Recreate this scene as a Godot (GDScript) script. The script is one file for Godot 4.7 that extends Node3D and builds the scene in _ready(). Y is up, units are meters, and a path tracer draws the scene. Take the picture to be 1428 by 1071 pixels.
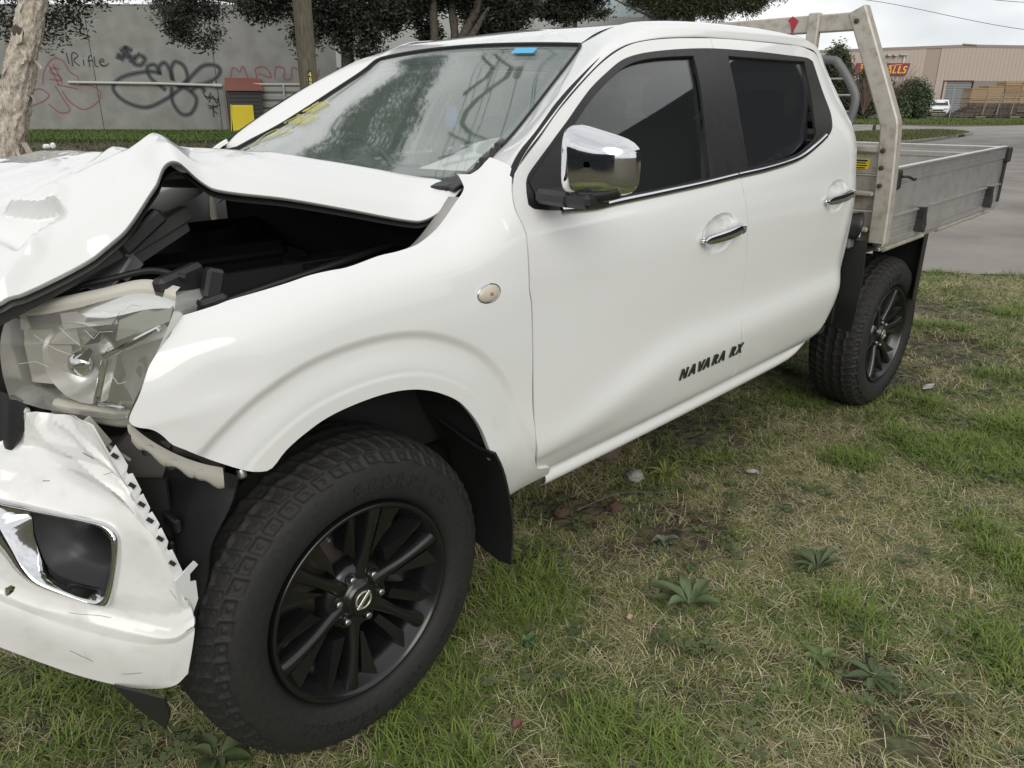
extends Node3D

# ---------------------------------------------------------------- mesh builder
class MB:
	var v := PackedVector3Array()
	var n := PackedVector3Array()
	var t := PackedVector2Array()
	var c := PackedColorArray()
	var ix := PackedInt32Array()
	var col := Color.WHITE
	func add(p: Vector3, nn: Vector3, uv := Vector2.ZERO) -> int:
		v.append(p); n.append(nn); t.append(uv); c.append(col)
		return v.size() - 1
	func tri_i(a: int, b: int, d: int) -> void:
		var g := (v[b] - v[a]).cross(v[d] - v[a])
		if g.dot(n[a] + n[b] + n[d]) > 0.0:
			ix.append(a); ix.append(d); ix.append(b)
		else:
			ix.append(a); ix.append(b); ix.append(d)
	func flat(a: Vector3, b: Vector3, d: Vector3, out: Vector3) -> void:
		var g := (b - a).cross(d - a)
		if g.length_squared() < 1e-16:
			return
		g = g.normalized()
		if g.dot(out) < 0.0:
			g = -g
		tri_i(add(a, g, Vector2(a.x, a.y)), add(b, g, Vector2(b.x, b.y)), add(d, g, Vector2(d.x, d.y)))
	func quad(a: Vector3, b: Vector3, d: Vector3, e: Vector3, out: Vector3) -> void:
		var g := (d - a).cross(e - b)
		if g.length_squared() < 1e-16:
			return
		g = g.normalized()
		if g.dot(out) < 0.0:
			g = -g
		var i := add(a, g, Vector2(0, 0))
		add(b, g, Vector2(1, 0)); add(d, g, Vector2(1, 1)); add(e, g, Vector2(0, 1))
		tri_i(i, i + 1, i + 2); tri_i(i, i + 2, i + 3)
	func box(at: Vector3, size: Vector3, bev := 0.0, ba := Basis.IDENTITY) -> void:
		var h := size * 0.5
		var b := minf(bev, minf(h.x, minf(h.y, h.z)) * 0.9)
		for ax in 3:
			var a1 := (ax + 1) % 3
			var a2 := (ax + 2) % 3
			for s in [-1.0, 1.0]:
				var q: Array[Vector3] = []
				for k in [[-1, -1], [1, -1], [1, 1], [-1, 1]]:
					var p := Vector3.ZERO
					p[ax] = s * h[ax]; p[a1] = k[0] * (h[a1] - b); p[a2] = k[1] * (h[a2] - b)
					q.append(at + ba * p)
				var o := Vector3.ZERO
				o[ax] = s
				quad(q[0], q[1], q[2], q[3], ba * o)
			if b > 0.0:
				for s1 in [-1.0, 1.0]:
					for s2 in [-1.0, 1.0]:
						var e: Array[Vector3] = []
						for k in [[-1.0, 0], [1.0, 0], [1.0, 1], [-1.0, 1]]:
							var p := Vector3.ZERO
							p[ax] = k[0] * (h[ax] - b)
							p[a1] = s1 * (h[a1] - (b if k[1] else 0.0))
							p[a2] = s2 * (h[a2] - (0.0 if k[1] else b))
							e.append(at + ba * p)
						var o := Vector3.ZERO
						o[a1] = s1; o[a2] = s2
						quad(e[0], e[1], e[2], e[3], ba * o)
		if b > 0.0:
			for sx in [-1.0, 1.0]:
				for sy in [-1.0, 1.0]:
					for sz in [-1.0, 1.0]:
						var g := Vector3(sx, sy, sz)
						flat(at + ba * (g * Vector3(h.x, h.y - b, h.z - b)), at + ba * (g * Vector3(h.x - b, h.y, h.z - b)), at + ba * (g * Vector3(h.x - b, h.y - b, h.z)), ba * g)
	func bar(a: Vector3, b: Vector3, w: float, d: float, bev := 0.0, up := Vector3.UP) -> void:
		var y := (b - a)
		var l := y.length()
		y /= l
		var x := up.cross(y)
		if x.length() < 0.01:
			x = Vector3.RIGHT.cross(y)
		x = x.normalized()
		box((a + b) * 0.5, Vector3(w, l, d), bev, Basis(x, y, x.cross(y)))
	func grid(pts: Array, nu: int, nv: int, out: Vector3, closed_u := false) -> void:
		# pts flat, nu along first index, nv along second; normals by difference
		var base := v.size()
		for i in nu:
			for j in nv:
				var i0 := (i - 1 + nu) % nu if closed_u else maxi(i - 1, 0)
				var i1 := (i + 1) % nu if closed_u else mini(i + 1, nu - 1)
				var du: Vector3 = pts[i1 * nv + j] - pts[i0 * nv + j]
				var dv: Vector3 = pts[i * nv + mini(j + 1, nv - 1)] - pts[i * nv + maxi(j - 1, 0)]
				var g := du.cross(dv).normalized()
				add(pts[i * nv + j], g, Vector2(float(i) / (nu - 1), float(j) / (nv - 1)))
		# one orientation for the whole sheet
		if out != Vector3.ZERO:
			var s := 0.0
			for k in range(base, v.size()):
				s += n[k].dot(out)
			if s < 0.0:
				for k in range(base, v.size()):
					n[k] = -n[k]
		for i in (nu if closed_u else nu - 1):
			var i1 := (i + 1) % nu
			for j in nv - 1:
				var a := base + i * nv + j
				var b := base + i1 * nv + j
				tri_i(a, b, b + 1); tri_i(a, b + 1, a + 1)
	func tube(path: Array, r, sides := 10, cap := true, sq := 0.0) -> void:
		var m := path.size()
		var base := v.size()
		var up := Vector3.UP
		var d0: Vector3 = (path[1] - path[0]).normalized()
		if absf(d0.dot(up)) > 0.95:
			up = Vector3.RIGHT
		var x := d0.cross(up).normalized()
		for i in m:
			var d: Vector3 = (path[mini(i + 1, m - 1)] - path[maxi(i - 1, 0)]).normalized()
			x = (x - d * x.dot(d)).normalized()
			var y := d.cross(x)
			var rr: float = r[i] if r is Array or r is PackedFloat32Array else r
			for k in sides:
				var a := TAU * (k + 0.5) / sides
				var o := x * cos(a) + y * sin(a)
				var f := 1.0
				if sq > 0.0:
					f = minf(1.0 / maxf(absf(cos(a)), absf(sin(a))), 1.0 + sq)
				add(path[i] + o * rr * f, o, Vector2(float(k) / sides, i * 0.1))
		for i in m - 1:
			for k in sides:
				var a := base + i * sides + k
				var b := base + i * sides + (k + 1) % sides
				tri_i(a, b, b + sides); tri_i(a, b + sides, a + sides)
		if cap:
			for e in [0, m - 1]:
				var d: Vector3 = (path[0] - path[1]).normalized() if e == 0 else (path[m - 1] - path[m - 2]).normalized()
				var ce := add(path[e], d)
				var ring := []
				for k in sides:
					ring.append(add(v[base + e * sides + k], d))
				for k in sides:
					tri_i(ce, ring[k], ring[(k + 1) % sides])
	func lathe(prof: Array, segs: int, axis_at := Vector3.ZERO, ba := Basis.IDENTITY, a0 := 0.0, a1 := TAU) -> void:
		# profile of Vector2(radius, along z)
		var base := v.size()
		var m := prof.size()
		var full := a1 - a0 > TAU - 0.001
		for i in segs + 1:
			var a := a0 + (a1 - a0) * i / segs
			for j in m:
				var p: Vector2 = prof[j]
				var d: Vector2 = prof[mini(j + 1, m - 1)] - prof[maxi(j - 1, 0)]
				var nn := Vector2(-d.y, d.x).normalized()
				var e := Vector3(cos(a), sin(a), 0)
				add(axis_at + ba * (e * p.x + Vector3(0, 0, p.y)), (ba * (e * -nn.x + Vector3(0, 0, -nn.y))).normalized(), Vector2(float(i) / segs, float(j) / m))
		for i in segs:
			for j in m - 1:
				var a := base + i * m + j
				tri_i(a, a + 1, a + m + 1); tri_i(a, a + m + 1, a + m)
	func prism(poly: Array, d0: float, d1: float, xf := Transform3D.IDENTITY) -> void:
		# polygon of Vector2 in the x-y plane of xf, from z=d0 to z=d1
		var pk := PackedVector2Array(poly)
		var tr := Geometry2D.triangulate_polygon(pk)
		var fz := xf.basis.z.normalized() * signf(d1 - d0)
		for s in 2:
			var z := d1 if s == 0 else d0
			var o := fz if s == 0 else -fz
			var base := v.size()
			for p in pk:
				add(xf * Vector3(p.x, p.y, z), o, p)
			for k in range(0, tr.size(), 3):
				tri_i(base + tr[k], base + tr[k + 1], base + tr[k + 2])
		var area := 0.0
		for k in pk.size():
			area += pk[k].cross(pk[(k + 1) % pk.size()])
		for k in pk.size():
			var a := pk[k]
			var b := pk[(k + 1) % pk.size()]
			var e := (b - a).normalized()
			var o2 := Vector2(e.y, -e.x) * signf(area)
			quad(xf * Vector3(a.x, a.y, d0), xf * Vector3(b.x, b.y, d0), xf * Vector3(b.x, b.y, d1), xf * Vector3(a.x, a.y, d1), xf.basis * Vector3(o2.x, o2.y, 0))
	func text(s: String, size: float, depth: float, xf: Transform3D, font := "Droid Sans", weight := 400, skew := 0.0) -> void:
		var tm := TextMesh.new()
		var f := SystemFont.new()
		f.font_names = PackedStringArray([font])
		f.font_weight = weight
		tm.font = f
		tm.text = s
		tm.font_size = 64
		tm.pixel_size = size / 46.0
		tm.depth = depth
		tm.curve_step = 1.0
		var b := Basis.IDENTITY
		b.y = Vector3(skew, 1, 0)
		join(tm, xf * Transform3D(b, Vector3.ZERO))
	func join(m: Mesh, xf := Transform3D.IDENTITY) -> void:
		for s in m.get_surface_count():
			var a := m.surface_get_arrays(s)
			var base := v.size()
			var pv: PackedVector3Array = a[Mesh.ARRAY_VERTEX]
			var pn: PackedVector3Array = a[Mesh.ARRAY_NORMAL]
			for k in pv.size():
				add(xf * pv[k], (xf.basis * pn[k]).normalized())
			var pi: PackedInt32Array = a[Mesh.ARRAY_INDEX] if a[Mesh.ARRAY_INDEX] != null else PackedInt32Array(range(pv.size()))
			for k in range(0, pi.size() - 2, 3):
				tri_i(base + pi[k], base + pi[k + 1], base + pi[k + 2])
	func outward(c: Vector3) -> void:
		for k in v.size():
			if n[k].dot(v[k] - c) < 0.0:
				n[k] = -n[k]
		rewind()
	func rewind() -> void:
		var w := ix
		ix = PackedInt32Array()
		for k in range(0, w.size(), 3):
			tri_i(w[k], w[k + 1], w[k + 2])
	func mirrored() -> MB:
		var o := MB.new()
		o.v = v.duplicate(); o.n = n.duplicate(); o.t = t.duplicate(); o.c = c.duplicate(); o.ix = ix.duplicate()
		for k in o.v.size():
			o.v[k].z = -o.v[k].z
			o.n[k].z = -o.n[k].z
		for k in range(0, o.ix.size(), 3):
			var w := o.ix[k + 1]
			o.ix[k + 1] = o.ix[k + 2]
			o.ix[k + 2] = w
		return o
	func mesh() -> ArrayMesh:
		var a := []
		a.resize(Mesh.ARRAY_MAX)
		a[Mesh.ARRAY_VERTEX] = v
		a[Mesh.ARRAY_NORMAL] = n
		a[Mesh.ARRAY_TEX_UV] = t
		a[Mesh.ARRAY_COLOR] = c
		a[Mesh.ARRAY_INDEX] = ix
		var m := ArrayMesh.new()
		m.add_surface_from_arrays(Mesh.PRIMITIVE_TRIANGLES, a)
		return m

# ---------------------------------------------------------------- object helpers
func thing(called: String, label: String, category: String, at := Vector3.ZERO, group := "", turn := 0.0) -> Node3D:
	var o := Node3D.new()
	o.name = called
	add_child(o, true)
	o.position = at
	o.rotation.y = turn
	return tag(o, label, category, group)

func tag(o: Node, label: String, category: String, group := "", kind := "") -> Node:
	o.set_meta("label", label)
	if category: o.set_meta("category", category)
	if group: o.set_meta("group", group)
	if kind: o.set_meta("kind", kind)
	return o

func put(called: String, b, m: Material, parent: Node = self, label := "") -> MeshInstance3D:
	var o := MeshInstance3D.new()
	o.name = called
	o.mesh = b.mesh() if b is MB else b
	o.material_override = m
	parent.add_child(o, true)
	if label: o.set_meta("label", label)
	return o

func struct(called: String, b, m: Material, label := "") -> MeshInstance3D:
	var o := put(called, b, m, self, label)
	o.set_meta("kind", "structure")
	return o

func scatter(called: String, m: Mesh, mat: Material, xf: Array, tint: Array, parent: Node = self) -> MultiMeshInstance3D:
	var mm := MultiMesh.new()
	mm.transform_format = MultiMesh.TRANSFORM_3D
	mm.use_colors = true
	mm.mesh = m
	mm.instance_count = xf.size()
	for i in xf.size():
		mm.set_instance_transform(i, xf[i])
		mm.set_instance_color(i, tint[i])
	var o := MultiMeshInstance3D.new()
	o.name = called
	o.multimesh = mm
	o.material_override = mat
	parent.add_child(o, true)
	o.set_meta("kind", "stuff")
	return o

# ---------------------------------------------------------------- curves and sheets
func crv(p: Array, t: float) -> Vector3:
	var n := p.size()
	var i := int(clampf(floorf(t), 0, n - 2))
	var f := t - i
	var p1: Vector3 = p[i]
	var p2: Vector3 = p[i + 1]
	var p0: Vector3 = p[i - 1] if i > 0 else p1 * 2.0 - p2
	var p3: Vector3 = p[i + 2] if i + 2 < n else p2 * 2.0 - p1
	return 0.5 * (p1 * 2.0 + (p2 - p0) * f + (p0 * 2.0 - p1 * 5.0 + p2 * 4.0 - p3) * f * f + (p1 * 3.0 - p0 - p2 * 3.0 + p3) * f * f * f)

func curve(p: Array, n: int) -> Array:
	var o := []
	for i in n + 1:
		o.append(crv(p, float(i) / n * (p.size() - 1)))
	return o

func pts3(a: Array) -> Array:
	var o := []
	for i in range(0, a.size(), 3):
		o.append(Vector3(a[i], a[i + 1], a[i + 2]))
	return o

func sheet_pts(rows: Array, nu: int, nv: int, fold := 0.0) -> Array:
	# rows of Vector3; bicubic; nu samples along rows' index, nv along each row
	var mid := []
	for r in rows:
		mid.append(curve(r, nv - 1))
	var o := []
	for i in nu:
		var t := float(i) / (nu - 1) * (rows.size() - 1)
		for j in nv:
			var colm := []
			for r in mid:
				colm.append(r[j])
			var q := crv(colm, t)
			if fold > 0.0:
				var i0 := int(clampf(floorf(t), 0, rows.size() - 2))
				q = q.lerp(colm[i0].lerp(colm[i0 + 1], t - i0), fold)
			o.append(q)
	return o

func sheet(rows: Array, nu: int, nv: int, out: Vector3, thick := 0.0) -> MB:
	var b := MB.new()
	var p := sheet_pts(rows, nu, nv)
	b.grid(p, nu, nv, out)
	if thick > 0.0:
		var q := []
		for k in p.size():
			q.append(p[k] - b.n[k] * thick)
		var nn := b.n.duplicate()
		b.grid(q, nu, nv, -out)
		var rim := []
		for i in nu: rim.append(i * nv)
		for j in range(1, nv): rim.append((nu - 1) * nv + j)
		for i in range(nu - 2, -1, -1): rim.append(i * nv + nv - 1)
		for j in range(nv - 2, -1, -1): rim.append(j)
		var ce := Vector3.ZERO
		for k in p: ce += k
		ce /= p.size()
		for k in rim.size() - 1:
			b.quad(p[rim[k]], p[rim[k + 1]], q[rim[k + 1]], q[rim[k]], p[rim[k]] - ce)
	return b

func ring2(a: Array, vs: float, step: float) -> PackedVector2Array:
	# closed outline of flat (u,v) numbers, smoothed where it bends gently
	var p := PackedVector2Array()
	for i in range(0, a.size(), 2):
		p.append(Vector2(a[i], a[i + 1] * vs))
	var n := p.size()
	var soft := []
	for i in n:
		var d0 := (p[i] - p[(i - 1 + n) % n]).normalized()
		var d1 := (p[(i + 1) % n] - p[i]).normalized()
		soft.append(d0.dot(d1) > 0.72)
	var o := PackedVector2Array()
	for i in n:
		var a1 := p[i]
		var a2 := p[(i + 1) % n]
		var l := a1.distance_to(a2)
		var t1 := (a2 - a1)
		var t2 := (a2 - a1)
		if soft[i]:
			var w: Vector2 = (a2 - p[(i - 1 + n) % n]).normalized()
			t1 = w * l
		if soft[(i + 1) % n]:
			var w: Vector2 = (p[(i + 2) % n] - a1).normalized()
			t2 = w * l
		var k := maxi(1, int(ceil(l / step)))
		for j in k:
			var f := float(j) / k
			var f2 := f * f
			var f3 := f2 * f
			o.append(a1 * (2 * f3 - 3 * f2 + 1) + t1 * (f3 - 2 * f2 + f) + a2 * (3 * f2 - 2 * f3) + t2 * (f3 - f2))
	return o

func near_edge(p: Vector2, rings: Array, d: float) -> bool:
	for r in rings:
		for q in r:
			if p.distance_squared_to(q) < d * d:
				return true
	return false

func inset(p: PackedVector2Array, d: float) -> PackedVector2Array:
	var o := PackedVector2Array()
	var n := p.size()
	var area := 0.0
	for k in n:
		area += p[k].cross(p[(k + 1) % n])
	for k in n:
		var e := (p[(k + 1) % n] - p[(k - 1 + n) % n]).normalized()
		o.append(p[k] + Vector2(-e.y, e.x) * d * signf(area))
	return o

func panel(S: Callable, ol: Array, holes: Array, step := 0.03, vs := 0.12, depth := 0.014, lift := 0.0, out := Vector3(0, 0, 1), gap := 0.0, feat := PackedVector2Array()) -> MB:
	var rings := [ring2(ol, vs, step * 0.7)]
	if gap != 0.0:
		rings[0] = inset(rings[0], gap)
	for h in holes:
		rings.append(ring2(h, vs, step * 0.6))
	var bb := Rect2(rings[0][0], Vector2.ZERO)
	for q in rings[0]:
		bb = bb.expand(q)
	var pts := PackedVector2Array()
	for r in rings:
		pts.append_array(r)
	var fkeep := PackedVector2Array()
	for p in feat:
		if Geometry2D.is_point_in_polygon(p, rings[0]) and not near_edge(p, rings, step * 0.35):
			pts.append(p)
			fkeep.append(p)
	var j := 0
	var y := bb.position.y + step * 0.5
	while y < bb.end.y:
		var x := bb.position.x + step * (0.5 if j % 2 else 0.0)
		while x < bb.end.x:
			var p := Vector2(x, y)
			var ok := Geometry2D.is_point_in_polygon(p, rings[0])
			for k in range(1, rings.size()):
				ok = ok and not Geometry2D.is_point_in_polygon(p, rings[k])
			if ok and not near_edge(p, rings, step * 0.5) and (fkeep.is_empty() or not near_edge(p, [fkeep], step * 0.55)):
				pts.append(p)
			x += step
		y += step * 0.87
		j += 1
	var b := MB.new()
	var h := 0.002
	for p in pts:
		var q: Vector3 = S.call(p.x, p.y / vs)
		var du: Vector3 = S.call(p.x + h, p.y / vs) - S.call(p.x - h, p.y / vs)
		var dv: Vector3 = S.call(p.x, (p.y + h) / vs) - S.call(p.x, (p.y - h) / vs)
		var nn := du.cross(dv).normalized()
		if nn.dot(out) < 0.0:
			nn = -nn
		b.add(q + nn * lift, nn, p)
	var tr := Geometry2D.triangulate_delaunay(pts)
	for k in range(0, tr.size(), 3):
		var ce := (pts[tr[k]] + pts[tr[k + 1]] + pts[tr[k + 2]]) / 3.0
		var ok := Geometry2D.is_point_in_polygon(ce, rings[0])
		for m in range(1, rings.size()):
			ok = ok and not Geometry2D.is_point_in_polygon(ce, rings[m])
		if ok:
			b.tri_i(tr[k], tr[k + 1], tr[k + 2])
	if depth > 0.0:
		var at := 0
		for r in rings:
			var m: int = r.size()
			var base := b.v.size()
			for k in m:
				var i0 := at + k
				var e := b.v[at + (k + 1) % m] - b.v[at + (k - 1 + m) % m]
				var o := e.cross(b.n[i0]).normalized()
				var q := b.v[i0] + b.n[i0] * -depth
				# away from the sheet: probe in the plane of the outline
				var probe: Vector2 = pts[i0] + Vector2(o.dot((S.call(pts[i0].x + h, pts[i0].y / vs) - S.call(pts[i0].x, pts[i0].y / vs)) / h), o.dot((S.call(pts[i0].x, (pts[i0].y + h) / vs) - S.call(pts[i0].x, pts[i0].y / vs)) / h)).normalized() * 0.004
				var inside := Geometry2D.is_point_in_polygon(probe, rings[0])
				if inside and r != rings[0] and Geometry2D.is_point_in_polygon(probe, r):
					inside = false
				if inside:
					o = -o
				b.add(b.v[i0], (o + b.n[i0] * 0.6).normalized())
				b.add(b.v[i0] - b.n[i0] * 0.004 + o * 0.0012, o)
				b.add(q, o)
			for k in m:
				var a := base + k * 3
				var d := base + ((k + 1) % m) * 3
				for w in 2:
					b.tri_i(a + w, d + w, d + w + 1); b.tri_i(a + w, d + w + 1, a + w + 1)
			at += m
	return b

# ---------------------------------------------------------------- materials
func mat(c: Color, rough := 0.6, metal := 0.0) -> StandardMaterial3D:
	var m := StandardMaterial3D.new()
	m.albedo_color = c.linear_to_srgb()
	m.roughness = rough
	m.metallic = metal
	return m

func noise_tex(sz: int, freq: float, seed_: int, ramp: Array, oct := 5, type := FastNoiseLite.TYPE_SIMPLEX_SMOOTH, normal := 0.0) -> NoiseTexture2D:
	var nz := FastNoiseLite.new()
	nz.seed = seed_
	nz.frequency = freq
	nz.fractal_octaves = oct
	nz.noise_type = type
	var tx := NoiseTexture2D.new()
	tx.width = sz
	tx.height = sz
	tx.seamless = true
	tx.noise = nz
	if normal > 0.0:
		tx.as_normal_map = true
		tx.bump_strength = normal
	elif ramp.size():
		var g := Gradient.new()
		g.offsets = PackedFloat32Array()
		g.colors = PackedColorArray()
		var offs := PackedFloat32Array()
		var cols := PackedColorArray()
		for k in range(0, ramp.size(), 2):
			offs.append(ramp[k])
			cols.append(ramp[k + 1])
		g.offsets = offs
		g.colors = cols
		tx.color_ramp = g
	return tx

func tri_tex(m: StandardMaterial3D, sc: float, world := true) -> StandardMaterial3D:
	m.uv1_triplanar = true
	m.uv1_world_triplanar = world
	m.uv1_scale = Vector3.ONE * sc
	return m

func L(r: float, g: float, b: float) -> Color:
	return Color(r, g, b).linear_to_srgb()

# ---------------------------------------------------------------- the truck's body surfaces
const RAKE := 0.024
const LIP := [0.484,0.447,0.379,0.644,0.342,0.729,0.288,0.800,0.229,0.843,0.155,0.876,0.081,0.889,-0.001,0.888,-0.078,0.876,-0.133,0.855,-0.169,0.833,-0.211,0.800]
const FENDER := [0.591,1.647,0.54,3.443,0.528,4.614,0.518,5.541,0.511,5.755,0.516,6.75,0.518,6.939,0.515,7.143,0.509,7.578,0.521,7.992,0.541,8.378,0.559,8.704,0.55,9.167,0.544,9.531,0.524,9.484,0.496,9.416,0.478,9.493,0.465,9.96,0.448,9.468,0.434,9.178,0.391,8.945,0.299,8.371,0.231,7.977,0.172,7.879,0.121,7.882,0.029,7.76,-0.046,7.869,-0.096,7.881,-0.169,7.927,-0.213,7.949,-0.232,7.921,-0.292,7.904,-0.304,7.915,-0.312,7.816,-0.325,7.543,-0.347,7.316,-0.375,6.983,-0.383,6.847,-0.401,6.508,-0.423,6.151,-0.424,5.978,-0.372,4.939,-0.348,4.784,-0.297,4.548,-0.211,4.323,-0.169,4.495,-0.133,4.608,-0.078,4.726,-0.001,4.79,0.081,4.787,0.155,4.7,0.229,4.51,0.288,4.26,0.342,3.798,0.379,3.131,0.484,0.597,0.68,0.571,0.661,1.181]
const FDOOR := [0.603,1.655,0.557,3.983,0.545,4.622,0.533,5.286,0.524,5.557,0.522,6.948,0.528,7.504,0.529,7.855,0.519,8.117,0.524,8.275,0.537,8.368,0.552,8.456,0.596,8.564,0.68,8.749,0.788,9.032,0.895,9.342,1.019,9.719,1.113,9.991,1.203,10.222,1.335,10.457,1.459,10.604,1.638,10.726,1.624,10.071,1.591,9.386,1.553,8.739,1.522,8.281,1.514,7.946,1.527,7.826,1.54,6.986,1.553,6.162,1.577,5.265,1.596,4.577,1.605,4.094,1.6,3.156,1.636,2.511,1.66,2.034,1.652,1.512,1.466,1.347,1.054,1.191,0.842,1.171,0.673,1.189]
const RDOOR := [1.652,1.512,1.66,2.034,1.636,2.511,1.6,3.156,1.605,4.094,1.596,4.577,1.577,5.265,1.553,6.162,1.54,6.986,1.527,7.826,1.514,7.946,1.522,8.281,1.553,8.739,1.591,9.386,1.624,10.071,1.638,10.726,1.774,10.741,1.959,10.688,2.208,10.59,2.282,10.56,2.375,10.273,2.41,10.12,2.445,9.6,2.465,9,2.478,8.4,2.485,7.7,2.485,6.9,2.485,6,2.482,5,2.475,4,2.455,3,2.42,2.2,2.37,1.55,2.3,1.1,2.003,1.323]
const FWIN := [0.571,8.258,0.578,8.343,0.592,8.407,0.634,8.503,0.713,8.672,0.804,8.883,0.917,9.222,1.011,9.477,1.108,9.73,1.196,9.867,1.309,9.969,1.431,10.047,1.534,10.096,1.625,10.122,1.591,9.386,1.553,8.739,1.522,8.281,1.517,7.976,1.316,7.947,1.092,7.961,0.887,7.997,0.762,8.004,0.676,8.026,0.582,8.1,0.567,8.149]
const RWIN := [1.628,10.122,1.705,10.117,1.926,10.077,2.169,9.99,2.314,9.931,2.349,9.838,2.343,9.256,2.329,8.723,2.284,8.363,2.24,8.202,2.201,8.142,2.081,8.067,1.944,7.949,1.765,7.959,1.59,7.957,1.519,7.95,1.522,8.281,1.553,8.739,1.591,9.386]
const FGLASS := [0.589,8.177,0.593,8.3,0.617,8.387,0.712,8.605,0.815,8.823,0.931,9.149,1.024,9.401,1.119,9.626,1.206,9.746,1.335,9.829,1.488,9.878,1.466,9.318,1.427,8.761,1.394,8.378,1.369,8.005,1.095,8.012,0.89,8.037,0.765,8.04,0.681,8.064]
const RGLASS := [1.703,9.912,1.924,9.875,2.277,9.83,2.234,9.091,2.147,8.413,2.128,8.247,2.085,8.148,1.95,8.009,1.77,8.016,1.594,8.006,1.62,8.487,1.664,9.118]
const STRIPF := [0.675,8.013,0.797,7.944,0.893,7.946,1.089,7.926,1.313,7.906,1.516,7.911]
const STRIPR := [1.523,7.91,1.695,7.9,1.875,7.894,1.987,7.923,2.109,8.046,2.196,8.154]
const WSEDGE := [0.518,1.295,0.685,0.607,1.34,0.665,0.708,1.388,0.64,0.816,1.45,0.61,0.94,1.525,0.575,1.05,1.592,0.545,1.102,1.63,0.533,1.125,1.643,0.515]
const GUT := [0.537,1.295,0.825,0.596,1.352,0.805,0.68,1.406,0.785,0.788,1.475,0.757,0.895,1.533,0.73,1.019,1.591,0.699,1.113,1.626,0.681,1.203,1.648,0.67,1.335,1.666,0.662,1.459,1.676,0.658,1.638,1.685,0.654,1.959,1.691,0.653,2.208,1.693,0.653,2.34,1.689,0.656,2.43,1.668,0.666,2.47,1.574,0.71,2.49,1.465,0.773,2.5,1.362,0.839,2.5,1.199,0.868,2.5,1.075,0.875,2.49,0.845,0.865,2.44,0.574,0.857]

func prof(k: Array, t: float) -> Vector2:
	var n := k.size()
	var i := int(clampf(floorf(t), 0, n - 2))
	var f := t - i
	var p1: Vector2 = k[i]
	var p2: Vector2 = k[i + 1]
	var p0: Vector2 = k[i - 1] if i > 0 else p1 * 2.0 - p2
	var p3: Vector2 = k[i + 2] if i + 2 < n else p2 * 2.0 - p1
	return 0.5 * (p1 * 2.0 + (p2 - p0) * f + (p0 * 2.0 - p1 * 5.0 + p2 * 4.0 - p3) * f * f + (p1 * 3.0 - p0 - p2 * 3.0 + p3) * f * f * f)

func cab(x: float, v: float) -> Vector3:
	var plan := 1.0 - 0.012 * pow((1.5 - x) / 1.0, 2) if x < 1.5 else 1.0 - 0.012 * pow((x - 1.5) / 0.9, 2)
	if x > 2.38:
		plan -= 1.3 * (x - 2.38) * (x - 2.38)
	var belt := 1.2 + 0.04 * maxf(x - 0.7, 0.0) + 0.03 * smoothstep(1.7, 2.3, x)
	var ca := smoothstep(0.55, 1.1, x)
	var cy := 0.665 - 0.10 * (1.0 - smoothstep(0.55, 1.3, x))
	var k := [Vector2(0.40, 0.800), Vector2(0.455, 0.842), Vector2(0.515, 0.874 - 0.002 * ca), Vector2(cy, 0.895 + 0.010 * ca), Vector2(cy + 0.10 + 0.02 * ca, 0.8955 - 0.0035 * ca), Vector2(0.95, 0.902), Vector2(1.07, 0.906), Vector2(1.15, 0.896), Vector2(belt, 0.868), Vector2(1.45, 0.765), Vector2(1.60, 0.682), Vector2(1.66, 0.645), Vector2(1.72, 0.605)]
	var q := prof(k, v)
	return Vector3(x, q.x + RAKE * x, q.y * plan)

func pane(x: float, v: float) -> Vector3:
	# window glass: the side's line, but one even curve from belt to roof
	var p := cab(x, v)
	var y := p.y - RAKE * x
	var plan := 1.0 - 0.012 * pow(x - 1.5, 2)
	return Vector3(x, p.y, (0.8708 - 0.411 * (y - 1.21) - 0.19 * (y - 1.21) * (y - 1.21)) * plan)

const CUPS := [[1.387, 1.087], [2.262, 1.136]]

func cup_ring(h: Array, f: float) -> Array:
	# tilted ellipse round a handle in (x, v) of the side
	var o := []
	for i in 28:
		var a := TAU * i / 28
		var x: float = h[0] + (cos(a) * 0.108 - sin(a) * 0.010) * f
		var y: float = h[1] + (sin(a) * 0.062 + cos(a) * 0.014) * f
		o.append(x); o.append(side_v(x, y))
	return o

func side_v(x: float, y: float) -> float:
	var lo := 0.0
	var hi := 12.0
	for k in 22:
		var m := (lo + hi) * 0.5
		if cab(x, m).y < y: lo = m
		else: hi = m
	return lo

func cup_mesh(h: Array) -> MB:
	# shallow dish with a round finger bowl behind the handle
	var b := MB.new()
	var pts := []
	for j in 16:
		var f := 1.0 - j / 15.0
		var rg := cup_ring(h, maxf(f, 0.004))
		for i in range(0, 56, 2):
			var p := cab(rg[i], rg[i + 1])
			var d := 0.008 * smoothstep(1.0, 0.86, f)
			var e := Vector2(p.x - h[0] + 0.012, p.y - h[1]).length() / 0.054
			d += 0.020 * sqrt(clampf(1.0 - e * e, 0.0, 1.0)) if e < 1.0 else 0.0
			pts.append(p - Vector3(0, 0, d))
	# around x rings: close the loop by repeating the first column
	var q := []
	for j in 16:
		for i in 29:
			q.append(pts[j * 28 + i % 28])
	b.grid(q, 16, 29, Vector3(0, 0, 1))
	for k in b.n.size():
		if b.n[k].z < 0: b.n[k] = -b.n[k]
	b.rewind()
	return b

var lip_curve: Array[Vector2] = []

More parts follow.
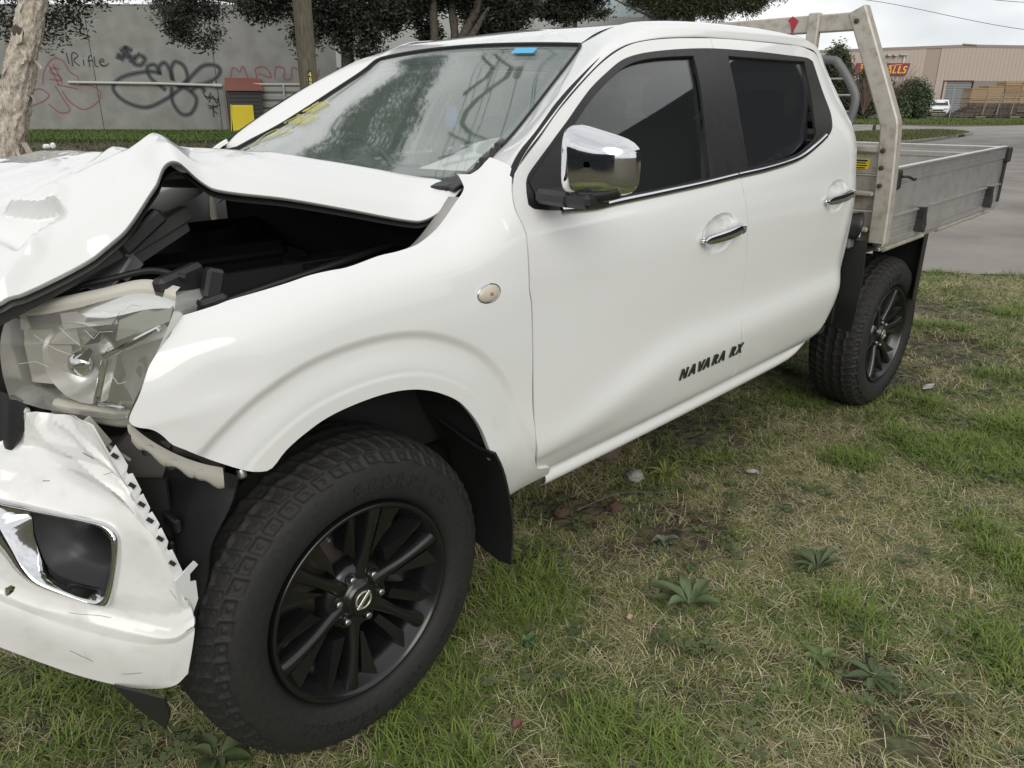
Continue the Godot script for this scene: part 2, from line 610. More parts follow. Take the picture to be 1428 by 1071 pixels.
func lip_distance(x: float, y: float) -> float:
	if lip_curve.is_empty():
		var q := []
		for i in range(0, LIP.size(), 2): q.append(Vector3(LIP[i], LIP[i + 1], 0))
		# the flare runs on past both ends of the opening
		q.push_front(q[0] * 2.0 - q[1])
		q.append(q[-1] + Vector3(-0.06, -0.06, 0))
		for c in curve(q, 220): lip_curve.append(Vector2(c.x, c.y))
	var p := Vector2(x, y)
	var best := 81.0
	var at := 0
	for i in lip_curve.size():
		var d := p.distance_squared_to(lip_curve[i])
		if d < best:
			best = d
			at = i
	var i0 := maxi(at - 1, 0)
	var i1 := mini(at + 1, lip_curve.size() - 1)
	return minf(p.distance_to(Geometry2D.get_closest_point_to_segment(p, lip_curve[i0], lip_curve[at])), p.distance_to(Geometry2D.get_closest_point_to_segment(p, lip_curve[at], lip_curve[i1])))

func fen(x: float, v: float) -> Vector3:
	var nose := 0.0 if x > -0.1 else -0.55 * (x + 0.1) * (x + 0.1)
	var b := smoothstep(0.28, 0.60, x)
	var top := 1.205 - 0.045 * (0.5 - x) - 0.10 * maxf(-x, 0.0)
	var k := []
	for e in [[0.40, 0.86, 0.805], [0.46, 0.875, 0.846], [0.53, 0.885, 0.876], [0.62, 0.890, 0.892]]:
		k.append(Vector2(e[0], e[1] * (1.0 - b) + e[2] * b + nose))
	k.append(Vector2(0.75, 0.893 + nose)); k.append(Vector2(0.92, 0.902 + nose))
	var kf := [Vector2(top - 0.16, 0.904), Vector2(top - 0.07, 0.888), Vector2(top - 0.015, 0.83), Vector2(top, 0.755), Vector2(top + 0.002, 0.70)]
	var kp := [Vector2(1.07, 0.905), Vector2(1.18, 0.885), Vector2(1.27, 0.838), Vector2(1.33, 0.78), Vector2(1.36, 0.69)]
	for i in 5:
		var w: Vector2 = kf[i].lerp(kp[i], b)
		k.append(w + Vector2(0, nose))
	var q := prof(k, v)
	q.x += RAKE * x
	var d := lip_distance(x, q.x)
	var a := 0.010 * smoothstep(0.40, 0.137, d) - 0.0085 * smoothstep(0.137, 0.113, d) + 0.0105 * smoothstep(0.113, 0.046, d) + 0.0025 * smoothstep(0.046, 0.034, d)
	a *= smoothstep(0.5, 0.64, q.x) * smoothstep(9.0, 7.2, v)
	# the dent where the lamp was driven back
	var dd := Vector2(x + 0.27, (q.x - 1.0) * 1.1).length()
	var dent := -0.006 * smoothstep(0.1, 0.0, dd)
	return Vector3(x, q.x, q.y + a + dent)

func wscreen(b: float, a: float) -> Vector3:
	var e := crv(pts3(WSEDGE), clampf(a, 0, 1) * (WSEDGE.size() / 3 - 1))
	var w := 1.0 - b * b
	return Vector3(e.x - w * lerpf(0.10, 0.035, a), e.y + w * 0.016 * a, e.z * b)

var M := {}

func make_materials() -> void:
	var p := mat(Color(0.735, 0.74, 0.738), 0.38)
	p.clearcoat_enabled = true
	p.clearcoat = 1.0
	p.clearcoat_roughness = 0.03
	p.metallic_specular = 0.4
	M.paint = p
	var bp := mat(Color(0.74, 0.74, 0.73), 0.42)
	bp.clearcoat_enabled = true
	bp.clearcoat = 0.8
	bp.clearcoat_roughness = 0.1
	bp.albedo_texture = noise_tex(512, 0.02, 11, [0.0, Color(0.90, 0.895, 0.88), 0.3, Color(0.985, 0.983, 0.978), 0.5, Color(1, 1, 1), 1.0, Color(1, 1, 1)])
	tri_tex(bp, 1.6)
	M.paint_scuffed = bp
	M.primer = mat(Color(0.42, 0.41, 0.38), 0.6)
	M.black = mat(Color(0.018, 0.018, 0.019), 0.45)
	M.black_matt = mat(Color(0.013, 0.013, 0.0135), 0.8)
	var tr := mat(Color(0.016, 0.016, 0.017), 0.45)
	tr.roughness_texture = noise_tex(256, 0.03, 5, [0.0, Color(0.7, 0.7, 0.7), 1.0, Color(1, 1, 1)])
	tri_tex(tr, 3.0)
	M.trim = tr
	M.chrome = mat(Color(0.72, 0.73, 0.75), 0.06, 1.0)
	var ch := mat(Color(0.74, 0.74, 0.76), 0.12, 1.0)
	ch.roughness_texture = noise_tex(512, 0.05, 8, [0.0, Color(0.45, 0.45, 0.45), 0.6, Color(0.6, 0.6, 0.6), 0.72, Color(1, 1, 1), 1.0, Color(1, 1, 1)])
	tri_tex(ch, 4.0)
	M.chrome_dirty = ch
	M.steel = mat(Color(0.5, 0.5, 0.5), 0.35, 1.0)
	var al := mat(Color(0.70, 0.70, 0.69), 0.36, 0.8)
	al.albedo_texture = noise_tex(512, 0.012, 21, [0.0, Color(0.90, 0.895, 0.885), 0.5, Color(0.97, 0.965, 0.96), 1.0, Color(1, 1, 1)])
	al.roughness_texture = noise_tex(512, 0.03, 22, [0.0, Color(0.75, 0.75, 0.75), 1.0, Color(1, 1, 1)])
	tri_tex(al, 1.3)
	M.alloy = al
	var al2 := mat(Color(0.52, 0.50, 0.455), 0.6, 0.5)
	al2.albedo_texture = noise_tex(512, 0.02, 31, [0.0, Color(0.80, 0.77, 0.72), 0.4, Color(0.94, 0.93, 0.91), 1.0, Color(1, 1, 1)])
	tri_tex(al2, 1.7)
	M.alloy_dull = al2
	var gs := mat(Color(0.16, 0.165, 0.17), 0.6, 0.3)
	M.grey_steel = gs
	var g := mat(Color(0.10, 0.13, 0.125), 0.02)
	g.albedo_color = Color(0.62, 0.70, 0.66, 0.13)
	g.transparency = BaseMaterial3D.TRANSPARENCY_ALPHA
	M.windscreen = g
	var g2 := mat(Color(0.02, 0.024, 0.024), 0.02)
	g2.albedo_color = Color(0.16, 0.18, 0.18, 0.55)
	g2.transparency = BaseMaterial3D.TRANSPARENCY_ALPHA
	M.side_glass = g2
	var g3 := g2.duplicate()
	g3.albedo_color = Color(0.16, 0.17, 0.18, 0.88)
	M.tint_glass = g3
	var g4 := g2.duplicate()
	g4.albedo_color = Color(0.5, 0.5, 0.5, 0.0)
	M.clear_glass = g4
	var ln := mat(Color(0.5, 0.5, 0.45), 0.06)
	ln.albedo_color = Color(0.80, 0.79, 0.73, 0.10)
	ln.transparency = BaseMaterial3D.TRANSPARENCY_ALPHA
	M.lens = ln
	M.reflector = mat(Color(0.66, 0.655, 0.62), 0.20, 0.55)
	M.reflector_bright = mat(Color(0.82, 0.82, 0.80), 0.12, 0.9)
	M.reflector_grey = mat(Color(0.26, 0.265, 0.22), 0.25, 0.6)
	M.cream = mat(Color(0.52, 0.50, 0.44), 0.5)
	var ty := mat(Color(0.0155, 0.015, 0.0145), 0.72)
	ty.albedo_texture = noise_tex(512, 0.02, 41, [0.0, Color(0.72, 0.71, 0.7), 0.5, Color(0.9, 0.9, 0.9), 0.72, Color(1, 1, 1), 1.0, Color(1, 0.95, 0.86)])
	ty.uv1_scale = Vector3(6, 6, 6)
	ty.uv1_triplanar = true
	ty.vertex_color_use_as_albedo = true
	M.tyre = ty
	var rim := mat(Color(0.0075, 0.0075, 0.008), 0.30)
	rim.clearcoat_enabled = true
	rim.clearcoat = 0.4
	rim.clearcoat_roughness = 0.15
	M.rim = rim
	M.seat = mat(Color(0.055, 0.058, 0.06), 0.9)
	M.grey_trim = mat(Color(0.22, 0.215, 0.20), 0.8)
	M.white_cloth = mat(Color(0.72, 0.75, 0.73), 0.85)
	M.red = mat(Color(0.35, 0.03, 0.04), 0.7)
	M.yellow = mat(Color(0.72, 0.58, 0.03), 0.5)
	M.blue = mat(Color(0.10, 0.42, 0.68), 0.5)
	M.crayon = mat(Color(0.66, 0.62, 0.16), 0.7)
	var ru := mat(Color(0.05, 0.028, 0.02), 0.7)
	M.rust = ru

func both(called: String, b: MB, m: Material, parent: Node, label := "") -> Array:
	return [put(called, b, m, parent, label), put(called, b.mirrored(), m, parent)]

func belt_sheet(st: Array, w0: float, w1: float, lift: float) -> MB:
	var rows := [[], [], [], []]
	for i in range(0, st.size(), 2):
		var c := cab(st[i], st[i + 1])
		var up := cab(st[i], st[i + 1] + 0.1) - c
		up = up.normalized()
		var nn := Vector3(0, -up.z, up.y) * (1.0 if up.y > 0.0 else -1.0)
		rows[0].append(c + up * w0)
		rows[1].append(c + up * lerpf(w0, w1, 0.25) + nn * lift)
		rows[2].append(c + up * lerpf(w0, w1, 0.75) + nn * lift)
		rows[3].append(c + up * w1)
	return sheet(rows, 9, 24, Vector3(0, 0.4, 1))

func build_truck() -> Node3D:
	var T := thing("crashed_utility_truck", "white crashed dual cab utility truck with crumpled bonnet and aluminium tray", "utility truck")
	# --- front fenders
	# rows of points along the flare's edges keep them crisp
	lip_distance(0, 0)
	var feat := PackedVector2Array()
	for d in [0.018, 0.030, 0.038, 0.047, 0.062, 0.085, 0.103, 0.110, 0.117, 0.124, 0.131, 0.138, 0.150, 0.166]:
		for i in range(0, lip_curve.size(), 2):
			var t := lip_curve[mini(i + 1, lip_curve.size() - 1)] - lip_curve[maxi(i - 1, 0)]
			var p: Vector2 = lip_curve[i] + Vector2(-t.y, t.x).normalized() * d
			if p.y < lip_curve[i].y and absf(p.x) < 0.3: p = lip_curve[i] * 2.0 - p
			if absf(lip_distance(p.x, p.y) - d) > 0.004: continue
			var lo := 0.0
			var hi := 9.5
			for k in 18:
				var m := (lo + hi) * 0.5
				if fen(p.x, m).y < p.y: lo = m
				else: hi = m
			feat.append(Vector2(p.x, lo * 0.12))
	var fb := panel(fen, FENDER, [], 0.019, 0.12, 0.016, 0.0, Vector3(0, 0, 1), 0.002, feat)
	both("fender", fb, M.paint, T)
	# --- doors
	var fd := panel(cab, FDOOR, [FWIN, cup_ring(CUPS[0], 1.0)], 0.022, 0.12, 0.03, 0.0, Vector3(0, 0, 1), 0.0024)
	var rd := panel(cab, RDOOR, [RWIN, cup_ring(CUPS[1], 1.0)], 0.022, 0.12, 0.03, 0.0, Vector3(0, 0, 1), 0.0024)
	var fds := both("front_door", fd, M.paint, T)
	var rds := both("rear_door", rd, M.paint, T)
	# window frames: black surround between the door opening and the glass
	var ff := panel(cab, FWIN, [FGLASS], 0.022, 0.12, 0.012, 0.0015, Vector3(0, 0, 1), -0.0012)
	var rf := panel(cab, RWIN, [RGLASS], 0.022, 0.12, 0.012, 0.0015, Vector3(0, 0, 1), -0.0012)
	var fg := panel(pane, FGLASS, [], 0.05, 0.12, 0.0, -0.013)
	var rg := panel(pane, RGLASS, [], 0.05, 0.12, 0.0, -0.013)
	var fg2 := panel(pane, FGLASS, [], 0.05, 0.12, 0.0, -0.010)
	var rg2 := panel(pane, RGLASS, [], 0.05, 0.12, 0.0, -0.010)
	for s in 2:
		put("window_frame", ff if s == 0 else ff.mirrored(), M.trim, fds[s])
		put("window_frame", rf if s == 0 else rf.mirrored(), M.trim, rds[s])
		put("glass_face", fg2 if s == 0 else fg2.mirrored(), M.clear_glass, fds[s])
		put("glass_face", rg2 if s == 0 else rg2.mirrored(), M.clear_glass, rds[s])
		put("window_glass", fg if s == 0 else fg.mirrored(), M.side_glass, fds[s])
		put("window_glass", rg if s == 0 else rg.mirrored(), M.tint_glass, rds[s])
		var sf := belt_sheet(STRIPF, -0.012, 0.010, 0.007)
		put("belt_strip", sf if s == 0 else sf.mirrored(), M.chrome_dirty, fds[s])
		var sr := belt_sheet(STRIPR, -0.012, 0.010, 0.007)
		put("belt_strip", sr if s == 0 else sr.mirrored(), M.chrome_dirty, rds[s])
		for d in 2:
			var hb := door_handle(Vector3(1.387, 1.085, 0.906) if d == 0 else Vector3(2.258, 1.134, 0.897))
			var cm := cup_mesh(CUPS[d])
			put("handle_cup", cm if s == 0 else cm.mirrored(), M.paint, (fds if d == 0 else rds)[s])
			put("door_handle", hb if s == 0 else hb.mirrored(), M.chrome, (fds if d == 0 else rds)[s])
	# badge on the near front door
	var bx := Vector3(1, RAKE, 0).normalized()
	var by := (cab(1.25, 2.85) - cab(1.25, 2.55)).normalized()
	var bm_ := mat(Color(0.09, 0.09, 0.085), 0.25, 0.8)
	for w in [["N", 0.0], ["A", 0.052], ["V", 0.100], ["A", 0.140], ["R", 0.191], ["A", 0.238], ["R", 0.308], ["X", 0.355]]:
		var bd := MB.new()
		var o := cab(1.236 + w[1] + 0.022, 2.62) + Vector3(0, 0.004, 0.004)
		bd.text(w[0], 0.041, 0.004, Transform3D(Basis(bx * 1.1, by, bx.cross(by)), o), "Droid Sans", 700, 0.02)
		put("badge_letter", bd, bm_, fds[0])
	# --- sills
	var rows := [[], [], [], [], [], []]
	for i in 15:
		var x := 0.672 + (2.36 - 0.672) * i / 14.0
		var e := smoothstep(2.36, 2.2, x)
		var c := cab(x, 0.42) + Vector3(0, -0.004 + (1.0 - e) * 0.05, -0.014)
		for k in 6:
			var a := lerpf(1.75, -1.5, k / 5.0)
			rows[k].append(c + Vector3(0, sin(a) * 0.029, cos(a) * 0.030))
	both("sill", sheet(rows, 16, 30, Vector3(0, 0, 1)), M.paint, T)
	# lower strip of fender behind the wheel joins the sill: seam strip
	# --- pillar and roof rail
	var G := pts3(GUT)
	var ws := pts3(WSEDGE)
	var up: Array = [Vector3(0.59, 1.331, 0.672), Vector3(0.625, 1.349, 0.662), ws[2], ws[3], ws[4], ws[5], ws[6], Vector3(1.14, 1.652, 0.515), Vector3(1.25, 1.700, 0.54), Vector3(1.37, 1.721, 0.55), Vector3(1.65, 1.738, 0.56), Vector3(2.0, 1.745, 0.56), Vector3(2.28, 1.740, 0.56), Vector3(2.42, 1.729, 0.555), Vector3(2.49, 1.707, 0.55), Vector3(2.545, 1.62, 0.575), Vector3(2.565, 1.52, 0.63), Vector3(2.575, 1.38, 0.70), Vector3(2.585, 1.2, 0.75), Vector3(2.59, 1.0, 0.77), Vector3(2.585, 0.8, 0.765), Vector3(2.56, 0.62, 0.74)]
	var rr := [[], [], [], [], [], []]
	for i in up.size():
		var a: Vector3 = G[i]
		if i > 14: a.x -= 0.010
		var u: Vector3 = up[i]
		var bulge := Vector3(-0.3, 0.45, 0.75).normalized() * 0.030 if i < 8 else (Vector3(0, 0.75, 0.65) * 0.024 if i < 14 else Vector3(0.45, 0.3, 0.8) * 0.03)
		if i == 0: bulge *= 0.1
		if i == 1: bulge *= 0.6
		rr[0].append(a + (a - u).normalized() * -0.004 - Vector3(0, 0.0, 0.014))
		rr[1].append(a + (a - u).normalized() * -0.0045 + Vector3(0, 0, -0.001))
		rr[5].append(a.lerp(u, 0.14) + bulge * 0.4)
		rr[2].append(a.lerp(u, 0.42) + bulge)
		rr[3].append(a.lerp(u, 0.85) + bulge * 0.55)
		rr[4].append(u)
	rr = [rr[0], rr[1], rr[5], rr[2], rr[3], rr[4]]
	var dsl := MB.new()
	var dp := []
	for k in 15: dp.append(G[k] + Vector3(0, -0.004, -0.016))
	dsl.tube(curve(dp, 60), 0.011, 6)
	both("door_seal", dsl, M.black_matt, T)
	both("roof_pillar", sheet(rr, 22, 110, Vector3(-0.1, 0.5, 0.8)), M.paint, T)
	# --- roof skin
	var hd := []
	for i in 9:
		var b := 1.0 - i / 4.0
		hd.append(wscreen(b, 1.0) + Vector3(0.004, 0.006, 0))
	var rl := [hd]
	for q in [[1.20, 1.686, 0.53, 0.006], [1.30, 1.710, 0.545, 0.006], [1.48, 1.729, 0.555, 0.012], [1.8, 1.742, 0.56, 0.014], [2.15, 1.743, 0.56, 0.014], [2.42, 1.729, 0.555, 0.012], [2.50, 1.700, 0.55, 0.006], [2.55, 1.62, 0.575, 0.0]]:
		var r := []
		for i in 9:
			var b := 1.0 - i / 4.0
			var dip := -0.008 * smoothstep(0.35, 0.0, absf(absf(b) - 0.62)) * smoothstep(1.2, 1.6, q[0])
			r.append(Vector3(q[0] - 0.03 * (1.0 - b * b) * smoothstep(1.5, 1.1, q[0]) + 0.03 * (1.0 - b * b) * smoothstep(2.3, 2.5, q[0]), q[1] + q[3] * (1.0 - b * b) + dip, q[2] * b))
		rl.append(r)
	put("roof", sheet(rl, 50, 60, Vector3.UP), M.paint, T)
	# --- cab back
	var bk := MB.new()
	for yy in 6:
		pass
	bk.box(Vector3(2.565, 0.98, 0), Vector3(0.02, 0.70, 1.52), 0.006)
	bk.box(Vector3(2.555, 1.66, 0), Vector3(0.02, 0.10, 1.16), 0.004)
	for s in [-1, 1]:
		bk.bar(Vector3(2.565, 1.32, s * 0.70), Vector3(2.55, 1.64, s * 0.56), 0.02, 0.12, 0.004, Vector3.RIGHT)
	put("cab_rear_panel", bk, M.paint, T)
	var bg := MB.new()
	bg.quad(Vector3(2.56, 1.325, -0.68), Vector3(2.56, 1.325, 0.68), Vector3(2.55, 1.62, 0.55), Vector3(2.55, 1.62, -0.55), Vector3.RIGHT)
	put("rear_window", bg, M.tint_glass, T)
	# --- windscreen
	var gl := []
	for i in 25:
		for j in 17:
			gl.append(wscreen(lerpf(0.985, -0.985, i / 24.0), j / 16.0 * 0.985))
	var wb := MB.new()
	wb.grid(gl, 25, 17, Vector3(-1, 1, 0))
	var gin := []
	for k in gl.size(): gin.append(gl[k] - wb.n[k] * 0.006)
	wb.grid(gin, 25, 17, Vector3(-1, 1, 0))
	var W := put("windscreen", wb, M.windscreen, T)
	# black ceramic border and seal, just under the glass
	var fr := MB.new()
	for side in 2:
		var q := []
		for i in 2:
			for j in 25:
				var a := j / 24.0
				var b := 1.0 - (0.0 if i == 0 else 0.07)
				q.append(wscreen((b if side == 0 else -b), a) + Vector3(0.007, -0.009, 0))
		fr.grid(q, 2, 25, Vector3(-1, 1, 0))
	for e in [[1.0, 0.945], [0.0, 0.07]]:
		var q := []
		for i in 2:
			for j in 41:
				q.append(wscreen(lerpf(1, -1, j / 40.0), e[i]) + Vector3(0.007, -0.009, 0))
		fr.grid(q, 2, 41, Vector3(-1, 1, 0))
	put("border", fr, M.black, W)
	var seal := MB.new()
	var sp := []
	for j in 21: sp.append(wscreen(1.0, j / 20.0) + Vector3(0, 0.003, 0.002))
	for j in 33: sp.append(wscreen(lerpf(1, -1, j / 32.0), 1.0) + Vector3(0, 0.003, 0))
	for j in 21: sp.append(wscreen(-1.0, 1.0 - j / 20.0) + Vector3(0, 0.003, -0.002))
	seal.tube(sp, 0.006, 6)
	put("seal", seal, M.black_matt, W)
	var stk := MB.new()
	var sq := []
	for i in 2:
		for j in 5:
			sq.append(wscreen(lerpf(0.72, 0.555, j / 4.0), 0.785 + i * 0.075) + Vector3(-0.004, 0.004, 0))
	stk.grid(sq, 2, 5, Vector3(-1, 1, 0))
	put("sticker", stk, M.blue, W, "small blue label at the top corner of the windscreen")
	crayon_marks(W)
	build_front(T)
	build_cabin(T)
	build_mirror(fds)
	build_tray(T)
	build_wheels(T)
	return T

func crayon_marks(W: Node3D) -> void:
	var b := MB.new()
	# hand-drawn strokes in windscreen coordinates (across, up) near the far pillar
	var strokes := [
		[[-0.74, 0.08], [-0.84, 0.15], [-0.90, 0.22], [-0.86, 0.26], [-0.80, 0.24], [-0.76, 0.20]], [[-0.70, 0.12], [-0.76, 0.19], [-0.72, 0.25], [-0.66, 0.27], [-0.64, 0.25], [-0.72, 0.21]],
	]
	# two lines of figures, each a few quick strokes
	var figs := {"2": [[0, 0.9], [0.5, 1], [0.9, 0.8], [0.1, 0.05], [1, 0]], "8": [[0.9, 0.9], [0.4, 1], [0.1, 0.75], [0.9, 0.3], [0.5, 0], [0.1, 0.25], [0.9, 0.75], [0.9, 0.9]], "6": [[0.8, 1], [0.2, 0.5], [0.2, 0.1], [0.6, 0], [0.9, 0.25], [0.5, 0.5], [0.2, 0.3]], "0": [[0.5, 1], [0.1, 0.6], [0.2, 0.1], [0.6, 0], [0.9, 0.4], [0.8, 0.9], [0.5, 1]], "1": [[0.5, 1], [0.4, 0]], "7": [[0.1, 1], [0.9, 1], [0.3, 0]]}
	for w in [["8170", -0.95, 0.405, 0.055], ["28600", -0.96, 0.315, 0.075]]:
		var tx: String = w[0]
		for i in tx.length():
			var st := []
			for q in figs[tx[i]]: st.append([w[1] + (i + q[0] * 0.8) * w[3] + q[1] * 0.02, w[2] + q[1] * 0.07])
			strokes.append(st)
	for s in strokes:
		var p := []
		for q in s:
			p.append(wscreen(q[0], q[1]) + Vector3(-0.004, 0.006, 0))
		b.tube(curve(p, p.size() * 5), 0.0011, 4)
	put("crayon_mark", b, M.crayon, W, "yellow hand-drawn numbers low on the glass")

func door_handle(c: Vector3) -> MB:
	var b := MB.new()
	var rows := []
	var n := 15
	var prof_n := 13
	var pts := []
	for i in n:
		var t := i / (n - 1.0)
		var x := lerpf(-0.118, 0.112, t)
		var hgt := 0.0185 * sqrt(clampf(1.0 - pow(absf(t * 2.0 - 1.0), 6.0), 0.02, 1.0)) * lerpf(0.92, 1.12, t)
		var out := 0.010 + 0.018 * sin(clampf(t, 0.0, 1.0) * PI) * 0.7 + 0.006
		for k in prof_n:
			var a := TAU * k / (prof_n - 1)
			pts.append(c + Vector3(x, RAKE * x + 0.05 * x + sin(a) * hgt, out + cos(a) * 0.013))
	b.grid(pts, n, prof_n, Vector3.ZERO)
	# grid normals point one way round the bar; make them face outwards
	for i in n:
		var x := lerpf(-0.118, 0.112, i / (n - 1.0))
		var out := 0.010 + 0.018 * sin(i / (n - 1.0) * PI) * 0.7 + 0.006
		for k in prof_n:
			var q := i * prof_n + k
			var a := TAU * k / (prof_n - 1)
			b.n[q] = Vector3(0.12 * (i - n / 2.0) / n, sin(a) * 0.9, cos(a)).normalized()
	b.rewind()
	b.box(c + Vector3(0.106, 0.009, 0.016), Vector3(0.020, 0.036, 0.034), 0.008)
	b.box(c + Vector3(-0.108, -0.006, 0.002), Vector3(0.02, 0.02, 0.024), 0.005)
	return b

func build_mirror(fds: Array) -> void:
	for s in 1:
		var D: Node3D = fds[s]
		# triangular black base plate in the window corner
		var tri := panel(cab, [0.60, 8.14, 0.585, 8.36, 0.66, 8.53, 0.76, 8.72, 0.80, 8.05], [], 0.03, 0.12, 0.0, 0.004)
		put("mirror_base", tri if s == 0 else tri.mirrored(), M.black, D)
		var arm := MB.new()
		arm.bar(Vector3(0.62, 1.262, 0.865), Vector3(0.605, 1.262, 0.985), 0.10, 0.036, 0.010, Vector3.UP)
		arm.bar(Vector3(0.605, 1.260, 0.95), Vector3(0.600, 1.262, 1.045), 0.085, 0.034, 0.010, Vector3.UP)
		put("mirror_arm", arm if s == 0 else arm.mirrored(), M.trim, D)
		# head: chrome shell and black lower lip
		var c := Vector3(0.592, 1.345, 1.030)
		var shell := MB.new()
		var lower := MB.new()
		for part_i in 2:
			var pts := []
			var nu := 44
			var nv := 22
			for i in nu:
				var a := TAU * i / nu
				for j in nv:
					var ph := lerpf(0.02, PI * 0.5, j / (nv - 1.0))
					# superellipse outline in (z,y); shell bulges towards -x
					var ca := cos(a)
					var sa := sin(a)
					var k := pow(pow(absf(ca), 5.0) + pow(absf(sa), 5.0), -1.0 / 5.0)
					var e := pow(sin(ph), 0.62)
					var z := ca * k * e * 0.074
					var hh := 0.075 * (1.0 - 0.08 * (z / 0.074)) 
					var y := sa * k * e * hh
					y -= 0.24 * (z + 0.02) * (0.5 + 0.5 * signf(y)) * clampf(absf(y) / 0.06, 0.0, 1.0)
					if y < 0.0: y -= 0.10 * (0.10 - z) * 0.0
					var x := -pow(cos(ph), 0.80) * 0.062 + 0.024
					var p := c + Vector3(x + 0.55 * z + 0.012, y, z)
					pts.append(p)
			if part_i == 0:
				shell.grid(pts, nu, nv, Vector3.ZERO, true)
				shell.outward(c + Vector3(0.04, 0, 0))
				# back plate
				var ring := []
				for i in nu: ring.append(pts[i * nv + nv - 1])
				for i in nu:
					lower.flat(c + Vector3(0.045, 0, 0), ring[i], ring[(i + 1) % nu], Vector3.RIGHT)
		put("mirror_cap", shell if s == 0 else shell.mirrored(), M.chrome_dirty, D)
		put("mirror_glass", lower if s == 0 else lower.mirrored(), M.chrome, D)
		var lipb := MB.new()
		var lp := []
		for i in 13:
			var t := i / 12.0
			lp.append(c + Vector3(0.006 + 0.55 * lerpf(-0.03, 0.05, t), -0.070 + 0.010 * t * t - 0.003 * sin(t * PI), lerpf(-0.03, 0.05, t)))
		lipb.tube(lp, 0.016, 10)
		put("mirror_lip", lipb if s == 0 else lipb.mirrored(), M.trim, D)

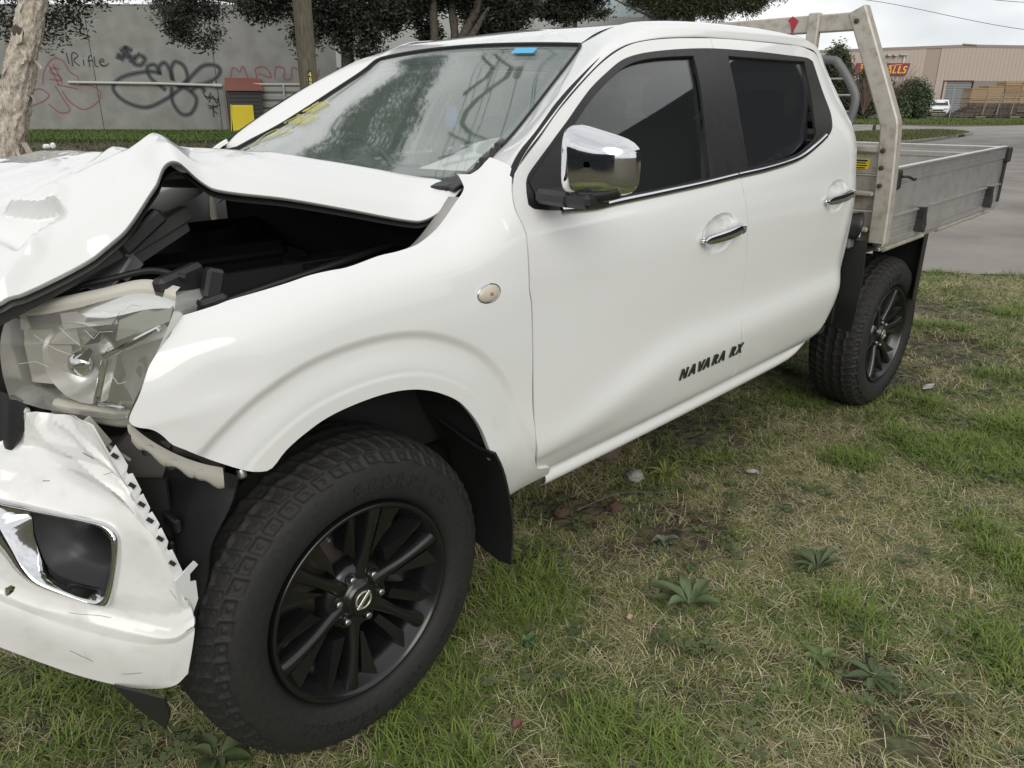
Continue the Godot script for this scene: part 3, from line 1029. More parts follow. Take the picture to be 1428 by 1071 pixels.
# ---------------------------------------------------------------- crumpled front
func build_front(T: Node3D) -> void:
	# bonnet: rows from the near edge across to the far edge, columns from the windscreen to the nose
	var A := [Vector3(0.475, 1.272, 0.70), Vector3(0.42, 1.235, 0.705), Vector3(0.355, 1.211, 0.705), Vector3(0.298, 1.2155, 0.70), Vector3(0.133, 1.256, 0.70), Vector3(-0.003, 1.288, 0.70), Vector3(-0.155, 1.318, 0.695), Vector3(-0.222, 1.360, 0.675), Vector3(-0.262, 1.325, 0.685), Vector3(-0.33, 1.256, 0.70), Vector3(-0.389, 1.216, 0.70), Vector3(-0.475, 1.181, 0.70), Vector3(-0.545, 1.160, 0.70), Vector3(-0.62, 1.14, 0.69)]
	var A2 := [Vector3(0.48, 1.285, 0.66), Vector3(0.43, 1.265, 0.67), Vector3(0.37, 1.255, 0.672), Vector3(0.305, 1.262, 0.670), Vector3(0.15, 1.298, 0.668), Vector3(0.01, 1.328, 0.665), Vector3(-0.14, 1.352, 0.655), Vector3(-0.215, 1.386, 0.635), Vector3(-0.262, 1.352, 0.645), Vector3(-0.335, 1.300, 0.66), Vector3(-0.40, 1.264, 0.665), Vector3(-0.47, 1.235, 0.668), Vector3(-0.535, 1.215, 0.67), Vector3(-0.61, 1.19, 0.66)]
	var B := [Vector3(0.495, 1.288, 0.58), Vector3(0.45, 1.296, 0.57), Vector3(0.39, 1.307, 0.565), Vector3(0.32, 1.322, 0.56), Vector3(0.17, 1.349, 0.56), Vector3(0.03, 1.371, 0.56), Vector3(-0.125, 1.386, 0.56), Vector3(-0.203, 1.393, 0.56), Vector3(-0.265, 1.377, 0.56), Vector3(-0.345, 1.348, 0.565), Vector3(-0.395, 1.334, 0.57), Vector3(-0.45, 1.318, 0.575), Vector3(-0.51, 1.303, 0.58), Vector3(-0.60, 1.27, 0.57)]
	var Cc := [Vector3(0.47, 1.300, 0.35), Vector3(0.43, 1.305, 0.35), Vector3(0.38, 1.312, 0.34), Vector3(0.31, 1.322, 0.34), Vector3(0.17, 1.342, 0.34), Vector3(0.03, 1.360, 0.34), Vector3(-0.125, 1.372, 0.34), Vector3(-0.20, 1.366, 0.35), Vector3(-0.26, 1.335, 0.37), Vector3(-0.345, 1.285, 0.39), Vector3(-0.40, 1.262, 0.40), Vector3(-0.45, 1.252, 0.40), Vector3(-0.51, 1.25, 0.40), Vector3(-0.60, 1.23, 0.40)]
	var Dd := [Vector3(0.45, 1.305, 0.02), Vector3(0.41, 1.307, 0.02), Vector3(0.37, 1.313, 0.02), Vector3(0.30, 1.322, 0.02), Vector3(0.17, 1.338, 0.02), Vector3(0.03, 1.352, 0.02), Vector3(-0.12, 1.353, 0.03), Vector3(-0.20, 1.346, 0.03), Vector3(-0.26, 1.338, 0.03), Vector3(-0.34, 1.322, 0.03), Vector3(-0.40, 1.306, 0.03), Vector3(-0.45, 1.292, 0.03), Vector3(-0.51, 1.275, 0.03), Vector3(-0.60, 1.25, 0.03)]
	var E := [Vector3(0.46, 1.300, -0.3), Vector3(0.42, 1.302, -0.3), Vector3(0.37, 1.306, -0.3), Vector3(0.30, 1.312, -0.3), Vector3(0.17, 1.325, -0.3), Vector3(0.03, 1.334, -0.3), Vector3(-0.12, 1.340, -0.3), Vector3(-0.20, 1.339, -0.3), Vector3(-0.26, 1.337, -0.3), Vector3(-0.34, 1.331, -0.3), Vector3(-0.40, 1.325, -0.3), Vector3(-0.45, 1.318, -0.3), Vector3(-0.51, 1.308, -0.3), Vector3(-0.60, 1.28, -0.3)]
	var Fr := []
	var Gr := []
	for i in 14:
		Fr.append(Vector3(E[i].x, E[i].y - 0.02, -0.58))
		Gr.append(Vector3(E[i].x, E[i].y - 0.07, -0.71))
	var rows := [A, A2, B, Cc, Dd, E, Fr, Gr]
	var nu := 110
	var nv := 150
	var p := sheet_pts(rows, nu, nv, 0.6)
	# the deep dent pressed into the folded near corner
	var dt := [Vector2(-0.54, 1.325), Vector2(-0.402, 1.305), Vector2(-0.40, 1.285), Vector2(-0.495, 1.232), Vector2(-0.56, 1.29)]
	# sharp folds, in plan
	var creases := [[Vector2(-0.205, 0.70), Vector2(-0.20, 0.30), 0.010, 0.05], [Vector2(-0.20, 0.56), Vector2(-0.40, 0.585), 0.008, 0.035], [Vector2(-0.40, 0.60), Vector2(-0.47, 0.665), 0.010, 0.02], [Vector2(-0.47, 0.665), Vector2(-0.53, 0.69), 0.008, 0.016], [Vector2(-0.20, 0.30), Vector2(-0.16, -0.55), 0.012, 0.06], [Vector2(-0.26, 0.05), Vector2(-0.55, 0.02), 0.014, 0.03], [Vector2(-0.22, 0.2), Vector2(-0.55, 0.30), -0.012, 0.04], [Vector2(-0.14, 0.66), Vector2(-0.02, 0.60), 0.004, 0.03], [Vector2(-0.30, 0.62), Vector2(-0.36, 0.69), 0.004, 0.03], [Vector2(0.05, 0.57), Vector2(0.47, 0.60), 0.004, 0.03]]
	var nz := FastNoiseLite.new()
	nz.seed = 4
	nz.frequency = 2.2
	for k in p.size():
		var q: Vector3 = p[k]
		if q.z > 0.45:
			var f := Vector2(q.x, q.y)
			if Geometry2D.is_point_in_polygon(f, PackedVector2Array(dt)):
				var d := 9.0
				for m in dt.size():
					d = minf(d, f.distance_to(Geometry2D.get_closest_point_to_segment(f, dt[m], dt[(m + 1) % dt.size()])))
				q += Vector3(0.25, -0.5, -0.8) * 0.05 * smoothstep(0.0, 0.012, d)
		q.y += nz.get_noise_3d(q.x * 2.0, q.z, 0.0) * 0.006 * smoothstep(0.3, -0.1, q.x) * smoothstep(0.70, 0.6, absf(q.z))
		for cs in creases:
			var a2: Vector2 = cs[0]
			var b2: Vector2 = cs[1]
			var f2 := Vector2(q.x, q.z)
			var d2 := f2.distance_to(Geometry2D.get_closest_point_to_segment(f2, a2, b2))
			q.y += cs[2] * maxf(0.0, 1.0 - d2 / cs[3])
		# crease running down from the crest to the near edge
		var cx := q.x + 0.205 + (0.70 - q.z) * -0.10
		if q.z > 0.5:
			q.y += 0.006 * exp(-cx * cx / 0.0006)
		p[k] = q
	var hb := MB.new()
	hb.grid(p, nu, nv, Vector3.UP)
	var H := put("bonnet", hb, M.paint, T, "crumpled bonnet folded up into a tent")
	# folded edge of the skin, then the inner frame
	var ed := MB.new()
	var e0 := []
	for j in nv:
		var q: Vector3 = p[j]
		e0.append(q + Vector3(0, 0.001, 0.0))
		pass
	var ee := []
	for j in nv: ee.append(p[j])
	for j in nv: ee.append(p[j] + Vector3(0.004, -0.007, -0.004))
	for j in nv: ee.append(p[j] + Vector3(0.004, -0.004, -0.022))
	ed.grid(ee, 3, nv, Vector3(0, -0.3, 1))
	put("folded_edge", ed, M.paint, H)
	var un := MB.new()
	var up := []
	for k in p.size():
		var q: Vector3 = p[k]
		var sink := 0.02 + 0.035 * smoothstep(0.69, 0.62, q.z)
		up.append(q + Vector3(0.006, -sink, -0.012 if q.z > 0 else 0.012))
	un.grid(up, nu, nv, Vector3.DOWN)
	put("inner_frame", un, M.black, H)
	# rail of the frame that hangs below the near edge at the nose
	var rail := MB.new()
	rail.bar(Vector3(-0.60, 1.108, 0.66), Vector3(-0.33, 1.215, 0.66), 0.035, 0.03, 0.006)
	rail.bar(Vector3(-0.33, 1.215, 0.66), Vector3(-0.245, 1.275, 0.655), 0.03, 0.03, 0.006)
	put("frame_rail", rail, M.black, H)
	var bits := MB.new()
	bits.bar(Vector3(-0.36, 1.178, 0.60), Vector3(-0.135, 1.252, 0.50), 0.030, 0.030, 0.004)
	bits.bar(Vector3(-0.36, 1.160, 0.60), Vector3(-0.14, 1.236, 0.50), 0.010, 0.05, 0.002)
	put("strut", bits, mat(Color(0.11, 0.11, 0.11), 0.5), H)
	var br := MB.new()
	br.box(Vector3(-0.345, 1.168, 0.615), Vector3(0.085, 0.008, 0.07), 0.002, Basis(Vector3(0.3, 0.2, 1).normalized(), 0.9))
	br.box(Vector3(-0.305, 1.175, 0.60), Vector3(0.05, 0.05, 0.006), 0.002, Basis(Vector3(0.3, 0.2, 1).normalized(), 0.7))
	put("bracket", br, mat(Color(0.2, 0.205, 0.21), 0.5), H)
	# pale gas strut end and crossbrace seen through the tent
	var pale := MB.new()
	pale.prism([Vector2(-0.22, 1.325), Vector2(-0.19, 1.345), Vector2(-0.10, 1.326)], -0.02, 0.0, Transform3D(Basis.IDENTITY, Vector3(0, -0.004, 0.5)))
	put("brace", pale, mat(Color(0.25, 0.25, 0.25), 0.6), H)
	# --- engine bay
	var bay := MB.new()
	bay.box(Vector3(0.50, 0.86, 0), Vector3(0.03, 0.80, 1.36), 0.0)          # firewall
	bay.box(Vector3(0.03, 0.80, 0.60), Vector3(0.92, 0.46, 0.02), 0.0)        # near apron
	bay.box(Vector3(0.03, 0.80, -0.60), Vector3(0.92, 0.46, 0.02), 0.0)
	bay.box(Vector3(-0.02, 0.57, 0), Vector3(1.0, 0.02, 1.2), 0.0)
	bay.box(Vector3(-0.46, 0.82, 0), Vector3(0.05, 0.50, 1.1), 0.01)         # radiator, pushed back
	put("engine_bay", bay, M.black_matt, T)
	var eng := MB.new()
	eng.box(Vector3(0.05, 0.86, 0.0), Vector3(0.62, 0.42, 0.42), 0.04)
	eng.box(Vector3(0.02, 1.08, 0.02), Vector3(0.5, 0.06, 0.34), 0.025)
	for k in 4:
		eng.tube([Vector3(-0.2 + k * 0.13, 1.02, 0.2), Vector3(-0.2 + k * 0.13, 0.98, 0.3), Vector3(-0.18 + k * 0.13, 0.86, 0.36)], 0.02, 8)
	put("engine", eng, M.black, T)
	var bat := MB.new()
	bat.box(Vector3(0.26, 0.98, 0.44), Vector3(0.20, 0.20, 0.17), 0.012)
	bat.box(Vector3(0.26, 1.085, 0.44), Vector3(0.21, 0.015, 0.18), 0.004)
	put("battery", bat, M.black, T)
	var hose := MB.new()
	hose.tube(curve([Vector3(-0.40, 1.02, 0.30), Vector3(-0.25, 1.08, 0.36), Vector3(-0.05, 1.06, 0.42), Vector3(0.12, 1.0, 0.40)], 20), 0.024, 10)
	hose.tube(curve([Vector3(0.40, 1.12, 0.5), Vector3(0.2, 1.10, 0.54), Vector3(-0.1, 1.04, 0.5), Vector3(-0.35, 0.99, 0.52)], 20), 0.010, 8)
	put("hose", hose, M.black, T)
	# gutter flange under the fender's top edge
	var gut := MB.new()
	var ge := []
	for q in [[0.44, 9.2], [0.39, 8.95], [0.30, 8.37], [0.23, 7.97], [0.12, 7.88], [0.03, 7.76], [-0.05, 7.87], [-0.1, 7.88], [-0.21, 7.94]]:
		ge.append(fen(q[0], q[1]))
	ge = curve(ge, 40)
	var g3 := []
	for q in ge: g3.append(q + Vector3(0, -0.004, 0.004))
	for q in ge: g3.append(q + Vector3(0.0, -0.022, -0.012))
	for q in ge: g3.append(q + Vector3(0.0, -0.024, -0.06))
	for q in ge: g3.append(q + Vector3(0.0, -0.09, -0.075))
	gut.grid(g3, 4, ge.size(), Vector3(0, 1, -0.2))
	both("fender_gutter", gut, M.primer, T)
	# cowl under the windscreen and its torn black end piece
	var cw := []
	for i in 2:
		for j in 21:
			var b := lerpf(0.985, -0.985, j / 20.0)
			var q := wscreen(b, 0.03)
			cw.append(q + (Vector3(0.012, -0.006, 0) if i == 1 else Vector3(-0.13, -0.075, 0)))
	var cb := MB.new()
	cb.grid(cw, 2, 21, Vector3.UP)
	put("cowl", cb, M.black, T)
	var torn := MB.new()
	var wq := wscreen(0.97, 0.02)
	torn.box(Vector3(0.50, 1.288, 0.655), Vector3(0.10, 0.012, 0.09), 0.003, Basis(Vector3(0, 0, 1), 0.35))
	torn.box(Vector3(0.47, 1.27, 0.64), Vector3(0.07, 0.03, 0.05), 0.004, Basis(Vector3(0, 1, 0.3).normalized(), 0.5))
	for k in 7:
		var q := wscreen(0.995, 0.02 + k * 0.035)
		torn.box(q + Vector3(-0.004, 0.008, 0.008), Vector3(0.026, 0.010, 0.016), 0.002, Basis(Vector3(0.2, 0.3, 1).normalized(), 0.4 + 0.5 * (k % 3)))
	put("torn_cowl_end", torn, M.black, T)
	build_headlight(T)
	build_bumper(T)
	# --- wheel arch liner, mud flap
	var ln := []
	var lp := []
	for i in range(0, LIP.size(), 2):
		lp.append(Vector3(LIP[i], LIP[i + 1], 0))
	lp = curve(lp, 48)
	for zz in [0.895, 0.86, 0.62, 0.45]:
		for q in lp:
			var k: float = 1.0 if zz > 0.88 else (1.03 if zz > 0.8 else 1.06)
			ln.append(Vector3(q.x * k, (q.y - 0.38) * k + 0.38, zz))
	var lb := MB.new()
	lb.grid(ln, 4, lp.size(), Vector3.DOWN)
	both("wheel_arch_liner", lb, M.black_matt, T)
	var cap := MB.new()
	var ring := [Vector2(0.5, 0.38)]
	cap.box(Vector3(0.0, 0.72, 0.44), Vector3(1.1, 0.75, 0.02))
	both("inner_arch_panel", cap, M.black_matt, T)
	# front liner piece torn loose, hanging ahead of the tyre
	var fl := sheet([[Vector3(-0.245, 0.79, 0.86), Vector3(-0.30, 0.70, 0.86), Vector3(-0.345, 0.60, 0.86), Vector3(-0.37, 0.50, 0.855), Vector3(-0.375, 0.44, 0.85)], [Vector3(-0.275, 0.80, 0.80), Vector3(-0.335, 0.70, 0.79), Vector3(-0.37, 0.60, 0.80), Vector3(-0.405, 0.50, 0.80), Vector3(-0.41, 0.44, 0.80)], [Vector3(-0.30, 0.81, 0.74), Vector3(-0.35, 0.72, 0.72), Vector3(-0.39, 0.61, 0.73), Vector3(-0.42, 0.51, 0.73), Vector3(-0.43, 0.44, 0.73)], [Vector3(-0.30, 0.82, 0.62), Vector3(-0.36, 0.73, 0.60), Vector3(-0.40, 0.62, 0.60), Vector3(-0.43, 0.52, 0.60), Vector3(-0.44, 0.44, 0.6)]], 20, 24, Vector3(-1, 0, 0.4), 0.004)
	for k in fl.v.size():
		var q: Vector3 = fl.v[k]
		fl.v[k].x += 0.010 * sin(q.z * 60.0) * smoothstep(0.85, 0.8, q.z) + 0.006 * sin(q.y * 45.0)
	var flm := put("torn_liner", fl, M.trim, T, "black liner torn loose ahead of the front tyre")
	var fs := MB.new()
	for k in 4:
		fs.box(Vector3(-0.36 - 0.012 * k, 0.70 - 0.05 * k, 0.78 - 0.015 * (k % 2)), Vector3(0.014, 0.03, 0.06), 0.004)
	put("rib", fs, M.trim, flm)
	var mf := MB.new()
	# mud flap behind the wheel, bent to follow the arch
	var mrows := [[], [], []]
	for q in [[0.368, 0.655], [0.395, 0.60], [0.417, 0.52], [0.430, 0.44], [0.435, 0.37], [0.430, 0.30]]:
		mrows[0].append(Vector3(q[0], q[1], 0.93 if q[1] > 0.4 else 0.925))
		mrows[1].append(Vector3(q[0] - 0.004, q[1], 0.86))
		mrows[2].append(Vector3(q[0], q[1] + 0.03, 0.70))
	mf = sheet(mrows, 8, 16, Vector3(-1, 0, 0), 0.007)
	var mfs := both("mud_flap", mf, M.trim, T)
	for s in 2:
		var sc := MB.new()
		for q in [[0.388, 0.63], [0.425, 0.53], [0.44, 0.45]]:
			sc.lathe([Vector2(0.010, -0.006), Vector2(0.010, 0.0), Vector2(0.007, 0.004), Vector2(0.0, 0.005)], 10, Vector3(q[0] - 0.006, q[1], 0.895), Basis(Vector3.UP, -PI / 2))
		put("screw", sc if s == 0 else sc.mirrored(), M.grey_steel, mfs[s])
	# indicator lamp on the fender
	var ind := MB.new()
	var io := fen(0.372, 6.05)
	var pr := []
	for k in 7:
		var a := k / 6.0 * PI * 0.5
		pr.append(Vector2(cos(a), sin(a)))
	for i in 24:
		pass
	var ip := []
	for i in 24:
		var a := TAU * i / 24
		for k in 6:
			var f := cos(k / 5.0 * PI * 0.5)
			ip.append(io + Vector3(cos(a) * 0.034 * f, sin(a) * 0.021 * f + RAKE * cos(a) * 0.03, 0.002 + 0.010 * sin(k / 5.0 * PI * 0.5)))
	ind.grid(ip, 24, 6, Vector3(0, 0, 1), true)
	for k in ind.n.size():
		if ind.n[k].z < 0: ind.n[k] = -ind.n[k]
	ind.rewind()
	var im := put("indicator_lamp", ind, mat(Color(0.55, 0.51, 0.44), 0.2), T)
	var ir := MB.new()
	ir.tube([io + Vector3(-0.004, 0, 0.009), io + Vector3(0.004, 0, 0.009)], 0.005, 8)
	put("bulb", ir, mat(Color(0.4, 0.16, 0.08), 0.4), im)
	var irim := MB.new()
	var rp := []
	for i in 25:
		var a := TAU * i / 24
		rp.append(io + Vector3(cos(a) * 0.035, sin(a) * 0.022 + RAKE * cos(a) * 0.03, 0.002))
	irim.tube(rp, 0.0022, 6, false)
	put("rim", irim, M.chrome, im)

func build_headlight(T: Node3D) -> void:
	var N := Node3D.new()
	N.name = "headlight"
	T.add_child(N, true)
	N.set_meta("label", "smashed clear headlight pushed back into the fender")
	# lens from the nose side (left) to the fender (right), bottom to top
	var b := [[-0.546,0.960,0.600,-0.505,0.940,0.640,-0.463,0.934,0.700,-0.430,0.931,0.750,-0.419,0.953,0.830],[-0.550,1.015,0.615,-0.506,1.013,0.675,-0.454,1.008,0.735,-0.412,1.005,0.790,-0.400,1.000,0.845],[-0.543,1.068,0.615,-0.491,1.067,0.680,-0.434,1.071,0.745,-0.381,1.071,0.800,-0.354,1.073,0.850],[-0.524,1.107,0.605,-0.479,1.110,0.665,-0.419,1.121,0.735,-0.361,1.131,0.790,-0.320,1.126,0.845],[-0.505,1.119,0.590,-0.464,1.127,0.640,-0.399,1.142,0.690,-0.333,1.158,0.740,-0.293,1.147,0.800]]
	var rows := []
	for r in b: rows.append(pts3(r))
	put("lens", sheet(rows, 26, 40, Vector3(-0.7, 0.1, 0.7)), M.lens, N)
	# housing behind
	var hr := []
	for r in rows:
		var q := []
		for i in r.size():
			q.append(r[i] + Vector3(0.085, -0.01, -0.075))
		hr.append(q)
	put("housing", sheet(hr, 20, 30, Vector3(-0.7, 0.1, 0.7)), M.reflector, N)
	var rim := MB.new()
	for e in [0, rows.size() - 1]:
		var a := curve(rows[e], 30)
		var c := curve(hr[e], 30)
		rim.grid(a + c, 2, 31, Vector3.UP if e else Vector3.DOWN)
	for e in [0, rows[0].size() - 1]:
		var ca := []
		var cb := []
		for r in rows: ca.append(r[e])
		for r in hr: cb.append(r[e])
		rim.grid(curve(ca, 12) + curve(cb, 12), 2, 13, Vector3.LEFT if e == 0 else Vector3.RIGHT)
	put("housing_rim", rim, M.reflector, N)
	# reflector facets, main bowl, bulb tube, indicator chamber
	var P := func(s: float, t: float, dz: float) -> Vector3:
		var cl := []
		for r in rows: cl.append(crv(r, s * (r.size() - 1)))
		return crv(cl, t * (rows.size() - 1)) + Vector3(0.75, -0.08, -0.65) * dz
	var bowl := MB.new()
	var bc: Vector3 = P.call(0.40, 0.32, 0.075)
	var fwd := Vector3(-0.80, 0.02, 0.60).normalized()
	var bas := Basis.looking_at(-fwd, Vector3.UP)
	bas = Basis(bas.x, bas.y, fwd)
	bowl.lathe([Vector2(0.02, -0.02), Vector2(0.045, -0.012), Vector2(0.066, 0.006), Vector2(0.078, 0.03)], 32, bc, bas)
	put("reflector_bowl", bowl, M.reflector, N)
	var bulb := MB.new()
	bulb.lathe([Vector2(0.026, -0.02), Vector2(0.028, 0.02), Vector2(0.026, 0.034), Vector2(0.018, 0.044), Vector2(0.0, 0.048)], 24, bc, bas)
	put("bulb_shield", bulb, M.chrome, N)
	var facet := MB.new()
	for q in [[0.04, 0.10, 0.30, 0.45, 0.055], [0.04, 0.45, 0.33, 0.72, 0.045], [0.30, 0.62, 0.56, 0.80, 0.03]]:
		facet.quad(P.call(q[0], q[1], q[4]), P.call(q[2], q[1], q[4] + 0.02), P.call(q[2], q[3], q[4]), P.call(q[0], q[3], q[4] - 0.01), Vector3(-1, 0.2, 1))
	put("facet", facet, M.reflector, N)
	var amb := MB.new()
	amb.quad(P.call(0.63, 0.08, 0.03), P.call(0.93, 0.05, 0.03), P.call(0.96, 0.55, 0.02), P.call(0.62, 0.42, 0.03), Vector3(-1, 0, 1))
	amb.quad(P.call(0.58, 0.50, 0.035), P.call(0.95, 0.66, 0.025), P.call(0.96, 0.92, 0.02), P.call(0.60, 0.66, 0.03), Vector3(-1, 0, 1))
	put("indicator_chamber", amb, M.reflector_grey, N)
	var bar := MB.new()
	bar.bar(P.call(0.57, 0.40, 0.012), P.call(0.93, 0.62, 0.008), 0.016, 0.012, 0.003)
	bar.bar(P.call(0.59, 0.07, 0.012), P.call(0.58, 0.44, 0.012), 0.012, 0.010, 0.003)
	bar.bar(P.call(0.62, 0.08, 0.010), P.call(0.88, 0.08, 0.008), 0.008, 0.008, 0.003)
	put("divider", bar, M.chrome, N)
	# cracks: thin bright edges of broken plastic
	for s in [[[0.20, 0.60], [0.27, 0.52], [0.33, 0.47], [0.41, 0.43]], [[0.47, 0.62], [0.52, 0.55], [0.55, 0.60], [0.62, 0.60]], [[0.12, 0.34], [0.22, 0.37], [0.30, 0.33]], [[0.34, 0.66], [0.40, 0.56], [0.45, 0.50]], [[0.68, 0.30], [0.75, 0.25], [0.83, 0.28]], [[0.66, 0.72], [0.72, 0.80], [0.78, 0.78]]]:
		var ck := MB.new()
		var q := []
		for e in s: q.append(P.call(e[0], e[1], -0.001))
		ck.tube(q, 0.0006, 4)
		put("crack", ck, mat(Color(0.6, 0.6, 0.56), 0.3), N)
	var brow := MB.new()
	var bp := []
	for j in 3:
		for i in 17:
			var f := i / 16.0
			bp.append(P.call(lerpf(0.03, 0.97, f), lerpf(0.60 + 0.16 * f, 0.93 + 0.03 * f, j / 2.0), 0.012 + 0.012 * (2 - j)))
	brow.grid(bp, 3, 17, Vector3(-0.5, 0.6, 0.6))
	put("upper_reflector", brow, M.reflector_bright, N)
	var hole := MB.new()
	for s in [[[0.47, 0.50], [0.53, 0.56], [0.58, 0.66], [0.55, 0.52]], [[0.55, 0.52], [0.60, 0.60], [0.66, 0.76], [0.60, 0.62]], [[0.44, 0.40], [0.50, 0.48], [0.52, 0.46], [0.51, 0.38]]]:
		hole.quad(P.call(s[0][0], s[0][1], 0.001), P.call(s[1][0], s[1][1], 0.001), P.call(s[2][0], s[2][1], 0.001), P.call(s[3][0], s[3][1], 0.001), Vector3(-1, 0, 1))
	put("broken_gap", hole, M.black_matt, N)
	# upper flange and broken black mounting ears
	var fl := MB.new()
	var t0 := curve(rows[rows.size() - 1], 30)
	var fp := []
	for q in t0: fp.append(q + Vector3(-0.003, -0.012, 0.004))
	for q in t0: fp.append(q + Vector3(0.0, 0.006, 0.0))
	for q in t0: fp.append(q + Vector3(0.014, 0.011, -0.012))
	fl.grid(fp, 3, 31, Vector3(-0.5, 1, 0.5))
	put("flange", fl, M.cream, N)
	var ear := MB.new()
	var tp := []
	for i in range(3, 31): tp.append(t0[i] + Vector3(0.034, 0.022, -0.028))
	ear.tube(tp, 0.006, 6)
	var c0 := Vector3(-0.262, 1.152, 0.745)
	ear.box(c0 + Vector3(0.0, 0.004, 0), Vector3(0.12, 0.05, 0.03), 0.008, Basis(Vector3(0, 0, 1), 0.12) * Basis(Vector3.UP, 0.5))
	ear.box(c0 + Vector3(0.055, -0.004, 0.012), Vector3(0.035, 0.06, 0.03), 0.006, Basis(Vector3(0, 0, 1), -0.3))
	ear.box(c0 + Vector3(0.045, -0.035, 0.025), Vector3(0.06, 0.022, 0.03), 0.008, Basis(Vector3(0, 0, 1), 0.15))
	ear.box(c0 + Vector3(-0.015, -0.045, 0.03), Vector3(0.075, 0.03, 0.02), 0.008, Basis(Vector3(0, 0, 1), 0.35))
	put("mounting_ear", ear, M.black, N)
	var lowb := MB.new()
	lowb.tube(curve([rows[0][1] + Vector3(0.03, -0.012, -0.03), rows[0][2] + Vector3(0.03, -0.014, -0.03), rows[0][3] + Vector3(0.03, -0.016, -0.03), rows[0][4] + Vector3(0.05, -0.02, -0.03)], 16), 0.018, 8)
	put("lower_edge", lowb, M.cream, N)

func build_bumper(T: Node3D) -> void:
	var src := [[-0.743,0.569,0.600,-0.666,0.504,0.660,-0.613,0.465,0.710,-0.559,0.429,0.760,-0.490,0.395,0.815,-0.436,0.388,0.850,-0.408,0.413,0.868],
	[-0.729,0.645,0.615,-0.653,0.583,0.675,-0.602,0.549,0.730,-0.549,0.516,0.780,-0.483,0.485,0.835,-0.425,0.478,0.868,-0.391,0.499,0.885],
	[-0.716,0.693,0.600,-0.641,0.634,0.665,-0.590,0.601,0.720,-0.535,0.580,0.770,-0.471,0.549,0.830,-0.422,0.527,0.868,-0.384,0.542,0.885],
	[-0.693,0.802,0.600,-0.620,0.737,0.665,-0.570,0.705,0.720,-0.517,0.681,0.770,-0.459,0.649,0.825,-0.416,0.618,0.862,-0.394,0.593,0.878],
	[-0.680,0.861,0.600,-0.606,0.804,0.660,-0.554,0.782,0.715,-0.511,0.770,0.765,-0.464,0.751,0.815,-0.434,0.727,0.845,-0.414,0.699,0.862],
	[-0.640,0.873,0.570,-0.586,0.839,0.630,-0.543,0.823,0.680,-0.499,0.815,0.730,-0.464,0.806,0.790,-0.440,0.791,0.820,-0.427,0.762,0.842],
	[-0.566,0.882,0.590,-0.543,0.870,0.620,-0.518,0.866,0.660,-0.492,0.869,0.720,-0.472,0.864,0.770,-0.453,0.854,0.800,-0.441,0.833,0.822],
	[-0.527,0.943,0.620,-0.511,0.939,0.640,-0.494,0.934,0.660,-0.480,0.936,0.700,-0.476,0.941,0.740,-0.470,0.940,0.760,-0.465,0.935,0.775]]
	var rows := []
	for r in src: rows.append(pts3(r))
	var folds := [[Vector2(0.08, 1.0), Vector2(0.92, 0.70), 0.012, 0.07], [Vector2(0.05, 0.86), Vector2(0.95, 0.83), -0.009, 0.05], [Vector2(0.12, 1.0), Vector2(0.16, 0.72), 0.010, 0.07], [Vector2(0.35, 0.98), Vector2(0.9, 0.86), 0.006, 0.04], [Vector2(0.0, 0.26), Vector2(1.0, 0.24), 0.006, 0.05], [Vector2(0.55, 0.30), Vector2(1.0, 0.36), -0.005, 0.05]]
	var S := func(u: float, v: float) -> Vector3:
		var cl := []
		for r in rows: cl.append(crv(r, clampf(u, 0, 1) * (r.size() - 1)))
		var q := crv(cl, clampf(v, 0, 1) * (rows.size() - 1))
		for f in folds:
			var d := Vector2(u, v).distance_to(Geometry2D.get_closest_point_to_segment(Vector2(u, v), f[0], f[1]))
			q += Vector3(-0.7, 0.1, 0.7) * (f[2] * maxf(0.0, 1.0 - d / f[3]))
		return q
	var hole := [0.146,0.553,0.243,0.565,0.398,0.566,0.558,0.568,0.635,0.552,0.621,0.489,0.588,0.389,0.566,0.338,0.499,0.332,0.361,0.342,0.251,0.362,0.190,0.391]
	var ol := [0.0, 0.0, 0.25, 0.0, 0.5, 0.0, 0.75, 0.0, 1.0, 0.0, 1.0, 0.25, 1.0, 0.5, 1.0, 0.75, 1.0, 1.0, 0.8, 1.0, 0.6, 1.0, 0.4, 1.0, 0.2, 1.0, 0.0, 1.0, 0.0, 0.66, 0.0, 0.33]
	var bb := panel(S, ol, [hole, [0.1854,0.2836,0.2057,0.3009,0.2220,0.2999,0.2164,0.2832,0.1953,0.2559,0.1879,0.2648]], 0.014, 1.0, 0.006, 0.0, Vector3(-0.8, 0.1, 0.6))
	for k in bb.v.size():
		var q := bb.v[k]
		var cr := sin(q.y * 38.0 + q.z * 55.0) * 0.004 * smoothstep(0.74, 0.9, q.y)
		bb.v[k] += Vector3(-0.7, 0, 0.7) * cr
	var B := put("bumper", bb, M.paint_scuffed, T, "torn and scuffed white bumper corner")
	# scratches scored through the paint
	var rn := RandomNumberGenerator.new()
	rn.seed = 12
	var sc := MB.new()
	for k in 15:
		var u0 := rn.randf_range(0.05, 0.95)
		var v0 := rn.randf_range(0.05, 0.95)
		if u0 < 0.75 and v0 > 0.3 and v0 < 0.68: continue
		var a := rn.randf_range(-0.5, 0.3)
		var l := rn.randf_range(0.03, 0.16)
		var q := []
		for j in 5: q.append(S.call(clampf(u0 + cos(a) * l * j / 4.0, 0, 1), clampf(v0 + sin(a) * l * j / 4.0 + rn.randf() * 0.004, 0, 1)) + Vector3(-0.0006, 0, 0.0006))
		sc.tube(q, rn.randf_range(0.0003, 0.0007), 4)
	put("scratch", sc, mat(Color(0.16, 0.155, 0.15), 0.8), B).set_meta("kind", "stuff")
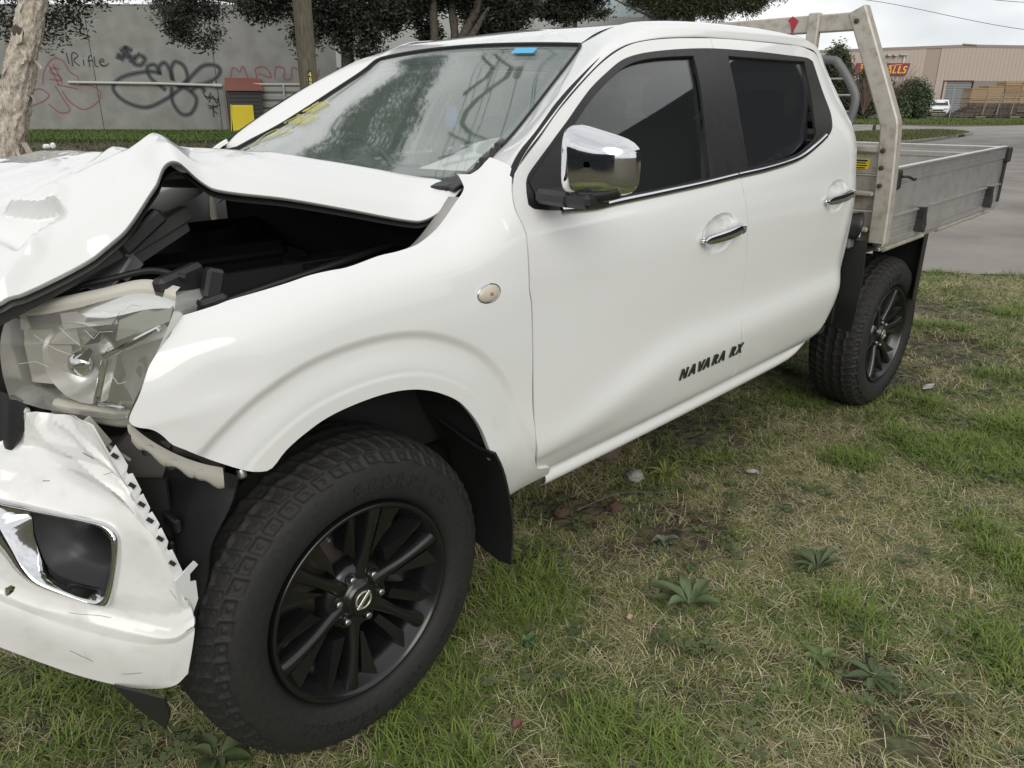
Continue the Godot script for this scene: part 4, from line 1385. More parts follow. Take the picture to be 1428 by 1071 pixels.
	# chrome fog lamp surround: a moulded ring with a raised outer edge
	var ro := pts3([-0.632,0.814,0.639,-0.606,0.799,0.667,-0.555,0.782,0.718,-0.502,0.765,0.772,-0.476,0.755,0.799,-0.464,0.735,0.813,-0.467,0.703,0.816,-0.483,0.638,0.810,-0.497,0.597,0.803,-0.508,0.591,0.794,-0.531,0.602,0.770,-0.583,0.631,0.715,-0.606,0.661,0.689,-0.618,0.697,0.671,-0.637,0.746,0.646])
	var ri := pts3([-0.596,0.780,0.680,-0.570,0.775,0.705,-0.535,0.765,0.740,-0.495,0.752,0.781,-0.483,0.738,0.795,-0.484,0.713,0.797,-0.496,0.653,0.795,-0.508,0.621,0.789,-0.521,0.615,0.778,-0.546,0.625,0.752,-0.570,0.642,0.727,-0.580,0.660,0.714,-0.584,0.689,0.706,-0.585,0.725,0.699,-0.582,0.760,0.696])
	ro.append(ro[0]); ri.append(ri[0])
	var fo := curve(ro, 60)
	var fi := curve(ri, 60)
	var nrm := Vector3(-0.688, 0.113, 0.717)
	var q := []
	for k in 61: q.append(fo[k] - nrm * 0.015)
	for k in 61: q.append(fo[k] + nrm * 0.012)
	for k in 61: q.append(fo[k].lerp(fi[k], 0.35) + nrm * 0.016)
	for k in 61: q.append(fo[k].lerp(fi[k], 0.42) + nrm * 0.008)
	for k in 61: q.append(fi[k] - nrm * 0.012)
	for k in 61: q.append(fi[k] - nrm * 0.022)
	var ch := MB.new()
	ch.grid(q, 6, 61, Vector3.ZERO)
	var s := 0.0
	for k in range(61, 122): s += ch.n[k].dot(nrm)
	if s < 0:
		for k in ch.n.size(): ch.n[k] = -ch.n[k]
		ch.rewind()
	put("fog_lamp_surround", ch, M.chrome_dirty, B)
	# black tub with the empty lamp hole
	var ce := Vector3.ZERO
	for k in 60: ce += fi[k] / 60.0
	var hc := ce + nrm * -0.065 + Vector3(0.031, -0.008, 0.031)
	var side := nrm.cross(Vector3.UP).normalized()
	var upv := side.cross(nrm)
	var tub := []
	for k in 61: tub.append(fi[k] - nrm * 0.020)
	for k in 61: tub.append(fi[k].lerp(hc, 0.22) - nrm * 0.05)
	for k in 61:
		var d: Vector3 = (fi[k] - ce)
		d = (d - nrm * d.dot(nrm)).normalized()
		tub.append(hc + d * 0.041)
	for k in 61:
		var d: Vector3 = (fi[k] - ce)
		d = (d - nrm * d.dot(nrm)).normalized()
		tub.append(hc + d * 0.038 - nrm * 0.05)
	var tb := MB.new()
	tb.grid(tub, 4, 61, Vector3.ZERO)
	put("fog_lamp_tub", tb, mat(Color(0.045, 0.046, 0.05), 0.32), B)
	var hm := MB.new()
	hm.box(hc - nrm * 0.058, Vector3(0.20, 0.20, 0.01), 0.0, Basis(side, upv, nrm))
	put("empty_lamp_hole", hm, M.black_matt, B)
	# torn clip strip along the rear edge
	var ck := pts3([-0.453,0.883,0.800,-0.443,0.842,0.818,-0.436,0.808,0.830,-0.431,0.781,0.837,-0.426,0.754,0.845,-0.420,0.730,0.853,-0.415,0.702,0.861,-0.407,0.661,0.869,-0.398,0.613,0.875])
	var cl := curve(ck, 60)
	var st := MB.new()
	var w := []
	var outw := Vector3(0.62, 0.45, -0.15).normalized()
	for k in 61:
		w.append(cl[k])
	for k in 61:
		var f := fmod(k / 60.0 * 6.0, 1.0)
		w.append(cl[k] + outw * (0.021 if f < 0.80 else 0.013) + Vector3(0, 0, -0.004))
	st.grid(w, 2, 61, Vector3(-0.5, 0.3, 0.8))
	var sm := put("clip_strip", st, M.paint, B)
	for k in 6:
		var ho := MB.new()
		var t := (k + 0.30) / 6.0 * 60.0
		var c: Vector3 = cl[int(t)] + outw * 0.011 + Vector3(-0.003, 0.002, 0.003)
		var d: Vector3 = (cl[int(t) + 1] - cl[int(t)]).normalized()
		ho.box(c, Vector3(0.007, 0.012, 0.004), 0.0, Basis(outw, d, outw.cross(d)).orthonormalized())
		put("clip_slot", ho, M.black_matt, sm)
	var hk := MB.new()
	var e: Vector3 = cl[60]
	hk.prism([Vector2(-0.005, 0.02), Vector2(0.045, 0.03), Vector2(0.05, 0.018), Vector2(0.028, 0.012), Vector2(0.024, -0.004), Vector2(0.036, -0.01), Vector2(0.03, -0.05), Vector2(0.012, -0.07), Vector2(-0.012, -0.03)], -0.002, 0.002, Transform3D(Basis(Vector3(0.85, 0.1, -0.3).normalized(), Vector3.UP, Vector3(0.3, 0, 0.85).normalized()).orthonormalized(), e))
	put("torn_hook", hk, M.paint, B)
	# dark under-tray corner hanging below
	var ut := MB.new()
	ut.prism([Vector2(0, 0), Vector2(0.11, -0.01), Vector2(0.115, -0.05), Vector2(0.10, -0.085), Vector2(0.05, -0.05)], -0.003, 0.003, Transform3D(Basis(Vector3(0.55, 0, 0.83), Vector3.UP, Vector3(-0.83, 0, 0.55)), Vector3(-0.524, 0.415, 0.800)))
	put("under_tray", ut, M.trim, B)
	# inner metal behind the gap: rail end, brackets, cream reinforcement of the fender
	var inn := MB.new()
	inn.bar(Vector3(-0.44, 0.78, 0.62), Vector3(-0.20, 0.74, 0.66), 0.10, 0.13, 0.02)
	inn.bar(Vector3(-0.40, 0.84, 0.66), Vector3(-0.27, 0.70, 0.70), 0.05, 0.09, 0.012)
	inn.box(Vector3(-0.34, 0.66, 0.68), Vector3(0.16, 0.10, 0.05), 0.012, Basis(Vector3(0, 0, 1), 0.5))
	put("chassis_rail", inn, mat(Color(0.12, 0.115, 0.105), 0.55), T)
	var fp := curve(pts3([-0.421,0.935,0.845,-0.401,0.906,0.850,-0.374,0.876,0.855,-0.346,0.851,0.860,-0.315,0.829,0.865,-0.282,0.811,0.870]), 24)
	var r0 := []
	var r1 := []
	var r2 := []
	var r3 := []
	for k in 25:
		var dw := 0.026 + 0.007 * sin(k * 0.9) + (0.010 if k > 17 else 0.0)
		r0.append(fp[k] + Vector3(0, 0.012, 0.0))
		r1.append(fp[k] + Vector3(-0.004, -0.004, 0.008))
		r2.append(fp[k] + Vector3(-0.004, -dw * 0.7, 0.004))
		r3.append(fp[k] + Vector3(0.004, -dw, -0.020))
	put("fender_reinforcement", sheet([r0, r1, r2, r3], 10, 40, Vector3(-0.4, 0, 1), 0.008), mat(Color(0.40, 0.385, 0.34), 0.5), T)
	var dim := MB.new()
	for k in [5, 11, 18]:
		dim.lathe([Vector2(0.011, 0.0), Vector2(0.008, -0.006), Vector2(0, -0.007)], 12, fp[k] + Vector3(-0.004, -0.010, 0.0075), Basis.IDENTITY)
	put("dimple", dim, M.black, T)
	var bt := MB.new()
	bt.lathe([Vector2(0.010, -0.01), Vector2(0.010, 0.004), Vector2(0.006, 0.008), Vector2(0, 0.008)], 6, Vector3(-0.251, 0.801, 0.880), Basis(Vector3.RIGHT, 1.2))
	put("bolt", bt, M.steel, T)
	var wb := MB.new()
	wb.bar(Vector3(-0.465, 0.937, 0.740), Vector3(-0.441, 0.883, 0.760), 0.035, 0.006, 0.002)
	wb.bar(Vector3(-0.441, 0.883, 0.760), Vector3(-0.441, 0.883, 0.760) + Vector3(0.03, -0.035, 0.0), 0.03, 0.006, 0.002)
	put("clip_bracket", wb, M.cream, T)
	# grille remains at the frame edge: black moulding beside the bumper's torn end
	var gm := sheet([pts3([-0.586,0.966,0.500,-0.557,0.968,0.560,-0.543,0.965,0.600,-0.525,0.946,0.620]), pts3([-0.635,0.747,0.520,-0.599,0.769,0.570,-0.581,0.834,0.600,-0.539,0.901,0.620])], 6, 10, Vector3(-1, 0, 0.3), 0.01)
	put("grille_moulding", gm, M.trim, T)

# ---------------------------------------------------------------- cabin
func build_cabin(T: Node3D) -> void:
	var fl := MB.new()
	fl.box(Vector3(1.5, 0.52, 0), Vector3(2.1, 0.03, 1.62), 0.0)
	put("cabin_floor", fl, M.black_matt, T)
	var hl := []
	for i in 8:
		for j in 13:
			var x := lerpf(1.16, 2.5, i / 7.0)
			hl.append(Vector3(x, 1.65 + 0.035 * sin(i / 7.0 * PI) + RAKE * (x - 1.2), lerpf(-0.60, 0.60, j / 12.0)))
	var hb := MB.new()
	hb.grid(hl, 8, 13, Vector3.DOWN)
	put("headliner", hb, M.grey_trim, T)
	var ds := sheet([[Vector3(0.50, 1.10, 0.80), Vector3(0.50, 1.22, 0.4), Vector3(0.48, 1.24, 0.0), Vector3(0.50, 1.23, -0.4), Vector3(0.50, 1.10, -0.80)], [Vector3(0.66, 1.22, 0.80), Vector3(0.66, 1.25, 0.4), Vector3(0.66, 1.27, 0.0), Vector3(0.66, 1.28, -0.4), Vector3(0.66, 1.22, -0.80)], [Vector3(0.82, 1.19, 0.80), Vector3(0.84, 1.21, 0.4), Vector3(0.84, 1.23, 0.0), Vector3(0.84, 1.25, -0.4), Vector3(0.82, 1.19, -0.80)], [Vector3(0.86, 0.98, 0.80), Vector3(0.90, 1.0, 0.4), Vector3(0.90, 1.0, 0.0), Vector3(0.90, 1.0, -0.4), Vector3(0.86, 0.98, -0.80)]], 16, 24, Vector3(0, 1, 0))
	put("dashboard", ds, mat(Color(0.03, 0.03, 0.032), 0.75), T)
	# deployed airbag lying over the passenger side of the dash
	var ab := []
	for i in 25:
		for j in 21:
			var s := lerpf(-1, 1, i / 24.0)
			var t := j / 20.0
			var e := pow(clampf(1.0 - s * s, 0.0, 1.0), 0.5)
			ab.append(Vector3(0.74 + 0.30 * sin(t * PI * 0.9) * (0.6 + 0.4 * e) + 0.02 * sin(s * 7.0 + t * 4.0), 1.255 + 0.155 * sin(t * PI) * e - 0.14 * t * t, 0.40 + s * 0.33))
	var am := MB.new()
	am.grid(ab, 25, 21, Vector3.UP)
	put("airbag", am, M.white_cloth, T, "deployed white passenger airbag")
	for s in [1, -1]:
		var st := Node3D.new()
		st.name = "front_seat"
		T.add_child(st, true)
		var c := MB.new()
		c.box(Vector3(1.42, 0.82, s * 0.40), Vector3(0.52, 0.16, 0.52), 0.06)
		put("seat_cushion", c, M.seat, st)
		var bk := MB.new()
		bk.box(Vector3(1.72, 1.13, s * 0.40), Vector3(0.16, 0.60, 0.50), 0.06, Basis(Vector3(0, 0, 1), -0.25))
		put("backrest", bk, M.seat, st)
		var hr := MB.new()
		hr.box(Vector3(1.81, 1.50, s * 0.40), Vector3(0.11, 0.17, 0.26), 0.045, Basis(Vector3(0, 0, 1), -0.15))
		for z in [-0.05, 0.05]:
			hr.tube([Vector3(1.79, 1.36, s * 0.40 + z), Vector3(1.80, 1.45, s * 0.40 + z)], 0.007, 6)
		put("head_restraint", hr, M.seat, st)
	var rb := Node3D.new()
	rb.name = "rear_seat"
	T.add_child(rb, true)
	var rc := MB.new()
	rc.box(Vector3(2.15, 0.84, 0), Vector3(0.44, 0.16, 1.3), 0.06)
	put("seat_cushion", rc, M.seat, rb)
	var rbk := MB.new()
	rbk.box(Vector3(2.40, 1.13, 0), Vector3(0.13, 0.56, 1.3), 0.05, Basis(Vector3(0, 0, 1), -0.2))
	put("backrest", rbk, M.seat, rb)
	for z in [-0.42, 0.42]:
		var h := MB.new()
		h.box(Vector3(2.44, 1.46, z), Vector3(0.09, 0.15, 0.24), 0.04)
		put("head_restraint", h, M.seat, rb)
	# steering wheel on the far side with its burst airbag
	var sw := Node3D.new()
	sw.name = "steering_wheel"
	T.add_child(sw, true)
	var ring := MB.new()
	var ba := Basis(Vector3(0, 0, 1), 0.45) * Basis(Vector3.UP, PI / 2)
	var rp := []
	for i in 33:
		var a := TAU * i / 32
		rp.append(Vector3(0.98, 1.19, -0.40) + ba * Vector3(cos(a) * 0.185, sin(a) * 0.185, 0))
	ring.tube(rp, 0.015, 8, false)
	put("rim", ring, M.black, sw)
	var hub := MB.new()
	hub.box(Vector3(0.97, 1.19, -0.40), Vector3(0.06, 0.13, 0.14), 0.03, Basis(Vector3(0, 0, 1), 0.45))
	hub.bar(Vector3(0.98, 1.19, -0.57), Vector3(0.98, 1.19, -0.23), 0.03, 0.03, 0.008)
	hub.tube([Vector3(0.95, 1.17, -0.40), Vector3(0.70, 1.05, -0.40)], 0.04, 8)
	put("hub", hub, M.black, sw)
	var db := MB.new()
	var dp := []
	for i in 17:
		for j in 13:
			var a := TAU * i / 16.0
			var f := j / 12.0
			dp.append(Vector3(1.00, 1.16, -0.40) + ba * Vector3(cos(a) * 0.17 * f, sin(a) * 0.20 * f - 0.05 * f, 0.05 * cos(f * PI * 0.5) + 0.015 * sin(a * 5.0) * f))
	db.grid(dp, 17, 13, Vector3.RIGHT)
	put("burst_airbag", db, M.white_cloth, sw)
	# inside mirror, seat belt, grab handles, pillar trims
	var rv := MB.new()
	rv.box(Vector3(1.10, 1.555, 0.0), Vector3(0.03, 0.07, 0.23), 0.014, Basis(Vector3.UP, 0.12))
	rv.tube([Vector3(1.10, 1.56, 0), Vector3(1.07, 1.63, 0)], 0.010, 8)
	put("inside_mirror", rv, M.black, T)
	var gh := MB.new()
	for s in [1, -1]:
		gh.tube(curve([Vector3(0.93, 1.37, s * 0.675), Vector3(0.94, 1.40, s * 0.635), Vector3(1.0, 1.48, s * 0.60), Vector3(1.04, 1.53, s * 0.60), Vector3(1.05, 1.545, s * 0.63)], 16), 0.012, 8)
	put("grab_handle", gh, M.grey_trim, T)
	var pt := MB.new()
	for s in [1, -1]:
		pt.bar(Vector3(0.62, 1.27, s * 0.70), Vector3(1.13, 1.60, s * 0.545), 0.05, 0.05, 0.015)
		pt.bar(Vector3(1.58, 0.7, s * 0.80), Vector3(1.62, 1.25, s * 0.79), 0.12, 0.05, 0.015)
		pt.bar(Vector3(1.62, 1.25, s * 0.79), Vector3(1.68, 1.66, s * 0.60), 0.10, 0.04, 0.015)
	put("pillar_trim", pt, M.grey_trim, T)
	var belt := MB.new()
	for s in [1, -1]:
		belt.bar(Vector3(1.66, 1.50, s * 0.655), Vector3(1.60, 0.72, s * 0.74), 0.045, 0.003, 0.0, Vector3.RIGHT)
	put("seat_belt", belt, mat(Color(0.30, 0.30, 0.28), 0.8), T)
	var fla := MB.new()
	fla.box(Vector3(1.22, 1.12, 0.06), Vector3(0.03, 0.16, 0.10), 0.01, Basis(Vector3(0, 0, 1), 0.2))
	put("red_bag", fla, M.red, T)
	var tagb := MB.new()
	tagb.box(Vector3(1.06, 1.43, -0.02), Vector3(0.004, 0.07, 0.06), 0.001)
	put("blue_hang_tag", tagb, mat(Color(0.06, 0.13, 0.30), 0.5), T)
	for s in [1, -1]:
		var dt := MB.new()
		dt.box(Vector3(1.05, 0.88, s * 0.80), Vector3(0.95, 0.66, 0.05), 0.02)
		dt.box(Vector3(2.02, 0.90, s * 0.80), Vector3(0.85, 0.68, 0.05), 0.02)
		put("door_trim", dt, M.seat, T)

# ---------------------------------------------------------------- tray
func build_tray(T: Node3D) -> void:
	var ry := func(x: float) -> float: return 0.022 * (x - 2.7)
	# headboard: two bent box posts, a beam, inner post, ribbed panel
	for s in [1, -1]:
		var hp := MB.new()
		var path := [Vector3(2.65, 0.915, 0.945 * s), Vector3(2.65, 1.16, 0.937 * s), Vector3(2.65, 1.36, 0.922 * s), Vector3(2.65, 1.405, 0.915 * s), Vector3(2.65, 1.445, 0.898 * s), Vector3(2.65, 1.65, 0.805 * s), Vector3(2.65, 1.845, 0.715 * s)]
		for k in path.size() - 1:
			pass
		var p2 := curve(path, 36)
		# rectangular section swept along the bent path
		var sec := [Vector2(-0.028, -0.030), Vector2(-0.022, -0.036), Vector2(0.022, -0.036), Vector2(0.028, -0.030), Vector2(0.028, 0.030), Vector2(0.022, 0.036), Vector2(-0.022, 0.036), Vector2(-0.028, 0.030)]
		var rings := []
		for i in p2.size():
			var d: Vector3 = (p2[mini(i + 1, 36)] - p2[maxi(i - 1, 0)]).normalized()
			var sx := Vector3.RIGHT
			var sz := sx.cross(d).normalized()
			var rg := []
			for q in sec: rg.append(p2[i] + sx * q.x + sz * q.y)
			rings.append(rg)
		for i in rings.size() - 1:
			for k in 8:
				var a: Vector3 = rings[i][k]
				var c: Vector3 = rings[i + 1][(k + 1) % 8]
				hp.quad(a, rings[i][(k + 1) % 8], c, rings[i + 1][k], (a + c) * 0.5 - (p2[i] + p2[i + 1]) * 0.5)
		for e in [0, 36]:
			for k in range(1, 7):
				hp.flat(rings[e][0], rings[e][k], rings[e][k + 1], Vector3.DOWN if e == 0 else Vector3.UP)
		var H := put("headboard_post", hp, M.alloy_dull, T)
		var bo := MB.new()
		for q in [[1.297, 0.925], [1.228, 0.93], [1.155, 0.935], [1.80, 0.735]]:
			bo.lathe([Vector2(0.010, -0.002), Vector2(0.010, 0.005), Vector2(0.006, 0.009), Vector2(0, 0.009)], 8, Vector3(2.619, q[0], (q[1] - 0.012) * s), Basis(Vector3.UP, -PI / 2))
		put("bolt", bo, M.rust, H)
	var bm := MB.new()
	bm.box(Vector3(2.655, 1.802, 0), Vector3(0.04, 0.070, 1.42), 0.005)
	put("headboard_beam", bm, M.alloy_dull, T)
	for s in [1, -1]:
		var bmm := MB.new()
		bmm.box(Vector3(2.640, 1.57, 0.535 * s), Vector3(0.035, 0.55, 0.05), 0.005)
		put("headboard_upright", bmm, M.alloy_dull, T)
	var sk := MB.new()
	sk.prism([Vector2(0, 0), Vector2(0.012, 0.03), Vector2(0.024, 0.055), Vector2(-0.005, 0.075), Vector2(-0.024, 0.06), Vector2(-0.012, 0.045)], 0.0, 0.002, Transform3D(Basis(Vector3(0, 0, 1), Vector3.UP, Vector3.LEFT), Vector3(2.634, 1.764, 0.44)))
	put("red_sticker", sk, M.red, T)
	var pn := MB.new()
	for q in [[1.245, 0.10, 0.0], [1.155, 0.072, 0.012], [1.080, 0.072, 0.0], [1.0, 0.08, 0.004], [0.93, 0.05, 0.010]]:
		pn.box(Vector3(2.665 + q[2], q[0], 0), Vector3(0.02, q[1], 1.82), 0.004)
	pn.box(Vector3(2.655, 1.30, 0), Vector3(0.045, 0.03, 1.82), 0.006)
	pn.box(Vector3(2.640, 1.117, 0), Vector3(0.035, 0.022, 1.80), 0.006)
	pn.box(Vector3(2.640, 0.965, 0), Vector3(0.035, 0.022, 1.80), 0.006)
	put("headboard_panel", pn, M.alloy_dull, T)
	var lab := MB.new()
	lab.box(Vector3(2.6535, 1.238, 0.80), Vector3(0.002, 0.042, 0.105), 0.0)
	var LB := put("warning_sticker", lab, M.yellow, T)
	var lt := MB.new()
	for k in 4:
		lt.box(Vector3(2.6517, 1.252 - k * 0.010, 0.80), Vector3(0.001, 0.0045 if k else 0.007, 0.09 - 0.012 * (k % 2)), 0.0)
	put("print", lt, M.black, LB)
	# window guard frame with rods
	var wg := MB.new()
	for s in [1, -1]:
		wg.tube(curve([Vector3(2.60, 1.395, 0.52 * s), Vector3(2.60, 1.395, 0.74 * s), Vector3(2.60, 1.42, 0.765 * s), Vector3(2.60, 1.50, 0.775 * s), Vector3(2.60, 1.56, 0.745 * s), Vector3(2.60, 1.63, 0.69 * s), Vector3(2.60, 1.655, 0.65 * s), Vector3(2.60, 1.66, 0.5 * s)], 40), 0.016, 8, true, 0.25)
	wg.tube([Vector3(2.60, 1.66, 0.5), Vector3(2.60, 1.66, -0.5)], 0.016, 8, true, 0.25)
	wg.tube([Vector3(2.60, 1.395, 0.52), Vector3(2.60, 1.395, -0.52)], 0.016, 8, true, 0.25)
	var WG := put("window_guard", wg, M.grey_steel, T)
	for y in [1.45, 1.515, 1.58]:
		var rod := MB.new()
		var w := 0.765 if y < 1.53 else 0.735
		rod.tube([Vector3(2.60, y, -w), Vector3(2.60, y, w)], 0.004, 6)
		put("rod", rod, M.steel, WG)
	# floor, sides, tailgate
	var fl := MB.new()
	fl.box(Vector3(3.55, 0.965, 0), Vector3(1.76, 0.04, 1.80), 0.0, Basis(Vector3(0, 0, 1), 0.022))
	put("tray_floor", fl, M.alloy_dull, T)
	for s in [1, -1]:
		var SB := Node3D.new()
		SB.name = "side_board"
		T.add_child(SB, true)
		var ba := Basis(Vector3(0, 0, 1), 0.022)
		var mid := Vector3(3.565, 1.098, 0.93 * s)
		# planks of the drop side, top to bottom, with fine ridges
		for q in [[0.103, 0.062, 0.0, 3], [-0.0, 0.138, -0.004, 0], [-0.118, 0.092, 0.0, 3]]:
			var pl := MB.new()
			pl.box(mid + ba * Vector3(0, q[0], q[2] * s), Vector3(1.69, q[1], 0.022), 0.003, ba)
			for r in q[3]:
				pl.box(mid + ba * Vector3(0, q[0] + (r - 1) * 0.019, q[2] * s + 0.0118 * s), Vector3(1.69, 0.0025, 0.002), 0.0, ba)
			put("plank", pl, M.alloy if q[3] else M.alloy, SB)
		for q in [[0.139, 0.012], [-0.068, 0.010]]:
			var lipb := MB.new()
			lipb.box(mid + ba * Vector3(0, q[0], 0.003 * s), Vector3(1.69, q[1], 0.034), 0.004, ba)
			put("ridge", lipb, M.alloy, SB)
		for x in [-0.838, 0.848]:
			var la := MB.new()
			la.box(mid + ba * Vector3(x + 0.006, 0.095, 0.014 * s), Vector3(0.05, 0.085, 0.04), 0.008, ba)
			la.box(mid + ba * Vector3(x, -0.04, 0.012 * s), Vector3(0.020, 0.26, 0.022), 0.006, ba)
			if x < 0:
				la.tube(curve([mid + Vector3(x + 0.02, 0.09, 0.034 * s), mid + Vector3(x + 0.05, 0.088, 0.050 * s), mid + Vector3(x + 0.09, 0.075, 0.060 * s), mid + Vector3(x + 0.105, 0.078, 0.062 * s)], 10), 0.006, 8)
			put("latch", la, M.black, SB)
		for x in [-0.458, 0.600]:
			var hg := MB.new()
			hg.prism([Vector2(-0.034, -0.055), Vector2(0.030, -0.065), Vector2(0.042, -0.03), Vector2(0.022, 0.02), Vector2(0.020, 0.055), Vector2(-0.020, 0.055), Vector2(-0.022, 0.0)], 0.0, 0.03, Transform3D(ba, mid + ba * Vector3(x, -0.115, 0.012)))
			hg.box(mid + ba * Vector3(x + 0.004, -0.155, 0.03), Vector3(0.045, 0.04, 0.035), 0.010, ba)
			var hgm := hg
			if s < 0:
				hgm = MB.new()
				hgm.box(mid + ba * Vector3(x, -0.12, -0.02), Vector3(0.05, 0.11, 0.03), 0.008, ba)
			put("hinge", hgm, M.black, SB)
		var sr := MB.new()
		sr.box(mid + ba * Vector3(0.01, -0.180, -0.008 * s), Vector3(1.74, 0.032, 0.05), 0.006, ba)
		sr.box(mid + ba * Vector3(0.01, -0.205, -0.012 * s), Vector3(1.74, 0.018, 0.035), 0.004, ba)
		put("coaming_rail", sr, M.alloy, SB)
		# tie rail tubes under the edge
		for q in [[2.765, 3.25], [3.45, 4.30]]:
			var tb := MB.new()
			var y0: float = 0.868 + ry.call(q[0])
			var y1: float = 0.868 + ry.call(q[1]) 
			tb.tube([Vector3(q[0], y0, 0.93 * s), Vector3(q[1], y1, 0.93 * s)], 0.0125, 12)
			for f in [0.18, 0.78]:
				var x: float = lerpf(q[0], q[1], f)
				tb.bar(Vector3(x, lerpf(y0, y1, f), 0.928 * s), Vector3(x, lerpf(y0, y1, f) + 0.05, 0.925 * s), 0.03, 0.012, 0.003)
			put("tie_rail", tb, M.alloy_dull, T)
		# rubber mud flaps ahead of and behind the rear wheel
		var f1 := sheet([[Vector3(2.60, 0.92, 0.915 * s), Vector3(2.618, 0.72, 0.915 * s), Vector3(2.63, 0.505, 0.90 * s)], [Vector3(2.60, 0.92, 0.74 * s), Vector3(2.618, 0.72, 0.74 * s), Vector3(2.63, 0.515, 0.73 * s)], [Vector3(2.60, 0.92, 0.62 * s), Vector3(2.618, 0.72, 0.62 * s), Vector3(2.63, 0.52, 0.62 * s)]], 10, 12, Vector3.LEFT, 0.008)
		var F1 := put("front_guard", f1, M.trim, T)
		var rib := MB.new()
		rib.bar(Vector3(2.598, 0.88, 0.80 * s), Vector3(2.618, 0.53, 0.79 * s), 0.014, 0.05, 0.004, Vector3(0, 0, 1))
		put("rib", rib, M.trim, F1)
		var bb := MB.new()
		for y in [0.86, 0.77]:
			bb.lathe([Vector2(0.013, -0.003), Vector2(0.013, 0.005), Vector2(0.007, 0.008), Vector2(0, 0.008)], 10, Vector3(2.592 + (0.86 - y) * 0.09, y, 0.80 * s), Basis(Vector3.UP, -PI / 2))
		put("bolt", bb, M.grey_steel, F1)
		var f2 := MB.new()
		f2.box(Vector3(3.36, 0.73, 0.80 * s), Vector3(0.012, 0.39, 0.25), 0.003, Basis(Vector3(0, 0, 1), 0.03))
		f2.box(Vector3(3.34, 0.73, 0.922 * s), Vector3(0.05, 0.39, 0.01), 0.003)
		put("rear_guard", f2, M.trim, T)
		var top := MB.new()
		top.box(Vector3(3.0, 0.885, 0.75 * s), Vector3(0.76, 0.012, 0.34), 0.004, Basis(Vector3(0, 0, 1), 0.022))
		put("guard_top", top, M.black_matt, T)
	var tg := MB.new()
	for q in [[1.105, 0.16], [1.20, 0.03], [1.02, 0.03], [1.245, 0.022]]:
		tg.box(Vector3(4.435 + (0.0 if q[1] > 0.1 else -0.003), q[0], 0), Vector3(0.024 if q[1] > 0.1 else 0.034, q[1], 1.82), 0.004)
	put("tailgate", tg, M.alloy, T)
	# chassis rails, axle, rear bumper bar
	var cr := MB.new()
	for s in [1, -1]:
		cr.bar(Vector3(-0.3, 0.60, 0.42 * s), Vector3(4.4, 0.78, 0.42 * s), 0.08, 0.12, 0.01)
	for x in [2.8, 3.4, 4.0, 4.35]:
		cr.box(Vector3(x, 0.88, 0), Vector3(0.06, 0.08, 1.7), 0.008)
	cr.tube([Vector3(3.15, 0.38, -0.66), Vector3(3.15, 0.38, 0.66)], 0.05, 12)
	cr.tube([Vector3(0, 0.38, -0.66), Vector3(0, 0.38, 0.66)], 0.04, 12)
	cr.box(Vector3(1.4, 0.47, 0), Vector3(1.6, 0.06, 1.3), 0.01)
	put("chassis", cr, M.black_matt, T)
	# broken work lamp between cab and tray
	var wl := Node3D.new()
	wl.name = "work_lamp"
	T.add_child(wl, true)
	wl.set_meta("label", "round black work lamp with broken pale lens behind the cab")
	var sh := MB.new()
	var wc := Vector3(2.585, 0.985, 0.865)
	var wba := Basis(Vector3.UP, 0.62) * Basis(Vector3.RIGHT, 0.15)
	sh.lathe([Vector2(0.0, -0.055), Vector2(0.03, -0.052), Vector2(0.048, -0.035), Vector2(0.056, -0.005), Vector2(0.060, 0.0), Vector2(0.060, 0.012), Vector2(0.050, 0.012), Vector2(0.046, -0.01)], 24, wc, wba)
	put("shell", sh, M.trim, wl)
	var bl := MB.new()
	bl.prism([Vector2(-0.04, -0.04), Vector2(0.005, -0.05), Vector2(0.02, -0.01), Vector2(0.045, 0.0), Vector2(0.02, 0.045), Vector2(-0.02, 0.03)], 0.0, 0.015, Transform3D(wba, wc + wba * Vector3(0, 0, 0.004)))
	put("broken_lens", bl, M.cream, wl)
	var wbk := MB.new()
	wbk.box(wc + Vector3(0.0, -0.075, -0.03), Vector3(0.05, 0.05, 0.05), 0.008)
	put("mount", wbk, M.grey_steel, wl)
